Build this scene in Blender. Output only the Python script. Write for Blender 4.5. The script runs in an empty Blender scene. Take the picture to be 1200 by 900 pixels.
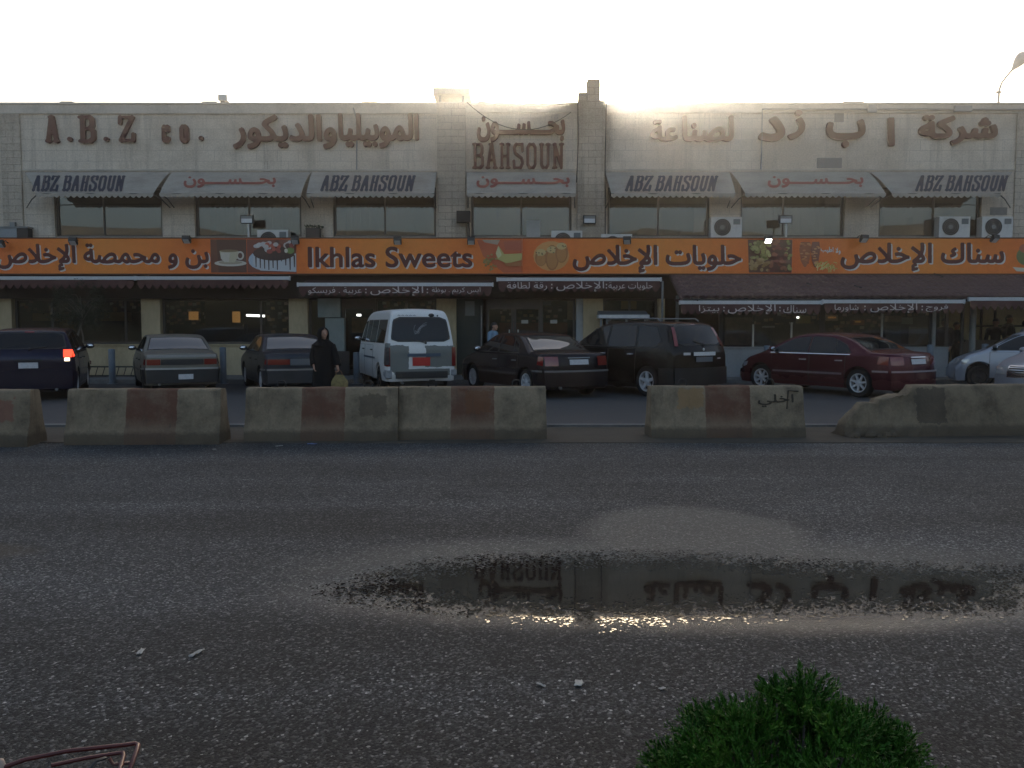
import bpy, bmesh, math, random
import numpy as np
from mathutils import Vector, Matrix, noise as mnoise

R = math.radians
S = bpy.context.scene
COL = S.collection
random.seed(7)

# ------------------------------------------------------------------ camera, sky, sun, exposure
CAM_H, PITCH, FPX = 1.62, R(3.78), 1000.0
cd = bpy.data.cameras.new('camera'); cam = bpy.data.objects.new('camera', cd); COL.objects.link(cam)
cam.location = (0, 0, CAM_H); cam.rotation_euler = (R(90) - PITCH, 0, 0)
cd.sensor_width = 36; cd.lens = 30; cd.clip_start = .05; cd.clip_end = 6000
S.camera = cam
SUN_EL, SUN_AZ = R(15.0), R(5.5)            # low sun just above the roof, a little to the right
w = bpy.data.worlds.new('World'); S.world = w; w.use_nodes = True
nt = w.node_tree; bgn = nt.nodes['Background']; sky = nt.nodes.new('ShaderNodeTexSky')
sky.sky_type = 'NISHITA'; sky.sun_disc = False; sky.sun_elevation = SUN_EL; sky.sun_rotation = SUN_AZ
sky.air_density = 0.9; sky.dust_density = 3.0; sky.ozone_density = 0.3; sky.altitude = 0
nt.links.new(sky.outputs[0], bgn.inputs[0]); bgn.inputs[1].default_value = .10
sl = bpy.data.lights.new('sun', 'SUN'); sl.energy = 3.6; sl.angle = R(.5); sl.color = (1, .9, .74)
so = bpy.data.objects.new('sun', sl); COL.objects.link(so)
d = Vector((math.sin(SUN_AZ) * math.cos(SUN_EL), math.cos(SUN_AZ) * math.cos(SUN_EL), math.sin(SUN_EL)))
so.rotation_euler = d.to_track_quat('Z', 'Y').to_euler(); so.location = (2, 60, 30)
S.view_settings.view_transform = 'Standard'; S.view_settings.look = 'None'
S.view_settings.gamma = 1; S.view_settings.use_curve_mapping = False
S.view_settings.exposure = 1.4
try:
    S.cycles.use_denoising = True; S.cycles.max_bounces = 7; S.cycles.transparent_max_bounces = 10
    S.cycles.caustics_reflective = False; S.cycles.caustics_refractive = False
    S.cycles.sample_clamp_indirect = 4.0
except Exception:
    pass

# ------------------------------------------------------------------ helpers
def wpt(px, py, Y):
    u = (px - 600) / FPX; v = (450 - py) / FPX
    dy = math.cos(PITCH) + v * math.sin(PITCH); dz = -math.sin(PITCH) + v * math.cos(PITCH)
    t = Y / dy
    return u * t, CAM_H + dz * t
def wx(px, py, Y): return wpt(px, py, Y)[0]
def wz(py, Y): return wpt(600, py, Y)[1]
def gpt(px, py, z):
    u = (px - 600) / FPX; v = (450 - py) / FPX
    dy = math.cos(PITCH) + v * math.sin(PITCH); dz = -math.sin(PITCH) + v * math.cos(PITCH)
    t = (z - CAM_H) / dz
    return u * t, dy * t

def tag(o, label=None, cat=None, group=None, kind=None):
    if label: o['label'] = label
    if cat: o['category'] = cat
    if group: o['group'] = group
    if kind: o['kind'] = kind
    return o
def empty(name, loc=(0, 0, 0), rz=0, label=None, cat=None, group=None):
    o = bpy.data.objects.new(name, None); COL.objects.link(o)
    o.location = loc; o.rotation_euler = (0, 0, rz); o.empty_display_size = .2
    return tag(o, label, cat, group)
def children(o): return [c for c in bpy.data.objects if c.parent == o]
def copy_tree(o, parent=None):
    c = o.copy(); COL.objects.link(c); c.parent = parent
    for ch in children(o): copy_tree(ch, c)
    return c

class MB:
    def __init__(s): s.v = []; s.f = []; s.m = []; s.mi = 0
    def add(s, vs, fs, mi=None):
        n = len(s.v); s.v += [tuple(v) for v in vs]
        for f in fs:
            s.f.append([i + n for i in f]); s.m.append(s.mi if mi is None else mi)
        return s
    def box(s, x0, y0, z0, x1, y1, z1, mi=None):
        vs = [(x, y, z) for z in (z0, z1) for y in (y0, y1) for x in (x0, x1)]
        return s.add(vs, [(0, 2, 3, 1), (4, 5, 7, 6), (0, 1, 5, 4), (2, 6, 7, 3), (0, 4, 6, 2), (1, 3, 7, 5)], mi)
    def prism(s, pts, a, b, axis='y', mi=None):
        n = len(pts)
        def P(p, h):
            return (p[0], h, p[1]) if axis == 'y' else ((h, p[0], p[1]) if axis == 'x' else (p[0], p[1], h))
        vs = [P(p, a) for p in pts] + [P(p, b) for p in pts]
        fs = [tuple(range(n)), tuple(range(2 * n - 1, n - 1, -1))] + [(i, i + n, (i + 1) % n + n, (i + 1) % n) for i in range(n)]
        return s.add(vs, fs, mi)
    def tube(s, pts, r, n=8, cap=True, mi=None):
        pts = [Vector(p) for p in pts]; rs = r if isinstance(r, (list, tuple)) else [r] * len(pts)
        vs = []; fs = []; up = None
        for i, p in enumerate(pts):
            t = (pts[min(i + 1, len(pts) - 1)] - pts[max(i - 1, 0)]).normalized()
            if up is None:
                up = Vector((0, 0, 1)) if abs(t.z) < .9 else Vector((1, 0, 0))
            a = t.cross(up).normalized(); b = a.cross(t).normalized(); up = b
            for k in range(n):
                q = 2 * math.pi * k / n
                vs.append(p + rs[i] * (math.cos(q) * a + math.sin(q) * b))
        for i in range(len(pts) - 1):
            for k in range(n):
                fs.append((i * n + k, i * n + (k + 1) % n, (i + 1) * n + (k + 1) % n, (i + 1) * n + k))
        if cap:
            fs.append(tuple(range(n - 1, -1, -1))); fs.append(tuple((len(pts) - 1) * n + k for k in range(n)))
        return s.add(vs, fs, mi)
    def lathe(s, prof, c=(0, 0, 0), n=16, axis='z', mi=None, cap=True):
        vs = []; fs = []
        for (r, h) in prof:
            for k in range(n):
                q = 2 * math.pi * k / n; x, y = r * math.cos(q), r * math.sin(q)
                p = (x, y, h) if axis == 'z' else ((h, x, y) if axis == 'x' else (x, h, y))
                vs.append((p[0] + c[0], p[1] + c[1], p[2] + c[2]))
        m = len(prof)
        for i in range(m - 1):
            for k in range(n):
                fs.append((i * n + k, i * n + (k + 1) % n, (i + 1) * n + (k + 1) % n, (i + 1) * n + k))
        if cap: fs.append(tuple(range(n - 1, -1, -1))); fs.append(tuple((m - 1) * n + k for k in range(n)))
        return s.add(vs, fs, mi)
    def ell(s, c, r, nu=12, nv=8, mi=None):
        prof = [(max(1e-4, math.sin(math.pi * i / nv)), -math.cos(math.pi * i / nv)) for i in range(nv + 1)]
        k = len(s.v); s.lathe(prof, n=nu, mi=mi)
        for i in range(k, len(s.v)):
            v = s.v[i]; s.v[i] = (c[0] + v[0] * r[0], c[1] + v[1] * r[1], c[2] + v[2] * r[2])
        return s
    def grid(s, rows, mi=None):
        m = len(rows[0]); vs = [p for r in rows for p in r]
        fs = [(i * m + j, i * m + j + 1, (i + 1) * m + j + 1, (i + 1) * m + j) for i in range(len(rows) - 1) for j in range(m - 1)]
        return s.add(vs, fs, mi)
    def build(s, name, mats, parent=None, origin=None, smooth=None, recalc=True, mesh_only=False):
        me = bpy.data.meshes.new(name)
        o = origin or ((parent.location if parent is not None and parent.get('_abs') else (0, 0, 0)))
        me.from_pydata([(v[0] - o[0], v[1] - o[1], v[2] - o[2]) for v in s.v], [], s.f)
        if not isinstance(mats, (list, tuple)): mats = [mats]
        for m in mats: me.materials.append(m)
        if len(mats) > 1: me.polygons.foreach_set('material_index', s.m)
        if recalc:
            bm = bmesh.new(); bm.from_mesh(me); bmesh.ops.recalc_face_normals(bm, faces=bm.faces); bm.to_mesh(me); bm.free()
        if smooth is not None:
            me.polygons.foreach_set('use_smooth', [True] * len(me.polygons)); me.set_sharp_from_angle(angle=R(smooth))
        me.update()
        if mesh_only: return me
        ob = bpy.data.objects.new(name, me); COL.objects.link(ob); ob.parent = parent
        if parent is None and origin: ob.location = origin
        return ob
def root(name, loc, label, cat, group=None):
    """Empty whose parts are given in world coordinates (their origin is moved to it)."""
    o = empty(name, loc, 0, label, cat, group); o['_abs'] = 1
    return o

# ------------------------------------------------------------------ materials
MATS = {}
def bsdf(name, col, rough=.6, metal=0, spec=.5, coat=0, emit=None, estr=0):
    m = bpy.data.materials.new(name); m.use_nodes = True
    b = m.node_tree.nodes['Principled BSDF']
    b.inputs['Base Color'].default_value = (*col, 1); b.inputs['Roughness'].default_value = rough
    b.inputs['Metallic'].default_value = metal; b.inputs['Specular IOR Level'].default_value = spec
    b.inputs['Coat Weight'].default_value = coat; b.inputs['Coat Roughness'].default_value = .06
    if emit: b.inputs['Emission Color'].default_value = (*emit, 1); b.inputs['Emission Strength'].default_value = estr
    MATS[name] = m
    return m
def N(m, t, **kw):
    n = m.node_tree.nodes.new(t)
    for k, v in kw.items():
        if k in n.inputs.keys(): n.inputs[k].default_value = v
        else: setattr(n, k, v)
    return n
def L(m, a, b): m.node_tree.links.new(a, b)
def ramp(m, fac, stops):
    r = N(m, 'ShaderNodeValToRGB'); e = r.color_ramp.elements
    while len(e) < len(stops): e.new(.5)
    for i, (p, c) in enumerate(stops):
        e[i].position = p; e[i].color = (*c, 1) if len(c) == 3 else c
    L(m, fac, r.inputs[0]); return r.outputs[0]
def mth(m, op, a, b=None, c=None):
    n = N(m, 'ShaderNodeMath', operation=op)
    for i, v in enumerate((a, b, c)):
        if v is None: continue
        if isinstance(v, (int, float)): n.inputs[i].default_value = v
        else: L(m, v, n.inputs[i])
    return n.outputs[0]
def mixc(m, fac, a, b, mode='MIX'):
    n = N(m, 'ShaderNodeMix', data_type='RGBA', blend_type=mode)
    for sock, v in ((n.inputs[0], fac), (n.inputs[6], a), (n.inputs[7], b)):
        if isinstance(v, (int, float)): sock.default_value = v
        elif isinstance(v, tuple): sock.default_value = (*v, 1)
        else: L(m, v, sock)
    return n.outputs[2]
def pos(m, scale=(1, 1, 1), world=False):
    t = N(m, 'ShaderNodeTexCoord'); mp = N(m, 'ShaderNodeMapping'); mp.inputs['Scale'].default_value = scale
    if world:
        g = N(m, 'ShaderNodeNewGeometry'); L(m, g.outputs['Position'], mp.inputs[0])
    else: L(m, t.outputs['Object'], mp.inputs[0])
    return mp.outputs[0]
def nz(m, vec, scale, detail=4, rough=.6):
    n = N(m, 'ShaderNodeTexNoise', Scale=scale, Detail=detail, Roughness=rough); L(m, vec, n.inputs['Vector']); return n.outputs[0]
def bump(m, h, strength=.3, dist=.01):
    n = N(m, 'ShaderNodeBump', Strength=strength, Distance=dist); L(m, h, n.inputs['Height'])
    L(m, n.outputs[0], m.node_tree.nodes['Principled BSDF'].inputs['Normal']); return n
def B(m): return m.node_tree.nodes['Principled BSDF']
def worn(name, col, rough=.7, var=.35, scale=3.0, spec=.3, metal=0, coat=0, bstr=.15, stretch=(1, 1, 1), dirt=None):
    """plain surface with blotchy wear"""
    m = bsdf(name, col, rough, metal, spec, coat)
    p = pos(m, stretch); a = nz(m, p, scale, 6, .65); b = nz(m, p, scale * 14, 3)
    dk = tuple(c * (1 - var) for c in col) if dirt is None else dirt
    lt = tuple(min(1, c * (1 + var * .5)) for c in col)
    c = ramp(m, a, [(.3, dk), (.52, col), (.75, lt)])
    c2 = mixc(m, .25, c, ramp(m, b, [(.3, tuple(x * .5 for x in col)), (.7, lt)]))
    L(m, c2, B(m).inputs['Base Color'])
    rr = mth(m, 'MULTIPLY_ADD', a, .35, rough - .17); L(m, rr, B(m).inputs['Roughness'])
    if bstr: bump(m, b, bstr, .006)
    return m

def stone(name, bw, bh, cols, mortar, rough_face=False):
    m = bsdf(name, cols[0], .85, 0, .25)
    g = N(m, 'ShaderNodeNewGeometry'); sp = N(m, 'ShaderNodeSeparateXYZ'); L(m, g.outputs['Position'], sp.inputs[0])
    cb = N(m, 'ShaderNodeCombineXYZ'); L(m, mth(m, 'ADD', sp.outputs[0], sp.outputs[1]), cb.inputs[0]); L(m, sp.outputs[2], cb.inputs[1])
    br = N(m, 'ShaderNodeTexBrick', Scale=1.0); br.inputs['Brick Width'].default_value = bw; br.inputs['Row Height'].default_value = bh
    br.inputs['Mortar Size'].default_value = .006; br.inputs['Mortar Smooth'].default_value = .3; br.inputs['Bias'].default_value = -.2
    br.inputs['Color1'].default_value = (*cols[0], 1); br.inputs['Color2'].default_value = (*cols[1], 1); br.inputs['Mortar'].default_value = (*mortar, 1)
    L(m, cb.outputs[0], br.inputs['Vector'])
    p = g.outputs['Position']
    big = nz(m, p, .55, 6, .7); fine = nz(m, p, 22, 5, .7)
    st = N(m, 'ShaderNodeMapping'); st.inputs['Scale'].default_value = (3.2, 3.2, .22); L(m, p, st.inputs[0])
    streak = nz(m, st.outputs[0], 1.0, 6, .7)
    c = mixc(m, ramp(m, big, [(.44, (0, 0, 0)), (.60, (1, 1, 1))]), br.outputs[0], cols[2])
    c = mixc(m, mth(m, 'MULTIPLY', ramp(m, streak, [(.52, (0, 0, 0)), (.70, (1, 1, 1))]), .6), c, (.17, .145, .12))
    c = mixc(m, .35, c, ramp(m, fine, [(.3, (.12, .11, .10)), (.6, cols[1])]))
    L(m, c, B(m).inputs['Base Color'])
    h = mth(m, 'ADD', mth(m, 'MULTIPLY', fine, 1.0 if rough_face else .35), mth(m, 'MULTIPLY', br.outputs[1], -.8))
    bump(m, h, .9 if rough_face else .35, .03 if rough_face else .012)
    return m

M = {}
M['stone'] = stone('pale stone cladding', .62, .31, [(.68, .605, .505), (.60, .53, .44), (.47, .405, .325)], (.30, .26, .22))
M['rubble'] = stone('rough split stone', .40, .20, [(.60, .53, .44), (.50, .435, .35), (.38, .325, .26)], (.20, .175, .15), True)
M['render'] = worn('beige painted render', (.46, .37, .235), .85, .3, .9, .2, stretch=(1, 1, .4))
M['coping'] = worn('weathered coping', (.50, .46, .40), .9, .35, 1.2, .2)
M['oxide'] = worn('rusted red metal letters', (.085, .022, .019), .7, .45, 2.5, .3)
M['dark'] = bsdf('dark interior paint', (.02, .019, .018), .8)
M['blackmetal'] = worn('black metal', (.018, .018, .019), .5, .3, 6, .4)
M['greymetal'] = worn('grey galvanised metal', (.20, .21, .215), .5, .3, 4, .5, .5)
M['whitemetal'] = worn('off white enamel', (.58, .58, .56), .45, .18, 4, .4)
M['alu'] = worn('white aluminium bar', (.52, .53, .54), .4, .15, 4, .5)
M['wframe'] = worn('dark bronze window frame', (.06, .052, .045), .5, .3, 5, .4)
M['canvas'] = worn('grey white canvas', (.34, .315, .275), .9, .32, 1.3, .1, stretch=(1, 1, 3))
M['valance_brown'] = worn('brown canvas', (.105, .055, .050), .9, .25, 3, .1)
M['tile'] = worn('brown red roof tile', (.135, .085, .077), .7, .35, 3, .25)
M['blue_ink'] = worn('faded navy print', (.035, .043, .066), .85, .4, 8, .1)
M['red_ink'] = worn('faded red print', (.27, .085, .07), .85, .3, 8, .1)
M['letter_red'] = worn('dark red sign vinyl', (.105, .018, .013), .5, .2, 4, .4)
M['letter_white'] = bsdf('white sign vinyl', (.62, .58, .55), .5)
M['text_pale'] = bsdf('pale valance print', (.55, .48, .46), .8)
M['asphalt_patch'] = worn('dark asphalt', (.05, .05, .05), .85, .3, 4)
M['concrete'] = worn('old concrete', (.30, .275, .235), .9, .35, 2.2, .2, bstr=.5)
M['rubber'] = worn('tyre rubber', (.016, .016, .017), .85, .3, 8, .2)
M['rim'] = bsdf('alloy rim', (.50, .51, .53), .35, .25)
M['chrome'] = bsdf('bright trim', (.6, .6, .6), .18, 1.0)
M['steelwheel'] = bsdf('dark steel wheel', (.03, .03, .032), .5, .4)
M['black_plastic'] = bsdf('black plastic', (.014, .014, .015), .55)
M['taillight'] = bsdf('red lamp lens', (.17, .012, .010), .12, 0, .6, .5)
M['taillight_on'] = bsdf('lit red lamp', (.6, .02, .01), .2, 0, .5, 0, (1, .05, .02), 1.2)
M['reverse_on'] = bsdf('lit white lamp', (.9, .8, .6), .2, 0, .5, 0, (1, .80, .50), 2.2)
M['clearlens'] = bsdf('clear lamp lens', (.45, .46, .47), .1, .4, .6, .5)
M['plate'] = worn('number plate white', (.55, .55, .56), .5, .25, 20)
M['plate_red'] = bsdf('number plate red', (.45, .016, .012), .5)
M['plate_dark'] = bsdf('number plate grey', (.10, .11, .12), .5)
M['skin'] = bsdf('skin', (.38, .21, .14), .55)
M['black_cloth'] = worn('black cloth', (.010, .010, .011), .9, .3, 6, .15)
M['dark_cloth'] = worn('dark cloth', (.025, .024, .026), .9, .3, 6, .15)
M['blue_cloth'] = worn('pale blue shirt cloth', (.20, .30, .40), .9, .25, 8, .15)
M['denim'] = worn('denim', (.03, .04, .07), .9, .3, 8, .15)
M['hair'] = bsdf('dark hair', (.012, .010, .009), .6)
M['bag'] = worn('patterned beige bag cloth', (.22, .17, .075), .85, .6, 14, .2)
M['lamp_tube'] = bsdf('lit tube lamp', (1, 1, 1), .4, emit=(1, .98, .93), estr=3)
M['lamp_warm'] = bsdf('lit amber panel', (.8, .5, .2), .4, emit=(1, .46, .13), estr=.12)
M['flood_on'] = bsdf('lit flood lamp', (1, 1, 1), .4, emit=(1, .97, .9), estr=4)
M['lens_grey'] = bsdf('flood lamp glass', (.5, .52, .54), .15, 0, .6)
M['redtube'] = worn('chipped red enamel tube', (.075, .010, .010), .35, .4, 18, .5)
M['terracotta'] = worn('red brown pot', (.13, .04, .032), .8, .35, 5)
M['bark'] = worn('grey bark', (.16, .14, .12), .9, .4, 9, .1, stretch=(1, 1, .3))
M['paper'] = worn('dirty paper', (.40, .39, .36), .85, .35, 20)
M['bluepaper'] = bsdf('blue plastic wrapper', (.12, .20, .42), .4)
M['doorgreen'] = worn('dark green door paint', (.022, .034, .030), .5, .2, 3)
M['cabinet'] = worn('pale green grey steel cabinet', (.22, .25, .235), .55, .2, 3)
M['wood'] = worn('varnished wood', (.16, .075, .03), .5, .4, 3, .4, stretch=(1, 1, 6))
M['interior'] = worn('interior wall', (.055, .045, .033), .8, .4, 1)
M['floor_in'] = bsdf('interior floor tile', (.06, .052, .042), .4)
M['screen'] = bsdf('dull blue grey panel', (.10, .12, .13), .4)
M['speaker'] = worn('dark brown box', (.035, .03, .027), .7, .3, 5)

def glass(name, tint, refl=1.0, tr=1.0):
    m = bpy.data.materials.new(name); m.use_nodes = True; t = m.node_tree
    t.nodes.remove(t.nodes['Principled BSDF']); out = t.nodes['Material Output']
    tb = N(m, 'ShaderNodeBsdfTransparent'); tb.inputs[0].default_value = (*tint, 1)
    gb = N(m, 'ShaderNodeBsdfGlossy'); gb.inputs['Roughness'].default_value = .01; gb.inputs['Color'].default_value = (.95, .97, 1, 1)
    fr = N(m, 'ShaderNodeFresnel'); fr.inputs[0].default_value = 1.5
    mx = N(m, 'ShaderNodeMixShader'); L(m, mth(m, 'MINIMUM', mth(m, 'MULTIPLY', fr.outputs[0], refl), 1.0), mx.inputs[0])
    L(m, tb.outputs[0], mx.inputs[1]); L(m, gb.outputs[0], mx.inputs[2]); L(m, mx.outputs[0], out.inputs[0])
    MATS[name] = m; return m
M['glass'] = glass('shop window glass', (.66, .68, .67), 1.0)
M['glass_dark'] = glass('tinted upper window glass', (.34, .35, .33), 1.9)
M['carglass'] = bsdf('dark car glass', (.008, .011, .013), .03, 0, .35, .0); M['carglass_slope'] = bsdf('sloping car rear glass', (.010, .014, .016), .03); B(M['carglass_slope']).inputs['IOR'].default_value = 2.1
def paint(name, col, rough=.32, metal=.35, dusty=.25):
    m = bsdf(name, col, rough, metal, .32, .10)
    p = pos(m); a = nz(m, p, 2.2, 5, .6)
    g = N(m, 'ShaderNodeSeparateXYZ'); L(m, p, g.inputs[0])
    low = ramp(m, mth(m, 'ADD', g.outputs[2], mth(m, 'MULTIPLY', a, .5)), [(.35, (1, 1, 1)), (.95, (.15, .15, .15))])
    f = mth(m, 'MULTIPLY', mth(m, 'MULTIPLY', low, a), dusty)
    L(m, mixc(m, f, col, (.16, .14, .12)), B(m).inputs['Base Color'])
    L(m, mth(m, 'MULTIPLY_ADD', f, 1.2, rough), B(m).inputs['Roughness'])
    return m

# ------------------------------------------------------------------ lettering: outlines -> clean filled meshes
FORMS = {'ا': (0xFE8D, 0xFE8E, 0, 0), 'إ': (0xFE87, 0xFE88, 0, 0), 'ب': (0xFE8F, 0xFE90, 0xFE91, 0xFE92), 'ة': (0xFE93, 0xFE94, 0, 0), 'ت': (0xFE95, 0xFE96, 0xFE97, 0xFE98),
    'ج': (0xFE9D, 0xFE9E, 0xFE9F, 0xFEA0), 'ح': (0xFEA1, 0xFEA2, 0xFEA3, 0xFEA4), 'خ': (0xFEA5, 0xFEA6, 0xFEA7, 0xFEA8), 'د': (0xFEA9, 0xFEAA, 0, 0), 'ر': (0xFEAD, 0xFEAE, 0, 0), 'ز': (0xFEAF, 0xFEB0, 0, 0),
    'س': (0xFEB1, 0xFEB2, 0xFEB3, 0xFEB4), 'ش': (0xFEB5, 0xFEB6, 0xFEB7, 0xFEB8), 'ص': (0xFEB9, 0xFEBA, 0xFEBB, 0xFEBC), 'ط': (0xFEC1, 0xFEC2, 0xFEC3, 0xFEC4), 'ظ': (0xFEC5, 0xFEC6, 0xFEC7, 0xFEC8), 'ع': (0xFEC9, 0xFECA, 0xFECB, 0xFECC),
    'ف': (0xFED1, 0xFED2, 0xFED3, 0xFED4), 'ق': (0xFED5, 0xFED6, 0xFED7, 0xFED8), 'ك': (0xFED9, 0xFEDA, 0xFEDB, 0xFEDC), 'ل': (0xFEDD, 0xFEDE, 0xFEDF, 0xFEE0), 'م': (0xFEE1, 0xFEE2, 0xFEE3, 0xFEE4), 'ن': (0xFEE5, 0xFEE6, 0xFEE7, 0xFEE8),
    'و': (0xFEED, 0xFEEE, 0, 0), 'ي': (0xFEF1, 0xFEF2, 0xFEF3, 0xFEF4), 'ـ': (0x640, 0x640, 0x640, 0x640)}
def shape(t):
    out = []; i = 0; prev = False
    while i < len(t):
        c = t[i]
        if c == 'ل' and i + 1 < len(t) and t[i + 1] in 'اإ':
            out.append(chr({'ا': 0xFEFB, 'إ': 0xFEF9}[t[i + 1]] + (1 if prev else 0))); prev = False; i += 2; continue
        f = FORMS.get(c)
        if not f: out.append(c); prev = False; i += 1; continue
        nx = i + 1 < len(t) and t[i + 1] in FORMS; j = bool(nx and f[2])
        out.append(chr(f[3] if prev and j else f[1] if prev else f[2] if j else f[0])); prev = j; i += 1
    return ''.join(reversed(out))
def outlines(text, spacing=1.0):
    c = bpy.data.curves.new('t', 'FONT'); c.body = text; c.fill_mode = 'NONE'; c.resolution_u = 5; c.space_character = spacing
    o = bpy.data.objects.new('t', c); COL.objects.link(o); bpy.context.view_layer.update()
    me = bpy.data.meshes.new_from_object(o.evaluated_get(bpy.context.evaluated_depsgraph_get()))
    n = len(me.vertices); co = np.zeros(n * 3); me.vertices.foreach_get('co', co); co = co.reshape(-1, 3)[:, :2]
    ed = [tuple(e.vertices) for e in me.edges]
    bpy.data.objects.remove(o); bpy.data.curves.remove(c); bpy.data.meshes.remove(me)
    segs = []
    for a, b in ed:                       # keep the direction of travel along each closed outline
        if abs(a - b) == 1: a, b = min(a, b), max(a, b)
        else: a, b = max(a, b), min(a, b)
        segs.append((*co[a], *co[b]))
    return np.array(segs)
def text_cells(segs, rows=40, bold=0.0, aspect=None, shear=0.0, strokes=None, sw=.1):
    """Nonzero-winding raster of outlines (or of thick strokes), smoothed, marched into polygons in a unit box.
    aspect = width/height of the box the text will fill, so that the stroke boldness is even."""
    SSM = 3; H = rows * SSM
    if strokes is None:
        if shear: segs = segs.copy(); segs[:, 0] += shear * segs[:, 1]; segs[:, 2] += shear * segs[:, 3]
        x0, x1 = segs[:, [0, 2]].min(), segs[:, [0, 2]].max(); y0, y1 = segs[:, [1, 3]].min(), segs[:, [1, 3]].max()
        asp = aspect or (x1 - x0) / (y1 - y0)
        Wd = int(H * asp); pad = int(H * (bold + .06)) + 3
        X = lambda v: (v - x0) / (x1 - x0) * (Wd - 1) + pad
        Y = lambda v: (v - y0) / (y1 - y0) * (H - 1) + pad
        ax, ay, bx, by = X(segs[:, 0]), Y(segs[:, 1]), X(segs[:, 2]), Y(segs[:, 3])
        g = np.zeros((H + 2 * pad, Wd + 2 * pad), np.float32); cols = np.arange(g.shape[1]) + .01
        for r in range(g.shape[0]):
            yy = r + .013
            msk = ((ay <= yy) & (by > yy)) | ((by <= yy) & (ay > yy))
            if not msk.any(): continue
            xs = ax[msk] + (yy - ay[msk]) / (by[msk] - ay[msk]) * (bx[msk] - ax[msk]); sg = np.where(by[msk] > ay[msk], 1, -1)
            o = np.argsort(xs); cum = np.concatenate([[0], np.cumsum(sg[o])]); g[r] = cum[np.searchsorted(xs[o], cols)] != 0
        rb = bold * H
        if rb >= .7:
            out = g.copy(); k = int(math.ceil(rb))
            for dy in range(-k, k + 1):
                for dx in range(-k, k + 1):
                    if dx * dx + dy * dy <= rb * rb + .3: out = np.maximum(out, np.roll(np.roll(g, dy, 0), dx, 1))
            g = out
    else:
        asp = aspect; Wd = int(H * asp); pad = int(H * (sw / 2 + .05)) + 3
        g = np.zeros((H + 2 * pad, Wd + 2 * pad), np.float32)
        yy, xx = np.mgrid[0:g.shape[0], 0:g.shape[1]]
        for (xa, ya, xb, yb, ww) in strokes:      # unit box, ww = stroke width as a share of the height
            ax_, ay_ = xa * (Wd - 1) + pad, ya * (H - 1) + pad; bx_, by_ = xb * (Wd - 1) + pad, yb * (H - 1) + pad
            dx, dy = bx_ - ax_, by_ - ay_; l2 = dx * dx + dy * dy + 1e-9
            t = np.clip(((xx - ax_) * dx + (yy - ay_) * dy) / l2, 0, 1)
            dd = np.hypot(xx - ax_ - t * dx, yy - ay_ - t * dy)
            g = np.maximum(g, (dd <= ww * H / 2).astype(np.float32))
    for _ in range(2):
        g = (g + np.roll(g, 1, 0) + np.roll(g, -1, 0)) / 3; g = (g + np.roll(g, 1, 1) + np.roll(g, -1, 1)) / 3
    q = g[::SSM, ::SSM]; nr, nc = q.shape
    vs = []; fs = []; sides = []; T = .5
    cx = lambda c: (c * SSM - pad) / (Wd - 1); cy = lambda r: (r * SSM - pad) / (H - 1)
    full = (q[:-1, :-1] > T) & (q[1:, :-1] > T) & (q[:-1, 1:] > T) & (q[1:, 1:] > T)
    anyy = (q[:-1, :-1] > T) | (q[1:, :-1] > T) | (q[:-1, 1:] > T) | (q[1:, 1:] > T)
    for r in range(nr - 1):
        c = 0
        while c < nc - 1:
            if full[r, c]:
                c0 = c
                while c < nc - 1 and full[r, c]: c += 1
                n = len(vs); vs += [(cx(c0), cy(r)), (cx(c), cy(r)), (cx(c), cy(r + 1)), (cx(c0), cy(r + 1))]; fs.append((n, n + 1, n + 2, n + 3)); continue
            if anyy[r, c]:
                cr = [(c, r, q[r, c]), (c + 1, r, q[r, c + 1]), (c + 1, r + 1, q[r + 1, c + 1]), (c, r + 1, q[r + 1, c])]
                poly = []; cut = []
                for i in range(4):
                    a = cr[i]; b = cr[(i + 1) % 4]
                    if a[2] > T: poly.append((cx(a[0]), cy(a[1])))
                    if (a[2] > T) != (b[2] > T):
                        t = (T - a[2]) / (b[2] - a[2]); pnt = (cx(a[0] + t * (b[0] - a[0])), cy(a[1] + t * (b[1] - a[1]))); poly.append(pnt); cut.append((pnt, a[2] > T))
                n = len(vs); vs += poly; fs.append(tuple(range(n, n + len(poly))))
                for i in range(0, len(cut) - 1, 2):
                    a, b = (cut[i], cut[i + 1]) if cut[i][1] else (cut[i + 1], cut[i])
                    sides.append((a[0], b[0]))
            c += 1
    return vs, fs, sides
def put_text(mb, cells, fn, depth=0, mi=None):
    """fn(u, v, w) -> world; w = 0 on the surface, w = depth at the letter's face"""
    vs, fs, sides = cells
    mb.add([fn(u, v, depth) for u, v in vs], fs, mi)
    if depth:
        for a, b in sides:
            mb.add([fn(*a, depth), fn(*b, depth), fn(*b, 0), fn(*a, 0)], [(0, 1, 2, 3)], mi)
_tc = {}
def arabic(t, aspect, bold, rows=40, spacing=1.0):
    k = (t, round(aspect, 2), bold, rows)
    if k not in _tc: _tc[k] = text_cells(outlines(shape(t), spacing), rows, bold, aspect)
    return _tc[k]
def latin(t, aspect, bold, rows=40, shear=0.0, spacing=1.0):
    k = (t, round(aspect, 2), bold, rows, shear)
    if k not in _tc: _tc[k] = text_cells(outlines(t, spacing), rows, bold, aspect, shear)
    return _tc[k]
def ell_pts(cx, cz, rx, rz, n=20, a0=0, a1=360):
    return [(cx + rx * math.cos(R(a0 + (a1 - a0) * i / n)), cz + rz * math.sin(R(a0 + (a1 - a0) * i / n))) for i in range(n + (0 if a1 - a0 == 360 else 1))]
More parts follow.
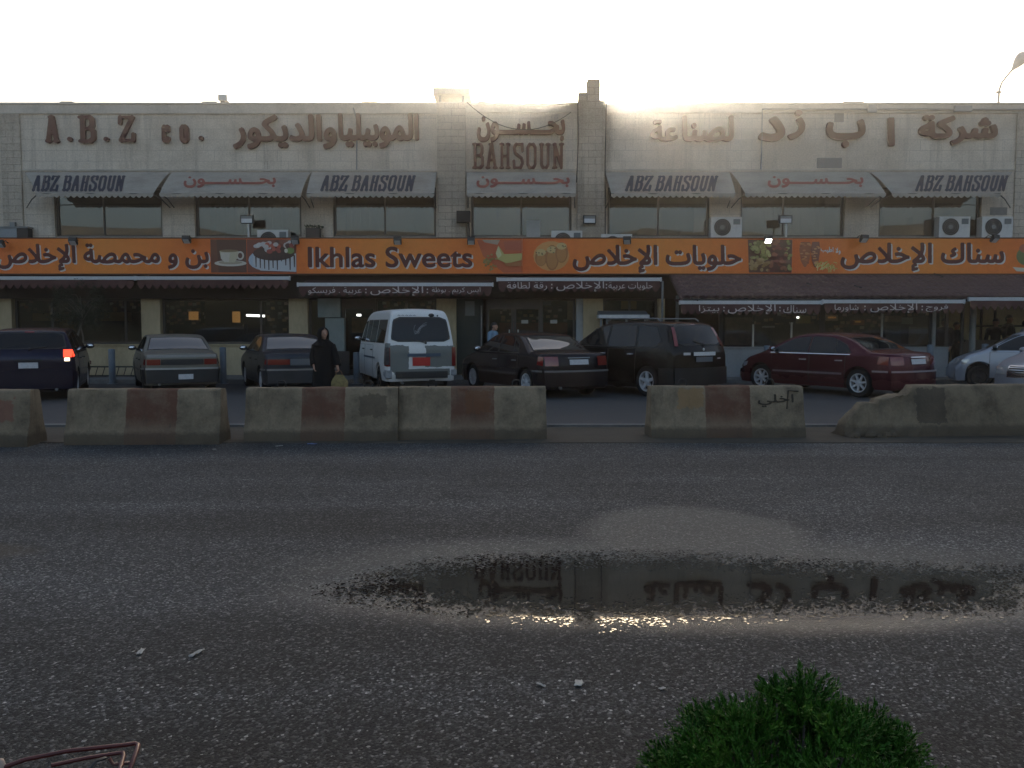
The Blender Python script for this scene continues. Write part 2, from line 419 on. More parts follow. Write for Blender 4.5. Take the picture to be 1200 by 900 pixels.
#@@STRUCTURE
# ================================================================== THE SETTING: ground
Z0 = .10                                         # level of the car park behind the barriers
def road_z(y): return .022 * (min(y, 11.65) - 5.4)
def sheet(name, x0, x1, ys, zf, mat, nx=2):
    b = MB(); b.grid([[(x0 + (x1 - x0) * i / nx, y, zf(y)) for i in range(nx + 1)] for y in ys])
    o = b.build(name, mat); o['kind'] = 'structure'; return o

# earth beyond everything
m = worn('dry earth', (.25, .22, .17), .95, .35, .08, .1, bstr=0)
sheet('ground', -400, 400, [-400, -60, 60, 400], lambda y: -.32, m)
# hills across the road behind the viewer (the upper windows mirror them)
b = MB(); rows = []
for j in range(9):
    r = []
    for i in range(61):
        a = R(180 + 180 * i / 60); dist = 95 + j * 22
        hh = (0, .35, .75, 1, .9, .7, .5, .3, 0)[j] * (24 + 6 * mnoise.noise((i * .33, j * .1, 3)) + 3 * mnoise.noise((i * .5, j * .3, 9)))
        r.append((dist * math.cos(a) * 1.3, dist * math.sin(a), -.4 + max(0, hh)))
    rows.append(r)
b.grid(rows); hm = bsdf('dry hillside', (.3, .25, .17), .95, 0, .1); ph = pos(hm); sh = N(hm, 'ShaderNodeSeparateXYZ'); L(hm, ph, sh.inputs[0])
L(hm, ramp(hm, mth(hm, 'ADD', mth(hm, 'MULTIPLY', sh.outputs[2], .034), mth(hm, 'MULTIPLY', nz(hm, ph, .06, 6, .7), .6)), [(.50, (.030, .034, .022)), (.62, (.10, .09, .055)), (.80, (.17, .15, .105)), (.97, (.27, .24, .18))]), B(hm).inputs['Base Color'])
h = b.build('hills', hm, smooth=60); h['kind'] = 'structure'

# --- the road
m = bsdf('road asphalt', (.05, .05, .05), .8, 0, .22); M['road'] = m
g = N(m, 'ShaderNodeNewGeometry'); P = g.outputs['Position']; sp = N(m, 'ShaderNodeSeparateXYZ'); L(m, P, sp.inputs[0]); X_, Y_ = sp.outputs[0], sp.outputs[1]
vor = N(m, 'ShaderNodeTexVoronoi', Scale=84.0); vor.inputs['Randomness'].default_value = 1; L(m, P, vor.inputs['Vector'])
vs_ = N(m, 'ShaderNodeSeparateColor'); L(m, vor.outputs['Color'], vs_.inputs[0])
vor2 = N(m, 'ShaderNodeTexVoronoi', Scale=230.0); L(m, P, vor2.inputs['Vector'])
v2 = N(m, 'ShaderNodeSeparateColor'); L(m, vor2.outputs['Color'], v2.inputs[0])
big = nz(m, P, .5, 5, .6)
mp = N(m, 'ShaderNodeMapping'); mp.inputs['Scale'].default_value = (.10, 1.25, 1); L(m, P, mp.inputs[0]); band = nz(m, mp.outputs[0], 1.0, 4, .55)
stone_c = ramp(m, vs_.outputs[0], [(0, (.006, .006, .0065)), (.35, (.016, .0165, .017)), (.66, (.043, .044, .046)), (.87, (.096, .098, .099)), (1, (.26, .256, .25))])
fine_c = ramp(m, v2.outputs[1], [(0, (.016, .0165, .0175)), (.7, (.042, .043, .045)), (1, (.13, .13, .125))])
c = mixc(m, .38, stone_c, fine_c)
c = mixc(m, 1.0, c, ramp(m, band, [(.32, (.74, .73, .72)), (.5, (1, 1, 1)), (.70, (1.32, 1.34, 1.36))]), 'MULTIPLY')
c = mixc(m, 1.0, c, ramp(m, big, [(.3, (.88, .87, .86)), (.7, (1.45, 1.46, 1.48))]), 'MULTIPLY')
def ellm(cx, cy, rx, ry, wob, p_noise):
    a = mth(m, 'DIVIDE', mth(m, 'SUBTRACT', X_, cx), rx); e = mth(m, 'DIVIDE', mth(m, 'SUBTRACT', Y_, cy), ry)
    q = mth(m, 'ADD', mth(m, 'MULTIPLY', a, a), mth(m, 'MULTIPLY', e, e))
    return mth(m, 'ADD', q, mth(m, 'MULTIPLY', mth(m, 'SUBTRACT', p_noise, .5), wob))
mp2 = N(m, 'ShaderNodeMapping'); mp2.inputs['Scale'].default_value = (.6, 1.3, 1); L(m, P, mp2.inputs[0]); nsh = nz(m, mp2.outputs[0], 1.1, 6, .6)
def sm(v, a, b_):     # 1 inside (v<a) .. 0 outside (v>b)
    n = N(m, 'ShaderNodeMapRange', interpolation_type='SMOOTHSTEP'); L(m, v, n.inputs[0]); n.inputs[1].default_value = a; n.inputs[2].default_value = b_; n.inputs[3].default_value = 1; n.inputs[4].default_value = 0; return n.outputs[0]
siltA = sm(ellm(1.15, 5.62, 2.75, .88, 1.3, nsh), .25, 1.35)
siltB = sm(ellm(1.42, 6.5, .95, 1.0, .7, nsh), .55, 1.12)
silt = mth(m, 'MULTIPLY', mth(m, 'MAXIMUM', siltA, siltB), mth(m, 'SUBTRACT', 1.0, mth(m, 'MULTIPLY', sm(mth(m, 'ADD', Y_, mth(m, 'MULTIPLY', nsh, .25)), 4.85, 5.35), .72)))
dry = sm(ellm(-.4, 4.05, 3.4, .42, .9, nsh), .3, 1.3)
c = mixc(m, mth(m, 'MULTIPLY', silt, .78), c, mixc(m, .35, (.125, .124, .115), mixc(m, 1.0, (1.5, 1.5, 1.45), stone_c, 'MULTIPLY')))
wet = sm(ellm(1.25, 5.0, 2.85, .58, .7, nsh), .05, 1.45); wet = mth(m, 'MULTIPLY', wet, wet)
c = mixc(m, mth(m, 'MULTIPLY', wet, .45), c, (.022, .021, .020))
stain = sm(ellm(-4.05, 6.05, .75, .26, .7, nsh), .3, 1.15)
c = mixc(m, mth(m, 'MULTIPLY', stain, .5), c, (.075, .062, .044))
oil = sm(nz(m, P, .32, 5, .65), .30, .42)
c = mixc(m, mth(m, 'MULTIPLY', oil, .45), c, (.016, .016, .017))
# dirt towards the near verge
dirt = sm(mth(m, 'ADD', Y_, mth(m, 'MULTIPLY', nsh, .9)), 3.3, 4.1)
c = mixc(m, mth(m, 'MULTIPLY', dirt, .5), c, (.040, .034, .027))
coarse_dim = sm(mth(m, 'ADD', Y_, mth(m, 'MULTIPLY', nsh, .8)), 4.2, 5.4)  # coarser gravel speckle near the viewer; foreground dimming is painted in with it
c = mixc(m, mth(m, 'MULTIPLY', coarse_dim, .8), c, mixc(m, 1.0, c, ramp(m, vs_.outputs[1], [(0, (.22, .22, .22)), (.55, (.55, .55, .55)), (.82, (1.0, 1.0, .99)), (1, (2.8, 2.8, 2.75))]), 'MULTIPLY'))
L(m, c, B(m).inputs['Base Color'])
rg = mth(m, 'SUBTRACT', .82, mth(m, 'MULTIPLY', wet, .58)); rg = mth(m, 'SUBTRACT', rg, mth(m, 'MULTIPLY', silt, .12))
L(m, rg, B(m).inputs['Roughness'])
hgt = mth(m, 'ADD', mth(m, 'MULTIPLY', vor.outputs['Distance'], -1.0), mth(m, 'MULTIPLY', vor2.outputs['Distance'], -.4))
L(m, mth(m, 'MULTIPLY_ADD', wet, .55, .22), B(m).inputs['Specular IOR Level'])
bump(m, hgt, .75, .012)
ys = [-9, 0, 2, 3, 4, 5.4, 7, 9, 10.2, 11.0]
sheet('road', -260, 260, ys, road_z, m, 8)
# near verge where the viewer stands
vm = worn('trodden verge earth', (.042, .035, .027), .95, .45, 3.5, .1, bstr=.6)
sheet('verge', -60, 60, [-7, 1.5, 2.2, 2.9], lambda y: road_z(y) + .012, vm, 4)
# strip under the barriers, with its low kerb
mm = worn('dusty median concrete', (.080, .068, .053), .95, .45, 1.6, .2, bstr=.6)
b = MB()
xs = [-120 + 2.0 * i for i in range(121)]
b.grid([[(x, 10.98, road_z(11) - .03) for x in xs], [(x, 11.0, road_z(11) + .012) for x in xs], [(x, 12.75, Z0 + .03) for x in xs], [(x, 12.80, Z0 - .05) for x in xs]])
o = b.build('median', mm); o['kind'] = 'structure'
km = worn('worn kerb stone', (.17, .165, .155), .9, .45, 2.4, .2, bstr=.6)
b = MB(); b.box(-120, 12.83, Z0 - .1, 120, 12.98, Z0 + .055); o = b.build('kerb', km); o['kind'] = 'structure'
b = MB(); rng = random.Random(3)
rows = [[], [], []]
for i in range(1200):
    x = -30 + i * .05
    for k, yy in enumerate((12.99, 13.05, 13.13 + .05 * mnoise.noise((x * 2, 1, 1)))):
        rows[k].append((x, yy, Z0 + .006 + (.03 * max(0, .2 + mnoise.noise((x * 3, yy * 9, 5))) if k == 1 else 0)))
b.grid(rows); o = b.build('kerb_strip', worn('black kerb strip', (.02, .018, .016), .95, .4, 9)); o['kind'] = 'structure'  # thin uneven dark strip along the far side of the kerb
pm = worn('car park asphalt', (.052, .053, .054), .8, .3, .45, .35, bstr=.35, stretch=(.5, 1.3, 1)); M['lot'] = pm
sheet('parking_lot', -120, 120, [12.9, 16, 20, 23.35], lambda y: Z0, pm, 8)
sm_ = worn('grey pavement', (.16, .155, .145), .85, .35, 1.4, .3, bstr=.4)
b = MB(); b.box(-40, 23.3, Z0 - .1, 40, 26.2, .21); o = b.build('pavement', sm_); o['kind'] = 'structure'
b = MB(); b.box(-40, 23.16, Z0 - .1, 40, 23.297, .212); o = b.build('pavement_kerb', km); o['kind'] = 'structure'

# --- puddle: one thin sheet of water with a ragged rim of stones
pm = bsdf('muddy water', (.012, .011, .009), .03, 0, .5); b_ = B(pm); b_.inputs['IOR'].default_value = 1.33
at = N(pm, 'ShaderNodeAttribute', attribute_name='depth'); gg = N(pm, 'ShaderNodeNewGeometry')
va = N(pm, 'ShaderNodeTexVoronoi', Scale=75.0); L(pm, gg.outputs['Position'], va.inputs['Vector']); vsx = N(pm, 'ShaderNodeSeparateColor'); L(pm, va.outputs['Color'], vsx.inputs[0])
vb = nz(pm, gg.outputs['Position'], 9, 4, .7)
th = mth(pm, 'ADD', mth(pm, 'MULTIPLY', vsx.outputs[0], .72), mth(pm, 'MULTIPLY', vb, .62))
al = mth(pm, 'GREATER_THAN', mth(pm, 'ADD', at.outputs['Fac'], .0), th); L(pm, al, b_.inputs['Alpha'])
rip = N(pm, 'ShaderNodeBump', Strength=.012, Distance=.02); L(pm, nz(pm, gg.outputs['Position'], 5, 2), rip.inputs['Height']); L(pm, rip.outputs[0], b_.inputs['Normal'])
out_px = [(385, 692), (440, 675), (500, 662), (580, 655), (700, 652), (820, 653), (950, 661), (1080, 664), (1200, 668), (1204, 712), (1100, 716), (1000, 712), (900, 716), (800, 720), (720, 727), (640, 721), (560, 716), (480, 708), (420, 700)]
poly = [gpt(x, y, -.0) for x, y in out_px]
def inside(p, poly):
    r = False; n = len(poly)
    for i in range(n):
        a, c_ = poly[i], poly[(i + 1) % n]
        if (a[1] > p[1]) != (c_[1] > p[1]) and p[0] < (c_[0] - a[0]) * (p[1] - a[1]) / (c_[1] - a[1]) + a[0]: r = not r
    return r
def dpoly(p, poly):
    best = 9
    for i in range(len(poly)):
        a = Vector(poly[i]); e = Vector(poly[(i + 1) % len(poly)]) - a; q = Vector(p) - a
        t = max(0, min(1, q.dot(e) / e.length_squared)); best = min(best, (q - t * e).length)
    return best
b = MB(); att = []; gx0, gx1, gy0, gy1 = -1.8, 3.9, 4.2, 6.7; nxg, nyg = 138, 80; idx = {}
for j in range(nyg + 1):
    for i in range(nxg + 1):
        p = (gx0 + (gx1 - gx0) * i / nxg, gy0 + (gy1 - gy0) * j / nyg); dd = dpoly(p, poly) * (1 if inside(p, poly) else -1)
        if dd > -.26:
            idx[(i, j)] = len(b.v); b.v.append((p[0], p[1], road_z(p[1]) + .004)); att.append(max(0, min(1.4, .50 + dd * 1.35)))
for j in range(nyg):
    for i in range(nxg):
        k = [(i, j), (i + 1, j), (i + 1, j + 1), (i, j + 1)]
        if all(q in idx for q in k): b.f.append([idx[q] for q in k]); b.m.append(0)
pud = b.build('puddle', pm); a_ = pud.data.attributes.new('depth', 'FLOAT', 'POINT'); a_.data.foreach_set('value', att); pud['kind'] = 'structure'
tag(pud, 'shallow dark puddle with a ragged stony rim mirroring the shop wall', 'puddle')

# ================================================================== THE SHOP BUILDING
YW = 25.5
def X(px, py=250, Y=YW): return wx(px, py, Y)
def Z(py, Y=YW): return wz(py, Y)
bld = root('shop_building', (0, YW, .2), 'long two storey stone clad shop building with a row of awnings across its front', 'building')
ZT = Z(123); ZS = Z(199); ZSILL = Z(278); ZF = 3.45; ZWT = Z(219)
XL, XR = -24.0, 24.0
wins = [(64, 190), (228, 353), (390, 511), (552, 670), (712, 832), (868, 990), (1030, 1150)]
# upper wall in pieces round the openings
b = MB(); xa = XL
for (l, r) in wins:
    b.box(xa, YW, ZF, X(l), YW + .3, ZWT); xa = X(r)
b.box(xa, YW, ZF, XR, YW + .3, ZWT)
for (l, r) in wins: b.box(X(l), YW, ZF, X(r), YW + .3, ZSILL)
b.box(X(5), YW, ZWT, XR, YW + .3, ZT - .02)
b.box(XL, YW, ZWT, X(5), YW + .3, ZT - .17)
b.build('wall', M['stone'], bld)
# parapet moulding + coping
b = MB(); b.box(X(5), YW - .05, ZT - .26, X(513), YW - .002, ZT - .0); b.box(X(709), YW - .05, ZT - .24, XR, YW - .002, ZT)
b.box(X(546), YW - .03, ZT - .22, X(676), YW - .002, ZT)
b.box(X(5), YW - .08, ZT, XR, YW + .42, ZT + .055)
for q in (75, 240, 425, 560, 640, 985): b.box(X(q), YW - .02, ZT + .055, X(q) + .3 + .3 * rng.random(), YW + .2, ZT + .085 + .03 * rng.random())
b.build('parapet', M['coping'], bld)
# string line under the lettered panels
b = MB(); b.box(X(28), YW - .03, ZS - .03, X(512), YW - .002, ZS + .015); b.box(X(547), YW - .03, ZS - .05, X(675), YW - .002, ZS + .02); b.box(X(708), YW - .03, ZS - .02, X(1187), YW - .002, ZS + .02)
b.build('string_course', M['coping'], bld)
for (l, r) in ((513, 546), (676, 708)):
    b = MB(); b.box(X(l), YW - .14, ZF, X(r), YW - .001, ZT + (.02 if l < 600 else .1)); b.build('pilaster', M['rubble'], bld)
b = MB(); b.box(X(5), YW - .06, ZF, X(28), YW - .001, ZT - .27); b.build('pilaster', M['rubble'], bld)
b = MB(); b.box(X(1187), YW - .06, ZF, X(1260), YW - .001, ZT - .25); b.build('pilaster', M['rubble'], bld)
# broken stub standing on the roof line
b = MB(); b.box(X(687), YW - .1, ZT + .1, X(702), YW + .3, Z(94)); b.box(X(677), YW - .06, ZT + .1, X(687) - .003, YW + .26, Z(109)); b.build('chimney_stub', M['rubble'], bld)
# bare patches where cladding is missing
for (x0, y0, x1, y1) in ((975, 132, 986, 143), (956, 185, 985, 197), (1160, 243, 1180, 252)):
    b = MB(); b.box(X(x0), YW - .008, Z(y1), X(x1), YW + .0, Z(y0)); b.build('bare_patch', worn('bare cement', (.20, .20, .195), .9, .2, 5), bld)
# conduits and cables on the wall
b = MB(); b.tube([(X(890), YW - .09, ZS), (X(890), YW - .09, Z(129)), (XR, YW - .09, Z(129.5))], .028); b.box(X(1012), YW - .15, Z(133), X(1022), YW - .052, Z(124)); b.box(X(1112), YW - .15, Z(132), X(1132), YW - .052, Z(125))
b.tube([(X(416), YW - .07, ZT - .1), (X(420), YW - .07, Z(140)), (X(419), YW - .05, ZS)], .02)
b.build('conduit', M['greymetal'], bld)
b = MB()
b.tube([(X(548) + t * (X(668) - X(548)), YW - .2, Z(122) - (1.05 * (4 * (t * .9) * (1 - t * .9)) * .75)) for t in [i / 16 for i in range(17)]], .013, 5)
b.tube([(X(676), YW - .16, ZT), (X(677), YW - .16, Z(160)), (X(675), YW - .16, Z(215))], .015, 5)
b.tube([(X(709), YW - .16, ZT), (X(708), YW - .16, Z(190)), (X(709), YW - .16, ZF)], .014, 5)
b.build('cable', M['blackmetal'], bld)

# upper windows: frame, glazing, dim rooms behind
for i, (l, r) in enumerate(wins):
    b = MB(); x0, x1 = X(l), X(r); f = .07
    b.box(x0, YW + .1, ZSILL, x0 + f, YW + .2, ZWT); b.box(x1 - f, YW + .1, ZSILL, x1, YW + .2, ZWT)
    b.box(x0 + f, YW + .1, ZSILL, x1 - f, YW + .2, ZSILL + f); b.box(x0 + f, YW + .1, ZWT - f, x1 - f, YW + .2, ZWT)
    mid = (.44, .5, .5, .5, .5, .42, .55)[i]; xm = x0 + (x1 - x0) * mid
    b.box(xm - .025, YW + .12, ZSILL + f, xm + .025, YW + .18, ZWT - f)
    fr = b.build('window', M['wframe'], bld)
    b = MB(); b.box(x0 + f, YW + .145, ZSILL + f, x1 - f, YW + .153, ZWT - f); g_ = b.build('pane', M['glass_dark'], fr, origin=bld.location)
    b = MB(); b.box(x0 - .02, YW - .05, ZSILL - .06, x1 + .02, YW - .003, ZSILL + .01); b.build('sill', M['coping'], fr, origin=bld.location)
    if i in (1, 2, 5):
        b = MB()
        for k in range(9):
            xx = x0 + .3 + (x1 - x0 - .6) * k / 9
            b.box(xx, YW + .5, ZSILL, xx + .16, YW + .54, ZWT)
        b.build('blind', worn('brown window blind', (.12, .09, .06), .9, .4, 3), fr, origin=bld.location)
b = MB()
b.box(XL, YW + 4.2, ZF, XR, YW + 4.3, ZT - .5); b.box(XL, YW + .31, ZF + .2, XR, YW + 4.2, ZF + .25); b.box(XL, YW + .31, ZWT + .3, XR, YW + 4.2, ZWT + .35)
for q in (208, 371, 531, 692, 850, 1010): b.box(X(q) - .05, YW + .31, ZF + .25, X(q) + .05, YW + 4.2, ZWT + .3)
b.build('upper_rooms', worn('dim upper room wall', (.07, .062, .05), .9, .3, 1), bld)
# furniture silhouettes in the show rooms
def deco(x, y, z, w_, h_, mat, nm='armchair'):
    b = MB(); b.box(x, y, z, x + w_, y + .5, z + h_ * .45); b.box(x, y + .4, z + h_ * .45 + .002, x + w_, y + .55, z + h_); b.box(x - .1, y, z, x - .003, y + .5, z + h_ * .65); b.box(x + w_ + .003, y, z, x + w_ + .1, y + .5, z + h_ * .65)
    b.build(nm, mat, bld)
gold = worn('gilt yellow upholstery', (.34, .26, .10), .8, .5, 6)
deco(X(556), YW + .8, Z(279), .62, 1.0, gold, 'armchair'); deco(X(584), YW + .8, Z(279), .55, 1.0, gold, 'armchair')
deco(X(760), YW + 1.2, Z(279), 1.2, .6, M['wood'], 'sofa'); deco(X(420), YW + 1.2, Z(279), 1.5, .6, M['wood'], 'sofa'); deco(X(1060), YW + 1.2, Z(279), .8, 1.2, M['interior'], 'armchair')
b = MB(); b.box(X(617), YW + .02, Z(279), X(633), YW + .08, Z(258)); b.build('white_panel', worn('white board', (.40, .41, .40), .7, .15, 3), bld)

# shell of the ground floor
Z1 = .21
b = MB(); b.box(XL, YW + 11.8, 0, XR, YW + 12, ZT - .3); b.box(XL - .2, YW + .301, 0, XL, YW + 11.8, ZT - .3); b.box(XR, YW + .301, 0, XR + .2, YW + 11.8, ZT - .3)
b.build('rear_wall', M['render'], bld)
b = MB(); b.box(XL, YW + .301, ZT - .3, XR, YW + 12, ZT - .12); b.build('roof', M['concrete'], bld)
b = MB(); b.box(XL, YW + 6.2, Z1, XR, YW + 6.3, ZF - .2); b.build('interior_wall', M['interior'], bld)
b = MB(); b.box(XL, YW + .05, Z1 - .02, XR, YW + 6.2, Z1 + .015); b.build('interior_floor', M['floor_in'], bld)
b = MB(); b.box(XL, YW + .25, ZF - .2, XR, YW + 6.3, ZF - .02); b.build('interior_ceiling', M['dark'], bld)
b = MB(); b.box(XL, YW - .02, Z(350), XR, YW + .25, ZF - .003); b.build('lintel', worn('brown fascia board', (.07, .052, .038), .8, .3, 2), bld)
ZL = Z(350) - .003
def column(l, r, mat=None, y0=YW - .1):
    b = MB(); b.box(X(l, 400), y0, Z1, X(r, 400), YW + .35, ZL); b.build('column', mat or M['render'], bld)
for l, r in ((-120, -60), (-14, 17), (168, 190), (340, 362), (512, 535), (683, 706), (770, 778), (1260, 1290)): column(l, r)
def lowwall(l, r, top=405, y0=YW - .05, mat=None):
    b = MB(); x0, x1 = X(l, 400), X(r, 400); zt = Z(top)
    b.box(x0 + .002, y0, Z1, x1 - .002, YW + .2, zt); b.box(x0 + .002, y0 - .05, zt + .003, x1 - .002, YW + .22, zt + .045)
    b.build('low_wall', mat or M['render'], bld)
for l, r in ((-60, -14), (17, 168), (190, 340)): lowwall(l, r)
def shopwin(l, r, bot, muls, y=YW + .06, top=None, name='shop_window'):
    b = MB(); x0, x1 = X(l, 380), X(r, 380); zb, zt = (bot if isinstance(bot, float) else Z(bot)) + .05, top or ZL - .003; f = .06
    b.box(x0, y, zb, x0 + f, y + .08, zt); b.box(x1 - f, y, zb, x1, y + .08, zt); b.box(x0 + f, y, zb, x1 - f, y + .08, zb + f); b.box(x0 + f, y, zt - f, x1 - f, y + .08, zt)
    for q in muls: b.box(X(q, 380) - .03, y + .01, zb + f, X(q, 380) + .03, y + .07, zt - f)
    fr = b.build(name, M['wframe'], bld)
    b = MB(); b.box(x0 + f, y + .035, zb + f, x1 - f, y + .043, zt - f); b.build('pane', M['glass'], fr, origin=bld.location); return fr
shopwin(-60, -14, 405, []); shopwin(17, 168, 405, [60, 146]); shopwin(190, 340, 405, [305])
shopwin(362, 402, Z1, [], name='shop_window'); shopwin(440, 512, Z1, [476]); shopwin(706, 770, Z1, [738])
# entrance doors
def door(l, r, mat, leafs, label=None, glassy=True, y=YW + .05):
    x0, x1 = X(l, 400), X(r, 400); zt = ZL - .003
    if glassy:
        b = MB(); n = leafs; wl = (x1 - x0) / n; f = .07
        for k in range(n):
            a, c_ = x0 + k * wl + .004, x0 + (k + 1) * wl - .004
            b.box(a, y, Z1, a + f, y + .06, zt); b.box(c_ - f, y, Z1, c_, y + .06, zt); b.box(a + f, y, Z1, c_ - f, y + .06, Z1 + .16); b.box(a + f, y, zt - .3, c_ - f, y + .06, zt)
        fr = b.build('door', mat, bld)
        b = MB()
        for k in range(n): b.box(x0 + k * wl + f + .006, y + .025, Z1 + .16, x0 + (k + 1) * wl - f - .006, y + .033, zt - .3)
        b.build('pane', M['glass'], fr, origin=bld.location)
        for k in range(n):
            b = MB(); hx = x0 + (k + 1) * wl - .13 if k % 2 == 0 else x0 + k * wl + .13
            b.tube([(hx, y - .05, Z1 + .75), (hx, y - .05, Z1 + 1.35)], .02); b.tube([(hx, y - .05, Z1 + .8), (hx, y, Z1 + .8)], .012); b.tube([(hx, y - .05, Z1 + 1.3), (hx, y, Z1 + 1.3)], .012)
            b.build('handle', M['alu'], fr, origin=bld.location)
    else:
        b = MB(); b.box(x0, y, Z1, x1, y + .08, zt); fr = b.build('door', mat, bld)
        b = MB(); b.tube([(x1 - .05, y - .03, Z1 + .3), (x1 - .05, y - .03, zt - .2)], .025); b.build('handle', M['greymetal'], fr, origin=bld.location)
    if label: fr['label'] = label
    return fr
door(402, 440, M['wframe'], 1)
dd = door(535, 566, M['doorgreen'], 1, 'plain dark green door with a pale notice', False)
b = MB(); b.box(X(545, 370), YW + .04, Z(370), X(556, 370), YW + .046, Z(353)); b.build('notice', M['screen'], dd, origin=bld.location)
door(570, 634, M['wframe'], 2); shopwin(634, 674, Z1, [])
b = MB(); b.box(X(675, 380), YW - .04, Z1, X(683, 380), YW + .1, ZL); b.build('door_post', worn('white painted post', (.34, .35, .35), .6, .2, 3), bld)
for q in (611, 645):
    b = MB(); b.box(X(q, 377), YW + .03, Z(379), X(q + 8, 377), YW + .036, Z(375)); b.build('door_sticker', M['paper'], bld)
# dim things inside that catch the light
def inbox(px0, py0, px1, py1, depth, mat, name, d2=.5):
    Yi = YW + depth; b = MB(); b.box(wx(px0, py0, Yi), Yi, wz(py1, Yi), wx(px1, py0, Yi), Yi + d2, wz(py0, Yi)); b.build(name, mat, bld)
ply = worn('ochre shelf board', (.46, .28, .12), .7, .4, 3); dark2 = worn('dark counter', (.03, .028, .025), .5, .4, 3)
inbox(38, 367, 62, 376, 1.6, ply, 'shelf'); inbox(62, 366, 80, 392, 1.8, ply, 'display_case'); inbox(112, 366, 146, 376, 1.6, ply, 'shelf'); inbox(20, 376, 60, 403, 1.2, dark2, 'counter'); inbox(100, 377, 166, 403, 1.4, dark2, 'counter')
inbox(18, 341, 55, 348, 1.0, ply, 'shelf'); inbox(58, 341, 90, 347, 1.0, ply, 'shelf'); inbox(146, 341, 168, 346, 1.0, ply, 'shelf')
inbox(205, 380, 285, 404, 2.0, dark2, 'counter'); inbox(262, 400, 272, 405, .5, M['screen'], 'carton', .3); inbox(275, 400, 281, 405, .5, M['screen'], 'carton', .3); inbox(298, 399, 304, 405, .5, M['screen'], 'carton', .3); inbox(320, 393, 340, 405, .5, worn('pale crate', (.25, .27, .27), .7), 'crate', .4)
goods = bsdf('mixed goods on shelves', (.1, .08, .06), .6); pg = pos(goods, (5.5, 5.5, 8)); vg = N(goods, 'ShaderNodeTexVoronoi', Scale=1.0, distance='CHEBYCHEV'); L(goods, pg, vg.inputs['Vector']); sg_ = N(goods, 'ShaderNodeSeparateColor'); L(goods, vg.outputs['Color'], sg_.inputs[0])
L(goods, mixc(goods, ramp(goods, vg.outputs['Distance'], [(.30, (0, 0, 0)), (.42, (1, 1, 1))]), ramp(goods, sg_.outputs[0], [(0, (.02, .018, .015)), (.3, (.16, .08, .04)), (.5, (.42, .30, .14)), (.66, (.10, .13, .12)), (.8, (.50, .46, .40)), (1, (.32, .08, .05))]), (.012, .011, .010)), B(goods).inputs['Base Color'])
inbox(20, 352, 60, 366, 2.4, goods, 'goods_shelf', .3); inbox(84, 350, 160, 366, 2.6, goods, 'goods_shelf', .3); inbox(195, 350, 236, 398, 2.6, goods, 'goods_shelf', .3); inbox(312, 350, 338, 392, 2.2, goods, 'goods_shelf', .3); inbox(444, 350, 508, 400, 1.6, goods, 'goods_shelf', .3); inbox(586, 359, 672, 377, 2.8, goods, 'goods_shelf', .3); inbox(708, 364, 766, 402, 1.6, goods, 'goods_shelf', .3)
inbox(238, 352, 310, 380, 3.0, worn('slatted dark screen', (.07, .065, .05), .8, .5, 9, stretch=(14, 1, 1)), 'screen')
for (x0, y0, x1, y1, d_) in ((221, 365, 232, 375, 1.4), (272, 365, 281, 378, 1.6)):
    inbox(x0, y0, x1, y1, d_, M['lamp_warm'], 'lit_panel', .04)
Yi = YW + 1.2
b = MB(); b.tube([(wx(289, 369.5, Yi), Yi, wz(369.5, Yi)), (wx(310, 370.3, Yi), Yi, wz(370.3, Yi))], .035); b.build('tube_lamp', M['lamp_tube'], bld)
inbox(418, 368, 423, 370.5, 1.0, M['lamp_tube'], 'tube_lamp', .03)
inbox(412, 372, 430, 390, 2.5, worn('warm shelf goods', (.30, .17, .08), .8, .6, 8), 'shelf'); inbox(585, 378, 665, 402, 2.2, worn('red brown counter', (.22, .07, .05), .7, .5, 6), 'counter'); inbox(612, 352, 621, 357, 1.5, M['lamp_warm'], 'lit_panel', .04)
inbox(575, 356, 592, 359, .8, M['interior'], 'shelf'); inbox(636, 353, 646, 357, .8, M['screen'], 'carton'); inbox(728, 343, 746, 362, .5, worn('ochre poster', (.42, .27, .09), .7, .2, 3), 'poster', .03)
inbox(665, 345, 675, 375, .4, worn('straw coloured hanging', (.32, .26, .15), .9, .5, 9), 'hanging', .06)
# steel cabinets by the entrance
b = MB(); b.box(X(375, 360), YW - .3, Z(372), X(401, 360), YW - .11, Z(345)); cb1 = b.build('meter_box', M['cabinet'], bld)
b = MB(); b.box(X(384, 390), YW - .34, Z1, X(406, 390), YW - .11, Z(373)); b.box(X(384, 390) + .04, YW - .352, Z1 + .9, X(406, 390) - .04, YW - .342, Z(375)); b.build('meter_box', M['cabinet'], bld)
b = MB(); b.box(X(387, 418), YW - .36, Z1, X(412, 418), YW - .345, Z(411)); b.build('meter_box_plinth', M['blackmetal'], bld)

# glazed snack front under the tiled lean-to
YG = 24.35
def XG(px, py=390): return wx(px, py, YG)
def ZG(py): return wz(py, YG)
lean = root('snack_front', (XG(980), YG, Z1), 'glazed snack bar front under a low brown tiled roof', 'shop front')
b = MB(); b.box(XG(845), YG, Z1 + .001, XG(1112), YG + .15, ZG(408)); b.box(XG(845), YG - .04, ZG(408) + .003, XG(1112), YG + .17, ZG(408) + .04)
b.build('low_wall', worn('pale grey rendered wall', (.27, .28, .285), .8, .25, 1.2), lean)
def mull(q, y0, y1, w_=.035, mat=None, y=YG + .02):
    b = MB(); b.box(XG(q) - w_, y, ZG(y1), XG(q) + w_, y + .08, ZG(y0)); b.build('mullion', mat or M['blackmetal'], lean)
wp = worn('white painted mullion', (.42, .43, .42), .6, .2, 4)
mull(845, 352, 407.5, .05); mull(964, 352, 407.5, .07); mull(1110, 352, 407.5, .04)
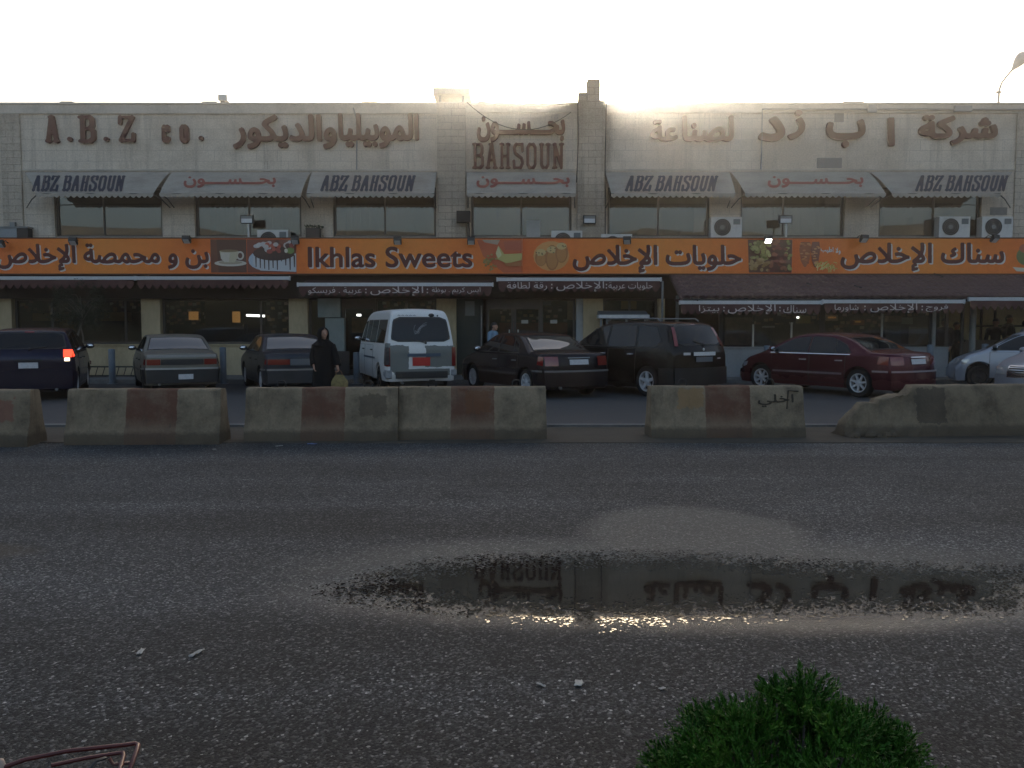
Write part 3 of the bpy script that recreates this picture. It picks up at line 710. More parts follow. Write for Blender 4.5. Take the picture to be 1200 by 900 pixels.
mull(883, 380, 407.5, .022, wp); mull(928, 378, 407.5, .022, wp); mull(1034, 360, 407.5, .022, wp); mull(1095, 360, 440, .05, M['greymetal']); mull(1091, 352, 407.5, .03)
b = MB(); b.box(XG(845) + .052, YG + .05, ZG(407.4), XG(1110) - .042, YG + .058, ZG(348)); b.build('pane', M['glass'], lean)
b = MB(); b.box(XG(845), YG - .01, ZG(348) + .003, XG(1300), YG + .12, ZG(341)); b.build('head_beam', M['blackmetal'], lean)
def inb2(px0, py0, px1, py1, d_, mat, name, d2=.25):
    Yi = YG + d_; b = MB(); b.box(wx(px0, py0, Yi), Yi, wz(py1, Yi), wx(px1, py0, Yi), Yi + d2, wz(py0, Yi)); b.build(name, mat, lean)
inb2(850, 372, 882, 404, .5, worn('faded food poster', (.22, .17, .12), .8, .6, 5), 'poster', .04)
inb2(884, 362, 962, 380, 1.6, goods, 'goods_shelf'); inb2(966, 362, 1033, 400, 1.7, goods, 'goods_shelf'); inb2(1036, 358, 1090, 371, 1.6, goods, 'goods_shelf'); inb2(833, 362, 836, 364, .35, M['lamp_tube'], 'spot_lamp', .04); inb2(934, 371, 936.5, 373, .5, M['lamp_tube'], 'spot_lamp', .04); inb2(1003, 376, 1009, 378, .6, M['lamp_warm'], 'spot_lamp', .04); inb2(971, 371, 980, 373, .5, M['lamp_warm'], 'spot_lamp', .04); inb2(896, 382, 908, 384, .5, wp, 'shelf'); inb2(938, 402, 947, 404, .3, M['lamp_warm'], 'price_light', .05); inb2(905, 384, 925, 406, 1.0, dark2, 'counter')
inb2(936, 370, 950, 379, .7, worn('yellow packet', (.26, .22, .05), .7), 'packet'); inb2(968, 369, 982, 376, .6, worn('pale packet', (.36, .33, .25), .7), 'packet'); inb2(1000, 375, 1013, 381, .8, worn('pink bread case', (.40, .14, .09), .7, .3, 5), 'bread_case')
inb2(1037, 382, 1056, 406, .5, worn('grey fridge', (.10, .11, .11), .5), 'fridge'); inb2(1066, 383, 1088, 404, .5, worn('ochre menu board', (.30, .22, .12), .7, .2, 2), 'menu_board', .05); inb2(1057, 372, 1070, 380, .45, M['paper'], 'notice', .02)
inb2(1042, 370, 1058, 377, .7, worn('loaf shelf', (.30, .2, .11), .7, .5, 8), 'shelf')
# right end: open shop with a pale back wall
b = MB(); b.box(XG(1148, 375), YG + 2.2, Z1, XG(1230, 375) + 1.5, YG + 2.28, ZG(345)); b.build('back_wall', worn('pale yellow wall', (.78, .72, .50), .8, .15, 1), lean)
b = MB()
for q in (1150, 1166): b.box(wx(q, 375, YG + 2.1), YG + 2.12, wz(410, YG + 2.1), wx(q + 2, 375, YG + 2.1), YG + 2.18, wz(362, YG + 2.1))
b.box(wx(1143, 375, YG + 2.1), YG + 2.05, wz(383, YG + 2.1), wx(1240, 375, YG + 2.1), YG + 2.11, wz(381, YG + 2.1)); b.build('window_bars', M['blackmetal'], lean)
b = MB(); b.box(XG(1143), YG + .6, Z1, XG(1210), YG + .7, ZG(401)); b.box(XG(1143), YG + .55, ZG(401) + .003, XG(1210), YG + .95, ZG(399)); b.build('counter', worn('brown counter', (.07, .05, .035), .6, .4, 3), lean)
b = MB(); b.tube([(XG(1134, 390), YG - .25, Z1), (XG(1134, 390), YG - .25, ZG(349))], .085, 12); b.build('drain_pipe', worn('grey plastic pipe', (.19, .195, .19), .6, .25, 2), lean)
b = MB(); b.tube([(XG(1125, 390), YG - .1, Z1), (XG(1125, 390), YG - .1, ZG(349))], .05, 10); b.build('post', M['blackmetal'], lean)
# tiled roof: waves across, steps down the slope
xa, xb_ = wx(786, 320, 25.15), 22.0; y_t, y_e = 25.15, 23.3; z_t, z_e = wz(320, 25.15), wz(349, 23.3)
b = MB(); rows = []; nr = 7; nxw = int((xb_ - xa) / .2) * 6
for rrow in range(nr):
    for e in (0, 1):
        s_ = (rrow + e) / nr; y = y_t + (y_e - y_t) * s_; z = z_t + (z_e - z_t) * s_ + (.03 if e else 0)
        rows.append([(xa + (xb_ - xa) * i / nxw, y, z + .035 * abs(math.sin(math.pi * i / 6)) + .008 * mnoise.noise((i * .05, rrow * 3, 1))) for i in range(nxw + 1)])
b.grid(rows); b.grid([[(p[0], p[1], p[2] - .07) for p in rows[0]], [(p[0], p[1], p[2] - .07) for p in rows[-1]]])
b.prism([(y_t, z_t), (y_e, z_e), (y_e, z_e - .1), (y_t, z_t - .1)], xa - .05, xa - .002, 'x')
b.build('tile_roof', M['tile'], lean, recalc=True)
b = MB(); b.box(xa, y_e - .01, z_e - .10, xb_, y_e + .05, z_e - .03); b.build('gutter', M['blackmetal'], lean)
b = MB(); b.box(xa + .02, YG, Z1, xa + .1, YG + .08, z_e + .1); b.tube([(XG(774, 360), YG - .3, Z1), (XG(774, 360), YG - .3, ZG(330))], .03); b.build('post', M['greymetal'], lean)
# loose straps on the tiles
b = MB()
for (x0, y0, x1, y1) in ((945, 335, 951, 338), (1001, 338, 1010, 341), (1090, 322, 1105, 328), (810, 352, 818, 355)):
    t0 = (y0 - 320) / 29; t1 = (y1 - 320) / 29
    b.tube([(wx(x0, y0, y_t + (y_e - y_t) * t0), y_t + (y_e - y_t) * t0, z_t + (z_e - z_t) * t0 + .07), (wx(x1, y1, y_t + (y_e - y_t) * t1), y_t + (y_e - y_t) * t1, z_t + (z_e - z_t) * t1 + .08)], .02, 5)
b.build('tile_debris', M['blackmetal'], lean)
# hazy air, one even box round everything
hz = bpy.data.materials.new('hazy air'); hz.use_nodes = True; hz.node_tree.nodes.remove(hz.node_tree.nodes['Principled BSDF'])
pv = N(hz, 'ShaderNodeVolumePrincipled'); pv.inputs['Color'].default_value = (1, .955, .89, 1); pv.inputs['Density'].default_value = .0019; pv.inputs['Anisotropy'].default_value = .87
L(hz, pv.outputs[0], hz.node_tree.nodes['Material Output'].inputs['Volume'])
b = MB(); b.box(-410, -410, -1.4, 410, 410, 36); o = b.build('haze', hz); o['kind'] = 'stuff'
#@@CARS
# ================================================================== signs, lettering, awnings, things on the facade
def flat_fn(x0, x1, z0, z1, Y):
    return lambda u, v, w_: (x0 + u * (x1 - x0), Y - w_, z0 + v * (z1 - z0))
def px_fn(px0, px1, py0, py1, Y):
    pm = (px0 + px1) / 2; ym = (py0 + py1) / 2
    return flat_fn(wx(px0, ym, Y), wx(px1, ym, Y), wz(py1, Y), wz(py0, Y), Y)
SER = {
 'A': [(.14, 0, .46, 1), (.86, 0, .54, 1), (.28, .34, .72, .34), (0, 0, .3, 0), (.7, 0, 1, 0), (.3, 1, .56, 1)],
 'B': [(.2, 0, .2, 1), (0, 0, .7, 0), (0, 1, .66, 1), (.2, .53, .7, .53), (.7, 1, .86, .9), (.86, .9, .86, .64), (.86, .64, .7, .53), (.7, .53, .92, .42), (.92, .42, .92, .12), (.92, .12, .7, 0)],
 'Z': [(.1, 1, .92, 1), (.92, 1, .1, 0), (.06, 0, .95, 0), (.1, 1, .06, .74), (.95, 0, .98, .26)],
 'H': [(.2, 0, .2, 1), (.8, 0, .8, 1), (.2, .5, .8, .5), (.05, 0, .35, 0), (.05, 1, .35, 1), (.65, 0, .95, 0), (.65, 1, .95, 1)],
 'S': [(.9, .72, .88, 1), (.88, 1, .3, 1), (.3, 1, .1, .86), (.1, .86, .2, .62), (.2, .62, .82, .40), (.82, .40, .92, .2), (.92, .2, .74, 0), (.74, 0, .12, 0), (.12, 0, .08, .28)],
 'O': [(.14, .14, .14, .86), (.14, .86, .32, 1), (.32, 1, .68, 1), (.68, 1, .86, .86), (.86, .86, .86, .14), (.86, .14, .68, 0), (.68, 0, .32, 0), (.32, 0, .14, .14)],
 'U': [(.18, 1, .18, .14), (.18, .14, .34, 0), (.34, 0, .66, 0), (.66, 0, .82, .14), (.82, .14, .82, 1), (.04, 1, .34, 1), (.66, 1, .96, 1)],
 'N': [(.18, 0, .18, 1), (.18, 1, .82, 0), (.82, 0, .82, 1), (.02, 0, .34, 0), (.04, 1, .26, 1), (.66, 1, .98, 1)],
 'C': [(.86, .72, .84, 1), (.84, 1, .3, 1), (.3, 1, .14, .86), (.14, .86, .14, .14), (.14, .14, .3, 0), (.3, 0, .7, 0), (.7, 0, .88, .2)],
 '.': [(.5, .05, .5, .06)],
}
def slab(text, aspect, sw, shear=0, gap=.28, rows=34, thin=.7):
    pos_ = 0; st = []; adv = []
    for ch in text:
        if ch == ' ': pos_ += .55; continue
        adv.append((ch, pos_)); pos_ += 1 + gap
    tot = pos_ - gap
    for ch, p in adv:
        for (a, b, c, d_) in SER[ch]:
            ww = sw * (thin if abs(d_ - b) < .05 else 1)
            q = lambda x, y: ((p + x) / tot * (1 - shear) + shear * y)
            st.append((q(a, b), b, q(c, d_), d_, ww))
    return text_cells(None, rows, 0, aspect, 0, st, sw)

# ---- raised lettering on the stone
YL = YW - .012
def wall_word(name, label, items, mat=None, depth=.10):
    q = items[0][2]; r0 = root(name, (wx(q[0], q[3], YL), YL, wz(q[3], YL)), label, 'lettering', 'raised letters on the stone front')
    for kind, t, (x0, x1, y0, y1), bd in items:
        asp = (x1 - x0) / (y1 - y0); rows = max(12, int((y1 - y0) * 1.3))
        if kind == 'ar': cells = arabic(t, asp, bd, rows)
        elif kind == 'la': cells = latin(t, asp, bd, rows)
        else: cells = slab(t, asp, bd, rows=rows)
        mb = MB(); put_text(mb, cells, px_fn(x0, x1, y0, y1, YL), depth); mb.build('letter', mat or M['oxide'], r0)
wall_word('wall_lettering', 'raised dark red A.B.Z letters at the left end of the stone front', [('sl', 'A', (56, 69, 138, 166), .17), ('sl', 'B', (95, 112, 138, 166), .19), ('sl', 'Z', (141, 158, 138, 165), .17), ('la', '.', (80.5, 86, 161, 166.5), 0), ('la', '.', (123, 129, 161, 166.5), 0)])
wall_word('wall_lettering', 'small raised co. after the large A.B.Z letters', [('sl', 'C', (192, 199, 149, 166), .26), ('sl', 'O', (213, 221, 149, 166), .28), ('la', '.', (234, 239.5, 160, 165.5), 0)])
wall_word('wall_lettering', 'long raised red Arabic furniture and decor line on the left wall panel', [('ar', 'الموبيليا', (398, 490, 134.5, 173), .035), ('ar', 'والديكور', (275, 394, 136, 174), .035)])
wall_word('wall_lettering', 'short raised Arabic name above BAHSOUN on the narrow middle panel', [('ar', 'بحـــســـون', (560, 661, 138, 166), .045)])
wall_word('wall_lettering', 'raised slab serif BAHSOUN on the narrow middle panel', [('sl', 'BAHSOUN', (554.5, 660, 169.5, 197), .12)])
wall_word('wall_lettering', 'raised Arabic word of two pieces nearest the middle on the right wall panel', [('ar', 'لصنا', (800, 858, 137, 165.5), .045), ('ar', 'عة', (763, 793, 142, 165), .05)])
wall_word('wall_lettering', 'row of single raised Arabic letters spaced out on the right wall panel', [('ar', 'د', (890, 917, 139, 164), .09), ('ar', 'ز', (924, 941, 131, 163), .05), ('ar', 'ب', (969, 1011, 142, 172), .06), ('ar', 'ا', (1039.5, 1047, 139, 171), .02)])
wall_word('wall_lettering', 'raised Arabic company word at the right end of the stone front', [('ar', 'شركة', (1077, 1166, 137, 169), .05)])

# ---- upper awnings
YFA = YW - .92
def scallop_pts(x0, x1, zt, zb, per, rev=False):
    n = max(3, int(round((x1 - x0) / per))); p = (x1 - x0) / n; pts = [(x0, zt), (x1, zt)]
    for i in range(n):
        for k in range(5):
            t = k / 4; xx = x1 - p * (i + t); pts.append((xx, zb + (zt - zb) * .55 * (1 - math.sin(math.pi * t)) ** 1.0))
    return pts
def strip_scallop(b, x0, x1, y, zt, zb, per, th=.012, mi=None):
    """valance as a row of narrow pieces so every face stays convex"""
    n = max(3, int(round((x1 - x0) / per))); p = (x1 - x0) / n; K = 6
    for i in range(n):
        for k in range(K):
            ta, tb = k / K, (k + 1) / K; f = lambda t: zb + (zt - zb) * .5 * (1 - math.sin(math.pi * t))
            xa_, xb2 = x0 + p * (i + ta), x0 + p * (i + tb); wv = .018 * math.sin((xa_) * 5.1) ; wv2 = .018 * math.sin((xb2) * 5.1)
            b.add([(xa_, y + wv, f(ta)), (xb2, y + wv2, f(tb)), (xb2, y + wv2, zt), (xa_, y + wv, zt), (xa_, y + wv + th, f(ta)), (xb2, y + wv2 + th, f(tb)), (xb2, y + wv2 + th, zt), (xa_, y + wv + th, zt)],
                  [(0, 1, 2, 3), (7, 6, 5, 4), (0, 4, 5, 1)], mi)
aw = [(28, 201, 40, 182, 'ABZ', (38, 147), 'grey awning at the left end with navy slab lettering, its left side pulled in'),
      (201, 365, 185, 355, 'AR', (216, 323), 'grey awning with faded red Arabic script, second from the left end'),
      (365, 513, 357, 511, 'ABZ', (376, 487), 'grey awning with navy lettering just left of the rough stone pilaster'),
      (546, 676, 545, 677, 'AR', (559, 667), 'narrow grey awning with red Arabic script under the BAHSOUN panel'),
      (708, 855, 714, 864, 'ABZ', (733, 841), 'grey awning with navy lettering just right of the chimney stub pilaster'),
      (855, 1018, 871, 1040, 'AR', (900, 1011), 'grey awning with red Arabic script on the right half of the front'),
      (1018, 1187, 1043, 1175, 'ABZ', (1073, 1181), 'grey awning at the right end with navy lettering above two air conditioners')]
for k, (a0, a1, f0, f1, kind, (t0, t1), lab) in enumerate(aw):
    yt, yb = 201.5 + .3 * math.sin(k * 2), 226.5; xt0, xt1 = X(a0, 201) + .02, X(a1, 201) - .02; xb0, xb1 = wx(f0, 226, YFA) + .05, wx(f1, 226, YFA) - .05
    zt, zb = Z(yt), wz(yb, YFA)
    r0 = root('window_awning', ((xt0 + xt1) / 2, YW, zt), lab, 'awning', 'grey awnings over the upper windows')
    b = MB(); rows = []; nu = 24
    for j in range(9):
        t = j / 8; rows.append([((xt0 + (xt1 - xt0) * i / nu) * (1 - t) + (xb0 + (xb1 - xb0) * i / nu) * t, YW - .01 - .91 * t, zt + (zb - zt) * t + .05 * math.sin(math.pi * t) + .012 * mnoise.noise((i * .35 + k * 9, t * 2, 2)) * math.sin(math.pi * t)) for i in range(nu + 1)])
    b.grid(rows); b.build('canopy', M['canvas'], r0, smooth=60)
    b = MB(); strip_scallop(b, xb0, xb1, YFA - .012, zb, wz(231.8, YFA), .168); b.build('valance', M['canvas'], r0)
    b = MB(); b.tube([(xb0, YFA + .02, zb - .01), (xb1, YFA + .02, zb - .01)], .02, 6)
    for xx, xw in ((xb0 + .04, xt0 + .04), (xb1 - .04, xt1 - .04)): b.tube([(xx, YFA + .02, zb - .02), ((xx + xw) / 2, YFA + .45, zb - .10), (xw, YW - .03, zb - .28)], .017, 6)
    b.build('arm', M['blackmetal'], r0)
    def fn(u, v, w_, t0=t0, t1=t1, xt0=xt0, xt1=xt1, xb0=xb0, xb1=xb1, zt=zt, zb=zb, kind=kind):
        s_ = (.90 - .60 * v) if kind == 'ABZ' else (.80 - .48 * v)
        y = YW - .01 - .91 * s_; x = wx(t0 + (t1 - t0) * u, 216, y)
        z = zt + (zb - zt) * s_ + .05 * math.sin(math.pi * s_) + .012 + w_
        return (x, y - .012, z)
    b = MB()
    if kind == 'ABZ': put_text(b, slab('ABZ BAHSOUN', (t1 - t0) / 17, .185, .035, .30, 26, .6), fn); b.build('lettering', M['blue_ink'], r0)
    else: put_text(b, arabic('بحـــســــون', (t1 - t0) / 14, .05, 20), fn); b.build('lettering', M['red_ink'], r0)

# ---- the long orange shop sign, four boards butted end to end
YS = 24.9
sgm = bsdf('printed orange sign', (.6, .2, .04), .45, 0, .4); p_ = pos(sgm); s_x = N(sgm, 'ShaderNodeSeparateXYZ'); L(sgm, p_, s_x.inputs[0])
wv = mth(sgm, 'ADD', mth(sgm, 'MULTIPLY', mth(sgm, 'ABSOLUTE', s_x.outputs[0]), .21), mth(sgm, 'MULTIPLY', nz(sgm, p_, .9, 2), .22))
cc = ramp(sgm, wv, [(.12, (.80, .255, .030)), (.55, (.78, .19, .018)), (.95, (.72, .115, .014))])
L(sgm, mixc(sgm, .18, cc, ramp(sgm, nz(sgm, p_, 5, 6, .7), [(.35, (.36, .09, .02)), (.7, (.86, .26, .04))])), B(sgm).inputs['Base Color'])
FL = {}
def flat(col, rough=.5):
    k = tuple(round(c, 3) for c in col)
    if k not in FL: FL[k] = bsdf('print %02d' % len(FL), col, rough)
    return FL[k]
def xs_(q): return wx(q, 299, YS)
def picture(name, parent, shapes):
    """flat printed picture: ellipses and polygons in photo units, each 1.2 mm above the last"""
    cols = []; b = MB(); h = .004
    for sh in shapes:
        col = sh[-1]; m_ = flat(col)
        if m_ not in cols: cols.append(m_)
        pts = ell_pts(*sh[1:5], n=18) if sh[0] == 'e' else (ell_pts(sh[1], sh[2], sh[3], sh[4], 14, sh[5], sh[6]) if sh[0] == 'a' else sh[1])
        b.add([(xs_(x), YS - h, wz(y, YS)) for x, y in pts], [tuple(range(len(pts)))], cols.index(m_)); h += .0012
    return b.build(name, cols, parent)
zs0, zs1 = wz(320.5, YS), wz(279.5, YS)
sign_defs = [(-46, 347.3, 'بن و محمصة الإخلاص', (-4, 244, 286, 316.5), 'long orange shop sign with dark red Arabic lettering, a coffee cup and a cake'),
             (347.6, 611.6, 'Ikhlas Sweets', (361.5, 553, 289.5, 313), 'orange shop sign reading Ikhlas Sweets'),
             (612, 928, 'حلويات الإخلاص', (672, 868, 287.5, 319), 'orange shop sign with pastry rolls left and mixed nuts right of its Arabic lettering'),
             (928.4, 1320, 'سناك الإخلاص', (986, 1176, 285, 317), 'orange snack bar sign with roast meat and fries beside its Arabic lettering')]
for k, (a0, a1, txt, (t0, t1, u0, u1), lab) in enumerate(sign_defs):
    xa, xb_ = xs_(a0), xs_(a1)
    sg = root('shop_sign', ((xs_(t0) + xs_(t1)) / 2, YS, zs0), lab, 'sign', 'orange signboards over the shops')
    b = MB(); b.box(xa, YS, zs0, xb_, YS + .22, zs1); b.build('board', sgm, sg)
    b = MB(); b.box(xa, YS - .02, zs1 + .002, xb_, YS + .22, zs1 + .03); b.box(xa, YS - .02, zs0 - .04, xb_, YS + .22, zs0 - .002); b.build('edge_trim', worn('rusty brown trim', (.10, .045, .025), .7, .4, 3), sg)
    asp = (t1 - t0) / (u1 - u0)
    cells = latin(txt, asp, .032, 36) if k == 1 else arabic(txt, asp, .030, 46)
    for (dx, dy, h, mat, nm) in ((1.6, 1.5, .004, M['letter_white'], 'lettering_shadow'), (0, 0, .009, M['letter_red'], 'lettering')):
        b = MB(); put_text(b, cells, px_fn(t0 + dx, t1 + dx, u0 + dy, u1 + dy, YS - h)); b.build(nm, mat, sg)
    if k == 0:
        br, wh = (.10, .035, .018), (.55, .50, .42)
        cof = [('p', [(247, 280.5), (289, 280.5), (289, 319.5), (247, 319.5)], (.16, .05, .022)), ('p', [(254, 280.5), (289, 280.5), (289, 319.5), (256, 319.5)], br), ('e', 270, 308.5, 19, 3.6, wh), ('e', 270, 307.6, 14, 2.2, (.36, .30, .22)),
               ('e', 281.5, 299.5, 4.6, 5.2, wh), ('e', 281.5, 299.5, 2.6, 3.2, br), ('p', [(257.5, 294), (279.5, 294), (278.5, 302), (275, 307.5), (263, 307.5), (259, 303)], (.50, .44, .30)), ('p', [(259, 296), (270, 296), (268, 307), (263, 307), (259, 303)], wh), ('e', 268.5, 294, 11, 1.6, (.22, .15, .08))]
        picture('picture', sg, cof)
        rr = random.Random(5); ck = [('p', [(289.6, 280.5), (347, 280.5), (347, 319.5), (289.6, 319.5)], (.20, .05, .025)), ('e', 311, 305, 20, 12, (.40, .46, .52)), ('p', [(297, 297), (347, 297), (347, 318.5), (305, 317), (296, 309)], (.50, .52, .54)), ('e', 321, 297, 24.5, 8.5, (.055, .022, .016))]
        for q in range(10): xq = 299 + q * 5; ln = 4 + rr.random() * 11; ck.append(('p', [(xq, 299), (xq + 1.9, 299), (xq + 1.5, 302 + ln), (xq + .4, 302 + ln)], (.045, .018, .014)))
        for q in range(34): ck.append(('e', 300 + rr.random() * 44, 284 + rr.random() * 11, 2.2 + rr.random() * 1.4, 2.0 + rr.random(), rr.choice([(.45, .10, .06), (.60, .55, .52), (.52, .48, .46), (.32, .06, .045), (.50, .42, .38), (.10, .03, .02)])))
        ck += [('e', 341, 294, 4.5, 3.6, (.16, .24, .06)), ('e', 336, 294, 2, 2.6, (.58, .56, .46))]
        picture('picture', sg, ck)
    if k == 1:
        rr = random.Random(8); ds = [('p', [(559, 281), (611, 281), (611, 319.5), (590, 319.5), (566, 300)], (.50, .10, .03)), ('p', [(565, 281), (586, 281), (583, 287), (568, 284)], (.36, .27, .20)), ('p', [(590, 283), (611, 282), (611, 294), (592, 293)], (.42, .09, .04))]
        for q in range(30): ds.append(('e', 573 + rr.gauss(0, 4.5), 306 + rr.gauss(0, 4), 1.4, 1.3, rr.choice([(.30, .20, .05), (.24, .17, .04), (.36, .25, .08)])))
        ds += [('p', [(584, 288), (591, 298), (612, 297), (611, 305), (594, 309), (583, 304), (581, 297)], (.46, .38, .12)), ('p', [(584, 288), (588, 299), (584, 303), (581, 297)], (.58, .54, .28)), ('p', [(590, 309), (611, 306), (611, 312), (594, 312)], (.40, .14, .04))]
        picture('picture', sg, ds)
    if k == 2:
        rr = random.Random(9); ro = [('e', 646, 300, 21, 17.5, (.62, .28, .08))]
        for (cx_, cy_, rx, ry) in ((634, 302, 7, 10), (647, 302, 8, 15), (658, 296, 7.5, 12)):
            ro += [('e', cx_, cy_, rx, ry, (.36, .14, .035)), ('e', cx_, cy_ + 2, rx * .75, ry * .75, (.45, .19, .05)), ('e', cx_, cy_ - ry * .62, rx * .8, 4, (.55, .38, .16))]
            for q in range(7): ro.append(('e', cx_ + rr.gauss(0, 2.6), cy_ - ry * .6 + rr.gauss(0, 1.6), 1, .8, rr.choice([(.20, .12, .04), (.16, .16, .05), (.50, .36, .18)])))
        picture('picture', sg, ro)
        nu_ = [('p', [(876, 281), (928, 281), (928, 319.5), (878, 319.5)], (.13, .05, .025))]
        for q in range(150):
            xq = 879 + rr.random() * 46; yq = 282.5 + rr.random() * 35
            pal = [(.30, .27, .08), (.38, .34, .13), (.22, .20, .06)] if (xq < 900 and yq < 304) or xq > 921 else ([(.30, .17, .06), (.38, .25, .11)] if yq > 303 and xq < 900 else [(.22, .06, .035), (.14, .04, .025), (.30, .10, .05)])
            nu_.append(('e', xq, yq, 1.6 + rr.random() * 1.5, 1.4 + rr.random(), rr.choice(pal)))
        picture('picture', sg, nu_)
    if k == 3:
        rr = random.Random(12); sh_ = []
        for (cx_, hw_) in ((943.5, 7), (955, 5.5)):
            sh_.append(('p', [(cx_ - hw_ * .75, 283.5), (cx_ + hw_ * .75, 283.5), (cx_ + hw_, 292), (cx_ + hw_ * .7, 306), (cx_ + 1, 313), (cx_ - 1, 313), (cx_ - hw_ * .7, 306), (cx_ - hw_, 292)], (.36, .10, .035) if hw_ > 6 else (.20, .055, .03)))
            for q in range(26):
                yq = 285 + rr.random() * 24; sh_.append(('e', cx_ + (rr.random() - .5) * hw_ * (1.5 if yq < 300 else .9), yq, 1.8, .8, rr.choice([(.55, .20, .06), (.48, .15, .05), (.28, .07, .03), (.60, .28, .12)])))
        for q in range(44): sh_.append(('p', (lambda x, y, a: [(x, y), (x + 5 * math.cos(a), y + 5 * math.sin(a)), (x + 5 * math.cos(a) + .9, y + 5 * math.sin(a) + .9), (x + .9, y + .9)])(956 + rr.random() * 22, 306 + rr.random() * 9 * min(1, 1), rr.random() * 3), rr.choice([(.62, .46, .12), (.52, .36, .07), (.68, .54, .22)])))
        picture('picture', sg, sh_); sh_ = [('e', 1203, 300, 12, 11, (.14, .16, .05)), ('e', 1204, 291, 10, 6, (.42, .12, .06)), ('p', [(1187, 313), (1215, 315), (1215, 319), (1192, 318)], (.60, .52, .40))]
        picture('picture', sg, sh_)
        b = MB(); f_ = px_fn(962, 985, 288, 296, YS - .006); put_text(b, arabic('ولا أطيب'.replace('أ', 'ا'), 2.9, .02, 14), lambda u, v, w_: (f_(u, v, w_)[0], f_(u, v, w_)[1], f_(u, v, w_)[2] - .06 * u)); b.build('slogan', M['letter_white'], sg)

# dark roller shutter housings under the sign
b = MB(); b.box(X(-60), 25.15, Z(350), X(775), 25.4, wz(322, 25.15)); b.build('shutter_box', worn('dark brown housing', (.035, .026, .020), .7, .3, 2), bld)

# ---- lower brown awnings
lowaw = [(-50, 157.5, 326, 338.5, 24.45, None, 'plain brown scalloped awning over the window behind the blue car'),
         (160, 339, 326, 338.5, 24.45, None, 'plain brown scalloped awning over the window behind the grey saloon'),
         (349.5, 577, 333.5, 347.5, 24.2, [('ايس كريم . بوظة', 506, 563), ('الإخلاص', 434, 496), ('عربية . فريسكو', 361, 424)], 'lettered brown awning over the entrance behind the white van'),
         (583, 774, 327.5, 342.5, 24.3, [('حلويات عربية', 713, 765), ('الإخلاص', 652, 708), ('رقة لطافة', 594, 641)], 'lettered brown awning over the glass double door'),
         (797, 962, 354.5, 369, 23.2, [('سناك', 918, 945), ('الإخلاص', 853, 909), ('بيتزا', 819, 843)], 'brown awning with three pale Arabic words at the left of the tiled roof edge'),
         (965, 1129, 353.5, 367.5, 23.2, [('فروج', 1085, 1111), ('الإخلاص', 1020, 1075), ('شاورما', 978, 1006)], 'brown awning with pale Arabic script in the middle of the tiled roof edge'),
         (1136, 1300, 350.5, 363, 23.2, None, 'blank brown awning at the right end of the tiled roof edge')]
for k, (a0, a1, yb_, yv, Yb, words, lab) in enumerate(lowaw):
    x0, x1 = wx(a0, yb_, Yb), wx(a1, yb_, Yb); zb = wz(yb_, Yb); zv = wz(yv, Yb)
    r0 = root('shop_awning', ((x0 + x1) / 2, Yb, zb), lab, 'awning', 'brown awnings over the shop windows')
    b = MB(); b.box(x0, Yb - .04, zb - .045, x1, Yb + .03, zb + .05); b.box(x0 - .03, Yb - .05, zb - .06, x0 - .002, Yb + .04, zb + .06); b.box(x1 + .002, Yb - .05, zb - .06, x1 + .03, Yb + .04, zb + .06); b.build('front_bar', M['alu'], r0)
    b = MB(); yw_ = min(25.14, Yb + 1.0); zw = zb + .17 if Yb > 24 else zb + .12
    b.grid([[(x0 + (x1 - x0) * i / 16, Yb + .03 + (yw_ - Yb - .03) * t, zb + (zw - zb) * t - .02 * math.sin(math.pi * t)) for i in range(17)] for t in (0, .25, .5, .75, 1)]); b.build('canopy', M['valance_brown'], r0, smooth=60)
    b = MB(); strip_scallop(b, x0 + .02, x1 - .02, Yb - .02, zb - .046, zv, .225 if k < 4 else .19); b.build('valance', M['valance_brown'], r0)
    b = MB()
    for q in (x0 + .25, x1 - .25): b.tube([(q, Yb + .02, zb - .02), (q + (.25 if q < (x0 + x1) / 2 else -.25), (Yb + yw_) / 2, zb - .05), (q, yw_, zb + .02)], .022, 6)
    b.build('arm', M['greymetal'], r0)
    if words:
        b = MB()
        for t, u0, u1 in words:
            big_ = t == 'الإخلاص'; top = yb_ + (1.9 if big_ else 3.0); bot = yv - (.8 if big_ else 2.2)
            put_text(b, arabic(t, (u1 - u0) / (bot - top), .0 if not big_ else .012, 20), px_fn(u0, u1, top, bot, Yb - .045))
        for q0, q1 in zip(words[:-1], words[1:]):
            xm = (q0[1] + q1[2]) / 2
            for dz in (-2.2, 1.6): b.box(wx(xm - .7, yb_, Yb), Yb - .05, wz((yb_ + yv) / 2 + dz + 1.6, Yb), wx(xm + .7, yb_, Yb), Yb - .045, wz((yb_ + yv) / 2 + dz, Yb))
        b.build('lettering', M['text_pale'], r0)

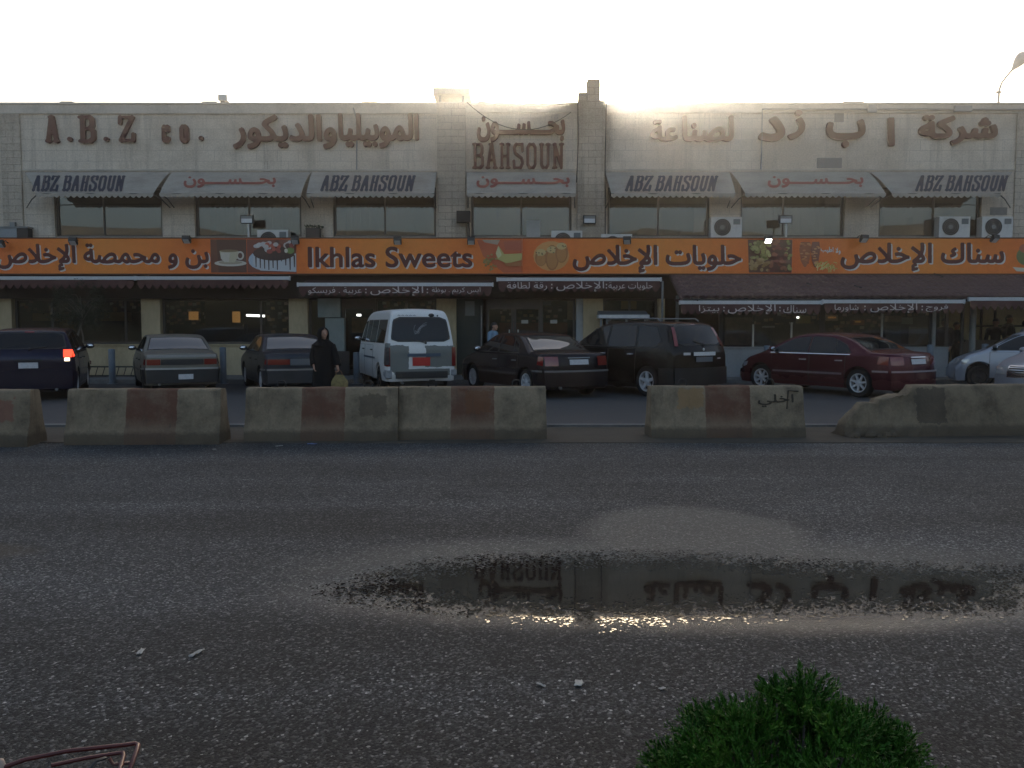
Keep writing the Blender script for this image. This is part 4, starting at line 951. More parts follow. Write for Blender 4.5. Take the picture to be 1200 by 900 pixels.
# ---- small flood lamps on arms along the top of the sign
def make_flood():
    r0 = empty('flood_lamp', (0, 0, 0), 0, 'x', 'flood lamp', 'flood lamps over the shop sign')
    b = MB(); b.prism([(-.10, -.02), (.02, -.12), (.06, -.08), (-.03, .10), (-.09, .08)], -.11, .11, 'x'); b.build('housing', M['black_plastic'], r0)
    b = MB(); b.add([(-.09, -.098, .075), (.09, -.098, .075), (.09, -.012, -.0), (-.09, -.012, -.0)], [(0, 1, 2, 3)]); 
    b.v = []; b.f = []; b.m = []
    b.prism([(-.098, -.024), (.016, -.122), (.012, -.128), (-.104, -.030)], -.085, .085, 'x'); b.build('lens', M['lens_grey'], r0)
    b = MB(); b.tube([(0, .02, .02), (0, .2, .09), (0, .36, .0)], .014, 6); b.build('arm', M['blackmetal'], r0)
    return r0
fl = make_flood()
floods = [(1, 285, 'black flood lamp on the sign at the very left edge'), (86, 282, 'black flood lamp above the left Arabic word of the long sign'), (219, 280, 'black flood lamp above the right end of the long sign lettering'),
          (346, 281, 'black flood lamp between the cake picture and Ikhlas'), (466, 281.5, 'black flood lamp above the gap of Ikhlas Sweets'), (552, 281.5, 'black flood lamp below the dark speaker box at the pilaster'),
          (735, 281, 'black flood lamp next to the half hidden air conditioner right of the pilaster'), (900, 279.5, 'lit white flood lamp above the picture of nuts'), (1012, 279, 'black flood lamp above the snack sign beside the wall pier'), (1165, 279, 'black flood lamp in front of the rightmost air conditioner')]
for i, (px, py, lab) in enumerate(floods):
    o = fl if i == 0 else copy_tree(fl); o.location = (wx(px, py, 24.6), 24.6, wz(py, 24.6)); o['label'] = lab; o.rotation_euler = (0, 0, R((-6, 4, -3, 2, 0, 3, -12, 0, 14, 20)[i]))
    if i == 7:
        for c_ in children(o):
            if c_.name.startswith('lens'):
                c_.data = c_.data.copy(); c_.data.materials[0] = M['flood_on']
# flat white lamps facing the street: two on poles, one on the pilaster
def white_flood(px, py, Y, pole, lab, nm):
    x, z = wx(px, py, Y), wz(py, Y); r0 = root('street_facing_flood', (x, Y, z), lab, 'flood lamp')
    b = MB(); b.box(x - .19, Y, z - .12, x + .19, Y + .10, z + .12); b.build('housing', M['blackmetal'], r0)
    b = MB(); b.box(x - .155, Y - .008, z - .10, x + .155, Y - .001, z + .02); b.build('lens', worn('white lamp glass', (.62, .64, .66), .3, .1, 5), r0)
    b = MB(); b.box(x - .155, Y - .008, z + .024, x + .155, Y - .001, z + .09); b.build('visor', M['greymetal'], r0)
    b = MB()
    if pole: b.tube([(x + .03, Y + .06, z - .125), (x + .03, Y + .06, zs1 + .0)], .03, 8)
    else: b.tube([(x, Y + .10, z), (x, YW - .141, z)], .03, 8)
    b.build('bracket', M['whitemetal'] if pole else M['blackmetal'], r0)
white_flood(289, 257, 25.0, True, 'white faced flood lamp on a short pole above the coffee cup picture', 0)
white_flood(921, 257, 25.0, True, 'white faced flood lamp on a short pole above the nuts picture', 0)
white_flood(691, 257, 25.2, False, 'white faced flood lamp fixed to the stone pilaster', 0)
# air conditioners
def make_ac():
    r0 = empty('air_conditioner', (0, 0, 0), 0, 'x', 'air conditioner', 'air conditioners under the upper windows')
    b = MB(); b.box(-.45, -.15, 0, .45, .15, .62); b.build('casing', M['whitemetal'], r0)
    b = MB(); b.lathe([(.245, -.152), (.245, -.16), (.0, -.16)], (-.12, 0, .32), 28, 'y'); b.build('fan_opening', M['black_plastic'], r0)
    b = MB()
    for r_ in (.10, .15, .20, .243): b.tube([(-.12 + r_ * math.cos(t * .2244), -.168, .32 + r_ * math.sin(t * .2244)) for t in range(29)], .005, 4, False)
    b.lathe([(.07, -.162), (.07, -.178), (.0, -.178)], (-.12, 0, .32), 16, 'y'); b.build('fan_guard', M['greymetal'], r0)
    b = MB(); b.box(.20, -.158, .40, .40, -.1505, .56); b.build('badge', M['screen'], r0)
    b = MB(); b.box(-.4, -.12, -.12, -.36, .12, -.002); b.box(.36, -.12, -.12, .4, .12, -.002); b.build('foot', M['greymetal'], r0)
    return r0
ac = make_ac()
for i, (px, py, lab) in enumerate([(850, 255, 'whole white air conditioner on the wall pier left of the lit flood lamp'), (1116, 254.5, 'white air conditioner under the right end awning, the left of its pair'), (1166, 254.5, 'white air conditioner nearest the right end of the building'),
                                   (321, 270, 'low white air conditioner showing its top above the cake picture'), (664, 271, 'low white air conditioner left of the stone pilaster above the pastry rolls'), (722, 275, 'low white air conditioner right of the stone pilaster')]):
    o = ac if i == 0 else copy_tree(ac); o.location = (wx(px, py, 25.32), 25.32, wz(py, 25.32) - .62); o['label'] = lab
# box with plants, dark speaker, ledge at the left
r0 = root('planter_box', (wx(365, 272, 25.25), 25.25, wz(280, 25.25)), 'dark planter box of small plants above the start of the Ikhlas lettering', 'planter')
b = MB(); b.box(wx(358, 272, 25.15), 25.16, wz(281, 25.15), wx(374, 272, 25.15), 25.42, wz(267, 25.15)); b.build('box', M['blackmetal'], r0)
b = MB(); rr = random.Random(2)
for q in range(140):
    x = wx(356 + rr.random() * 22, 266, 25.25); y = 25.2 + rr.random() * .2; z = wz(267.5 - rr.random() * 2.6 + (rr.random() * 12 if rr.random() < .2 else 0), 25.25); a = rr.random() * 6; sz = .03 + rr.random() * .03
    b.add([(x, y, z), (x + sz * math.cos(a), y + sz * math.sin(a), z + sz), (x - sz * math.sin(a) * .5, y, z + sz * .8)], [(0, 1, 2)])
b.build('foliage', worn('dusty green leaves', (.05, .06, .03), .8, .4, 9), r0, recalc=False)
r0 = root('loudspeaker', (wx(543, 254, 25.1), 25.1, wz(262, 25.1)), 'dark brown loudspeaker box fixed beside the left rough stone pilaster', 'speaker')
b = MB(); b.box(wx(535, 254, 25), 24.98, wz(260, 25), wx(551, 254, 25), 25.3, wz(247, 25)); b.build('cabinet', M['speaker'], r0)
b = MB(); b.box(wx(536.5, 254, 25), 24.972, wz(259, 25), wx(549.5, 254, 25), 24.979, wz(248, 25)); b.build('grille', M['dark'], r0)
b = MB(); b.tube([(wx(549, 258, 25.3), 25.3, wz(258, 25.3)), (wx(549, 258, 25.3), YW - .145, wz(258, 25.3))], .03); b.tube([(wx(549, 264, 25.3), 25.3, wz(258, 25.3)), (wx(549, 280, 25.3), 25.3, wz(280, 25.3))], .045); b.build('bracket', M['blackmetal'], r0)
r0 = root('wall_cabinet', (wx(10, 272, 25.2), 25.2, wz(281, 25.2)), 'grey metal cabinet with a box on its lid, far left above the sign', 'cabinet')
b = MB(); b.box(wx(-20, 272, 25.2), 25.18, wz(281, 25.2), wx(20, 272, 25.2), 25.43, wz(267.4, 25.2)); b.build('body', worn('bluish grey steel', (.26, .29, .31), .5, .2, 3), r0)
b = MB(); b.box(wx(20.2, 272, 25.2), 25.18, wz(281, 25.2), wx(33, 272, 25.2), 25.43, wz(267.4, 25.2)); b.build('door', M['blackmetal'], r0)
b = MB(); b.box(wx(-22, 272, 25.2), 25.15, wz(267.2, 25.2), wx(34, 272, 25.2), 25.44, wz(265.6, 25.2)); b.box(wx(10, 262, 25.2), 25.25, wz(265.4, 25.2), wx(16, 262, 25.2), 25.35, wz(260, 25.2)); b.build('lid', M['greymetal'], r0)
# roof: flat panel on two legs, little boxes
r0 = root('roof_panel', (X(529, 115), YW, ZT), 'flat shallow panel standing on two short legs on the roof edge', 'panel')
b = MB(); b.box(X(508, 110), YW - .2, Z(112), X(551, 110), YW + .9, Z(105)); b.build('panel', M['coping'], r0)
for q in (514, 541):
    b = MB(); b.box(X(q, 115), YW, ZT + .1, X(q + 3, 115), YW + .08, Z(112) - .002); b.build('leg', M['greymetal'], r0)
r0 = root('roof_box', (X(259, 114), YW, ZT), 'small pale box on a stalk on the roof edge of the left half', 'box')
b = MB(); b.box(X(254, 114), YW + .1, Z(116.5), X(265, 114), YW + .4, Z(109.5)); b.build('box', M['whitemetal'], r0)
b = MB(); b.box(X(256, 114), YW + .2, ZT + .02, X(260, 114), YW + .28, Z(116.5) - .002); b.build('stalk', M['greymetal'], r0)
# street lamp behind the building
YP = 39.0
def wp3(px, py, Y): x, z = wpt(px, py, Y); return (x, Y, z)
r0 = root('street_lamp', (wx(1170, 120, YP), YP, 0), 'grey street lamp leaning its drop shaped head over the right end of the roof', 'street lamp')
p0 = wp3(1170, 121, YP)
b = MB(); b.tube([(p0[0], YP, 0), (p0[0], YP, p0[2] * .6), wp3(1170.3, 112, YP), wp3(1171, 105, YP), wp3(1174, 97, YP), wp3(1180, 89, YP), wp3(1187, 81, YP)], [.09, .07, .05, .045, .04, .04, .04], 10); b.tube([wp3(1167.5, 108, YP), wp3(1173, 108, YP)], .05, 6); b.build('pole', M['greymetal'], r0, smooth=50)
b = MB(); a_ = Vector(wp3(1186, 82, YP)); e_ = Vector(wp3(1202, 62, YP)); 
pts = [a_ + (e_ - a_) * t for t in (0, .12, .3, .5, .7, .85, .95, 1)]; b.tube(pts, [.05, .09, .17, .235, .26, .23, .15, .03], 12); b.build('lamp_head', worn('grey lamp shell', (.26, .29, .31), .4, .15, 4), r0, smooth=50)
#@@CARS
# ================================================================== vehicles
def chaikin(p, n=2):
    for _ in range(n):
        q = [p[0]]
        for a, b in zip(p[:-1], p[1:]):
            q += [(a[0] * .75 + b[0] * .25, a[1] * .75 + b[1] * .25), (a[0] * .25 + b[0] * .75, a[1] * .25 + b[1] * .75)]
        q.append(p[-1]); p = q
    return p
class Car:
    """Body skinned over its length from a side profile; panes, lamps and doors lie on that skin. Local: +y forward, z up."""
    def __init__(s, Lg, Wd, top, belt, tumble, arches, R_=.33, clear=.20, curve=(.13, .20), rr=.09, crown=.035):
        s.L, s.hw, s.belt, s.tum, s.arch, s.R, s.clear, s.curve, s.rr, s.crown = Lg, Wd / 2, belt, tumble, arches, R_, clear, curve, rr, crown
        p = chaikin([(y, z) for y, z in top], 2); ys = [q[0] for q in p]; n = len(p); mid = n // 2
        for i in range(1, mid): ys[i] = max(ys[i], ys[i - 1] + .0015)
        for i in range(n - 2, mid, -1): ys[i] = min(ys[i], ys[i + 1] - .0015)
        s.ty = np.array(ys); s.tz = np.array([q[1] for q in p])
    def zt(s, y): return float(np.interp(y, s.ty, s.tz))
    def rear_y(s, z):
        k = int(np.argmax(s.tz > z)); k = max(1, k)
        z0, z1 = s.tz[k - 1], s.tz[k]; t = (z - z0) / (z1 - z0 + 1e-9); return float(s.ty[k - 1] + (s.ty[k] - s.ty[k - 1]) * max(0, min(1, t)))
    def front_y(s, z):
        k = len(s.tz) - 1 - int(np.argmax(s.tz[::-1] > z)); k = min(len(s.tz) - 2, k)
        z0, z1 = s.tz[k + 1], s.tz[k]; t = (z - z0) / (z1 - z0 + 1e-9); return float(s.ty[k + 1] + (s.ty[k] - s.ty[k + 1]) * max(0, min(1, t)))
    def W(s, y, z):
        e = min(y - s.ty[0], s.ty[-1] - y); f = 1 - .07 * max(0, 1 - e / .22) ** 2
        k = s.hw * (.955 + .045 * min(1, max(0, (z - .18) / .32)) - .035 * max(0, (z - .62)) / max(.2, s.belt - .62) * (1 if z < s.belt else 0) - (.035 if z >= s.belt else 0) * 1.0)
        if z > s.belt: k -= (z - s.belt) * s.tum
        return k * f
    def dfm(s, p):
        x, y, z = p; h = s.L / 2; t = abs(y) / h; c = s.curve[0] if y < 0 else s.curve[1]
        q = max(0, min(1, (t - .72) / .28)); q = q * q * (3 - 2 * q)
        return (x, y - math.copysign(c * q * min(1.1, abs(x) / s.hw) ** 2.6, y), z)
    def zb(s, y):
        z = s.clear
        for yc in s.arch:
            dd = abs(y - yc)
            if dd < s.R + .045: z = max(z, .30 + math.sqrt(max(0, (s.R + .045) ** 2 - dd * dd)))
        e = min(y - s.ty[0], s.ty[-1] - y)
        if e < .05: z = max(z, s.clear + (s.tz[0] - .06 - s.clear) * (1 - e / .05) ** 2)
        return z
    def body(s):
        ys = set(np.round(s.ty, 4)) | set(np.round(np.arange(s.ty[0], s.ty[-1], .07), 4))
        for yc in s.arch:
            for k in range(25): ys.add(round(yc + (s.R + .045) * math.cos(math.pi * k / 24), 4))
        ys = sorted(ys); yy = [ys[0]]
        for y in ys[1:]:
            if y - yy[-1] > .0008: yy.append(y)
        rows = []
        for y in yy:
            zt, zb = s.zt(y), s.zb(y); zt = max(zt, zb + .03); r = min(s.rr, (zt - zb) * .3); half = []
            half.append((0, zb + .02)); half.append((s.W(y, zb) * .9, zb))
            for k in range(11):
                z = zb + .012 + (zt - r - s.crown * .6 - zb - .012) * k / 10
                if k == 5 and zb < s.belt - .1 < zt - r: pass
                half.append((s.W(y, z), z))
            we = half[-1][0]; ze = half[-1][1]
            zc = zt - s.crown * .6
            for k in range(1, 5):
                a = math.pi / 2 * k / 4; half.append((we - r * .9 * (1 - math.cos(a)), ze + (zc - ze) * math.sin(a)))
            w2 = half[-1][0]
            for k in range(1, 7):
                t = 1 - k / 6; half.append((w2 * t, zc + (zt - zc) * (1 - t * t)))
            ring = [(x, y, z) for x, z in half] + [(-x, y, z) for x, z in reversed(half[1:-1])]
            rows.append([s.dfm(p) for p in ring])
        b = MB(); n = len(rows[0]); b.v = [p for r in rows for p in r]
        for i in range(len(rows) - 1):
            for k in range(n): b.f.append((i * n + k, i * n + (k + 1) % n, (i + 1) * n + (k + 1) % n, (i + 1) * n + k)); b.m.append(0)
        b.f.append(tuple(range(n))); b.m.append(0); b.f.append(tuple(range((len(rows) - 1) * n, len(rows) * n))); b.m.append(0)
        return b
    # skins lying on the body
    def side(s, poly, side, off=.005, b=None, dense=.12):
        b = b or MB(); cy = sum(p[0] for p in poly) / len(poly); cz = sum(p[1] for p in poly) / len(poly)
        ring = []
        for p, q in zip(poly, poly[1:] + poly[:1]):
            k = max(1, int(math.hypot(q[0] - p[0], q[1] - p[1]) / dense)); ring += [(p[0] + (q[0] - p[0]) * i / k, p[1] + (q[1] - p[1]) * i / k) for i in range(k)]
        P = lambda y, z: s.dfm((side * (s.W(y, z) + off), y, z))
        n = len(ring); lv = (1, .66, .33)
        vs = [P(cy + (y - cy) * t, cz + (z - cz) * t) for t in lv for y, z in ring] + [P(cy, cz)]
        fs = [(j * n + i, j * n + (i + 1) % n, (j + 1) * n + (i + 1) % n, (j + 1) * n + i) for j in range(2) for i in range(n)] + [(2 * n + i, 2 * n + (i + 1) % n, 3 * n) for i in range(n)]
        return b.add(vs, fs)
    def endskin(s, x0, x1, z0, z1, off=.006, front=False, b=None, nx=10, nz=6, round_=0, xt=None):
        """patch on the rear (or front) face between heights; x may taper to xt=(x0,x1) at the top"""
        b = b or MB(); rows = []
        for j in range(nz + 1):
            v = j / nz; z = z0 + (z1 - z0) * v; y = (s.front_y(z) + off) if front else (s.rear_y(z) - off)
            a0, a1 = (x0, x1) if xt is None else (x0 + (xt[0] - x0) * v, x1 + (xt[1] - x1) * v)
            if round_:
                q = max(0, abs(2 * v - 1) - (1 - round_)) / round_; sh = (a1 - a0) * .12 * (1 - math.sqrt(max(0, 1 - q * q))); a0 += sh; a1 -= sh
            rows.append([s.dfm((a0 + (a1 - a0) * i / nx, y, z)) for i in range(nx + 1)])
        return b.grid(rows)
    def topskin(s, ya, yb, wa, wb, off=.005, n=8, b=None):
        """pane on the upper skin from y=ya to yb, half widths wa..wb"""
        b = b or MB(); rows = []
        for j in range(n + 1):
            y = ya + (yb - ya) * j / n; hw_ = wa + (wb - wa) * j / n; dz = (s.zt(y + .01) - s.zt(y - .01)) / .02; l = math.hypot(1, dz)
            rows.append([s.dfm((hw_ * t, y - dz / l * off * 1.0, s.zt(y) - s.crown * .6 * t * t * (hw_ / max(.3, s.W(y, s.zt(y)))) ** 2 + off / l)) for t in [k / 5 - 1 for k in range(11)]])
        return b.grid(rows)

def wheel_mesh(r, wd, spokes, rimmat):
    b = MB(); b.lathe([(r * .62, wd * .1), (r * .64, -wd * .42), (r * .68, -wd / 2), (r * .93, -wd / 2), (r, -wd * .36), (r, wd * .36), (r * .93, wd / 2), (r * .64, wd / 2), (r * .62, wd * .1)], n=32, axis='x', cap=False)
    tyre = b.build('tyre', M['rubber'], mesh_only=True, smooth=45)
    b = MB(); b.lathe([(r * .645, -wd * .40), (r * .665, -wd * .49), (r * .60, -wd * .47), (r * .57, -wd * .1), (r * .56, wd * .3)], n=32, axis='x', cap=False)
    for k in range(spokes):
        a = 2 * math.pi * k / spokes + .3; ca, sa = math.cos(a), math.sin(a); w0, w1 = (r * .09, r * .055) if spokes > 5 else (r * .13, r * .085)
        P = lambda rr_, t, x: (x, ca * rr_ - sa * t, sa * rr_ + ca * t)
        b.add([P(r * .08, -w0, -wd * .40), P(r * .08, w0, -wd * .40), P(r * .61, w1, -wd * .46), P(r * .61, -w1, -wd * .46), P(r * .08, -w0, -wd * .2), P(r * .08, w0, -wd * .2), P(r * .61, w1, -wd * .25), P(r * .61, -w1, -wd * .25)],
              [(0, 1, 2, 3), (4, 7, 6, 5), (0, 3, 7, 4), (1, 5, 6, 2), (3, 2, 6, 7), (0, 4, 5, 1)])
    b.lathe([(r * .17, -wd * .2), (r * .17, -wd * .44), (r * .12, -wd * .47), (.001, -wd * .47)], n=14, axis='x')
    rim = b.build('rim', rimmat, mesh_only=True, smooth=45)
    b = MB(); b.lathe([(.001, -wd * .02), (r * .56, -wd * .02), (r * .56, wd * .03), (.001, wd * .03)], n=20, axis='x'); disc = b.build('brake', M['blackmetal'], mesh_only=True)
    return tyre, rim, disc
def link(name, me, parent, loc=(0, 0, 0), rot=(0, 0, 0)):
    o = bpy.data.objects.new(name, me); COL.objects.link(o); o.parent = parent; o.location = loc; o.rotation_euler = rot; return o
def place_car(name, label, cat, X_, Y_, th, c, body_mat, sp):
    """th: heading, degrees clockwise from straight ahead. X_, Y_: centre."""
    r = empty(name, (X_, Y_, Z0), -R(th), label, cat, 'cars parked in front of the shops')
    bd = c.body().build('body', body_mat, r, smooth=38)
    r_w = sp.get('r', .30); tyre, rim, disc = wheel_mesh(r_w, .20, sp.get('spokes', 5), sp.get('rim', M['rim']))
    for yc in c.arch:
        for sd in (-1, 1):
            st = sp.get('steer', 0) if yc > 0 else 0
            wl = link('wheel', tyre, r, (sd * (c.hw - .125), yc, r_w), (0, 0, (0 if sd < 0 else math.pi) + R(st))); link('rim', rim, wl); link('brake', disc, wl)
    b = MB(); b.box(-c.hw + .26, -c.L / 2 + .25, .17, c.hw - .26, c.L / 2 - .3, .5); b.build('underbody', M['black_plastic'], r)
    # bumper, sills
    if sp.get('bumper', True):
        bm_ = sp.get('bumper_mat', body_mat); b = MB(); zz = sp.get('bz', (.27, .52)); c.endskin(-c.hw * .93, c.hw * .93, zz[0], zz[1], .03, False, b, 14, 4)
        ya = c.arch[0] - c.R - .06; y0 = -c.L / 2 + .02
        for sd in (-1, 1): c.side([(y0, zz[0]), (ya, zz[0]), (ya, zz[1] - .01), (y0, zz[1] - .01)], sd, .022, b)
        b.build('bumper', bm_, r, smooth=40)
        if sp.get('strip'):
            b = MB(); z = zz[1]; c.endskin(-c.hw * .95, c.hw * .95, z - .035, z + .005, .042, False, b, 14, 1)
            for sd in (-1, 1): c.side([(y0, z - .035), (ya, z - .035), (ya, z + .005), (y0, z + .005)], sd, .030, b)
            b.build('bumper_trim', sp['strip'], r)
        b = MB(); c.endskin(-c.hw * .92, c.hw * .92, .27, .50, .03, True, b, 14, 4); b.build('front_bumper', bm_, r, smooth=40)
    # doors
    for sd in (-1, 1):
        for dp in sp['doors']:
            zt_ = c.belt - .015; b = MB(); c.side([(dp[0] - .012, .275), (dp[1] + .012, .275), (dp[1] + .012, zt_ + .005), (dp[0] - .012, zt_ + .005)], sd, .0015, b); 
            b.build('door_gap', M['black_plastic'], bd)
            b = MB(); c.side([(dp[0], .285), (dp[1], .285), (dp[1], zt_), (dp[0], zt_)], sd, .006, b); dr = b.build('door', body_mat, r, smooth=40)
            b = MB(); yh = dp[0] + .07; zh = c.belt - .13; xx = sd * (c.W(yh, zh) + .03); b.tube([(xx - sd * .03, yh, zh), (xx, yh + .03, zh), (xx, yh + .16, zh), (xx - sd * .03, yh + .19, zh)], .014, 6); b.build('handle', sp.get('handle', M['black_plastic']), dr)
        if sp.get('molding'):
            b = MB(); z = sp['molding']; c.side([(c.arch[0] + c.R + .07, z - .022), (c.arch[1] - c.R - .07, z - .022), (c.arch[1] - c.R - .07, z + .022), (c.arch[0] + c.R + .07, z + .022)], sd, .018, b); b.build('side_moulding', sp.get('mold_mat', M['black_plastic']), r)
        # greenhouse frame then panes
        for poly in sp['side_glass']:
            cy = sum(p[0] for p in poly) / len(poly); cz = sum(p[1] for p in poly) / len(poly)
            b = MB(); c.side([(cy + (y - cy) * 1.0 + math.copysign(.022, y - cy), cz + (z - cz) + math.copysign(.02, z - cz)) for y, z in poly], sd, .003, b); b.build('window_surround', sp.get('surround', M['black_plastic']), bd)
            b = MB(); c.side(poly, sd, .006, b); b.build('side_window', sp.get('glass', M['carglass']), r)
        if sp.get('chrome_belt'):
            b = MB(); y0 = min(p[0] for q in sp['side_glass'] for p in q); y1 = max(p[0] for q in sp['side_glass'] for p in q); c.side([(y0, c.belt + .0), (y1, c.belt + .0), (y1, c.belt + .02), (y0, c.belt + .02)], sd, .014, b); b.build('belt_trim', M['chrome'], r)
        # mirror
        my, mz = sp['mirror']; x0 = sd * (c.W(my, mz) - .01)
        b = MB(); b.ell((x0 + sd * .13, my - .02, mz + .04), (.10, .06, .065), 12, 8); b.tube([(x0, my, mz), (x0 + sd * .1, my, mz + .03)], .025, 6); mo = b.build('mirror', sp.get('mirror_mat', body_mat), r, smooth=60)
        b = MB(); b.ell((x0 + sd * .13, my - .055, mz + .04), (.082, .03, .05), 10, 6); b.build('mirror_glass', M['chrome'], mo)
    # rear and front panes
    rg = sp['rear_glass']
    b = MB(); wb_ = lambda y: c.W(y, c.zt(y) - .08)
    if rg[0] == 'top':
        _, ya, yb, wa, wb2 = rg; c.topskin(ya - .025, yb + .025, wa + .03, wb2 + .03, .004, 8, b); b.build('rear_surround', sp.get('surround', M['black_plastic']), bd)
        b = MB(); c.topskin(ya, yb, wa, wb2, .008, 8, b); b.build('rear_window', sp.get('rglass', M['carglass_slope']), r, smooth=60)
    else:
        _, z0, z1, w0, w1 = rg; c.endskin(-w0 - .03, w0 + .03, z0 - .03, z1 + .03, .006, False, b, 10, 10, .35, (-w1 - .03, w1 + .03)); b.build('rear_surround', sp.get('surround', M['black_plastic']), bd)
        b = MB(); c.endskin(-w0, w0, z0, z1, .011, False, b, 10, 10, .35, (-w1, w1)); b.build('rear_window', sp.get('rglass', M['carglass']), r, smooth=60)
        if sp.get('wiper'):
            b = MB(); p_ = lambda x, z: c.dfm((x, c.rear_y(z) - .03, z)); b.tube([p_(sp['wiper'][0], sp['wiper'][1]), p_(sp['wiper'][2], sp['wiper'][3])], .011, 5); b.ell(p_(sp['wiper'][0], sp['wiper'][1]), (.03, .03, .03), 8, 6); b.build('wiper', M['black_plastic'], r)
    _, ya, yb, wa, wb2 = sp['wind']; b = MB(); c.topskin(ya, yb, wa, wb2, .008, 8, b); b.build('windscreen', M['carglass'], r, smooth=60)
    # lamps
    for (x0, x1, z0, z1, ywrap, mat, nm) in sp['lamps']:
        for sd in ((-1, 1) if nm[0] != '-' else (-1,)):
            b = MB(); a0, a1 = (x0, x1) if sd > 0 else (-x1, -x0)
            tp_ = sp.get('lamp_taper', 0) if z1 > 1.3 else 0; c.endskin(a0, a1, z0, z1, .012, False, b, 5, 8 if tp_ else 4, 0, (a0 - sd * tp_, a1 - sd * tp_) if tp_ else None)
            if ywrap: yr = c.rear_y((z0 + z1) / 2); c.side([(yr + .01, z0), (yr + ywrap, z0 + .02), (yr + ywrap * .8, z1), (yr + .01, z1)], sd, .012, b)
            b.build(nm, mat, r, smooth=40)
    for (x0, x1, z0, z1, w_) in sp.get('heads', []):
        for sd in (-1, 1):
            b = MB(); a0, a1 = (x0, x1) if sd > 0 else (-x1, -x0); c.endskin(a0, a1, z0, z1, .012, True, b, 5, 4)
            yf = c.front_y((z0 + z1) / 2); c.side([(yf - w_, z0 + .04), (yf - .02, z0), (yf - .02, z1 - .03), (yf - w_ * 1.3, z1)], sd, .008, b); b.build('headlight', M['clearlens'], r, smooth=40)
    # plate
    x0, x1, z0, z1, mat = sp['plate']
    b = MB(); c.endskin(x0, x1, z0, z1, sp.get('plate_off', .016), False, b, 4, 1); b.build('number_plate', mat, r)
    if sp.get('handle_bar'):
        x0, x1, z0, z1, mat = sp['handle_bar']; b = MB(); c.endskin(x0, x1, z0, z1, .03, False, b, 4, 2); b.build('tailgate_bar', mat, r)
    if sp.get('third'):
        x0, x1, z0, z1 = sp['third']; b = MB(); c.endskin(x0, x1, z0, z1, .016, False, b, 3, 1); b.build('brake_lamp', M['taillight'], r)
    for (x0, x1, z0, z1, mat, nm) in sp.get('bands', []):
        b = MB(); c.endskin(x0, x1, z0, z1, .014, False, b, 12, 2); b.build(nm, mat, r)
    if sp.get('exhaust') is not None:
        b = MB(); xe = sp['exhaust']; b.tube([(xe, -c.L / 2 + .3, .24), (xe, -c.L / 2 + .02, .23)], .03, 10); b.build('exhaust', M['greymetal'], r)
    return r, c, bd
def corner_place(xc, yc, th, c, side=-1):
    """centre of a car whose rear corner (left = -1) stands at xc, yc"""
    t = R(th); f = (math.sin(t), math.cos(t)); rt = (math.cos(t), -math.sin(t))
    lx, ly = side * c.hw * .93, -c.L / 2 + .05
    return xc - rt[0] * lx - f[0] * ly, yc - rt[1] * lx - f[1] * ly

# --- grey old saloon
def saloon_old(Lg, Wd, H):
    k = H / 1.38
    return Car(Lg, Wd, [(-Lg / 2, .42), (-Lg / 2, .60 * k), (-Lg / 2 + .015, .86 * k), (-Lg / 2 + .05, .935 * k), (-Lg / 2 + .12, .95 * k), (-1.46, .985 * k), (-1.36, 1.0 * k), (-.90, 1.30 * k), (-.70, 1.36 * k), (-.1, H), (.30, 1.365 * k), (.50, 1.32 * k), (1.20, .965 * k), (1.32, .935 * k), (Lg / 2 - .25, .80 * k), (Lg / 2 - .05, .72 * k), (Lg / 2, .60 * k), (Lg / 2, .42)],
               .90 * k, .42, (-1.30, 1.30), .31, .20, (.10, .16), .07)
sal_glass = lambda k: [[(.98, .955 * k), (.42, 1.28 * k), (.02, 1.315 * k), (.02, .955 * k)], [(-.05, .955 * k), (-.05, 1.315 * k), (-.56, 1.29 * k), (-.86, 1.14 * k), (-.98, .955 * k)]]
c = saloon_old(4.35, 1.66, 1.37)
cx_, cy_ = corner_place(*gpt(172, 463, Z0), -27, c)
M['paint_grey'] = paint('grey green car paint', (.165, .155, .128), .4, .3, .5)
gs, c, bd = place_car('parked_saloon', 'old grey saloon with a wide dark panel between its tail lamps and silver bumper top', 'car', cx_, cy_, -27, c, M['paint_grey'],
    dict(r=.29, doors=[(-.05, .98), (-1.0, -.09)], side_glass=sal_glass(1), mirror=(.86, .97), mirror_mat=M['black_plastic'], rear_glass=('top', -1.33, -.90, .66, .56), wind=('top', .52, 1.16, .53, .68),
         lamps=[(.47, .755, .67, .80, .10, M['taillight'], 'tail_lamp')], bands=[(-.46, .46, .67, .80, M['black_plastic'], 'rear_panel'), (-.74, .74, .835, .90, worn('dull bright boot edge', (.26, .25, .23), .4, .2, 4), 'boot_edge')],
         plate=(-.10, .22, .34, .46, M['plate']), plate_off=.045, bz=(.26, .60), bumper_mat=M['black_plastic'], strip=worn('dull silver strip', (.36, .36, .35), .35, .2, 4, .5, .4), steer=0, rim=M['steelwheel'], molding=.52, exhaust=-.5))
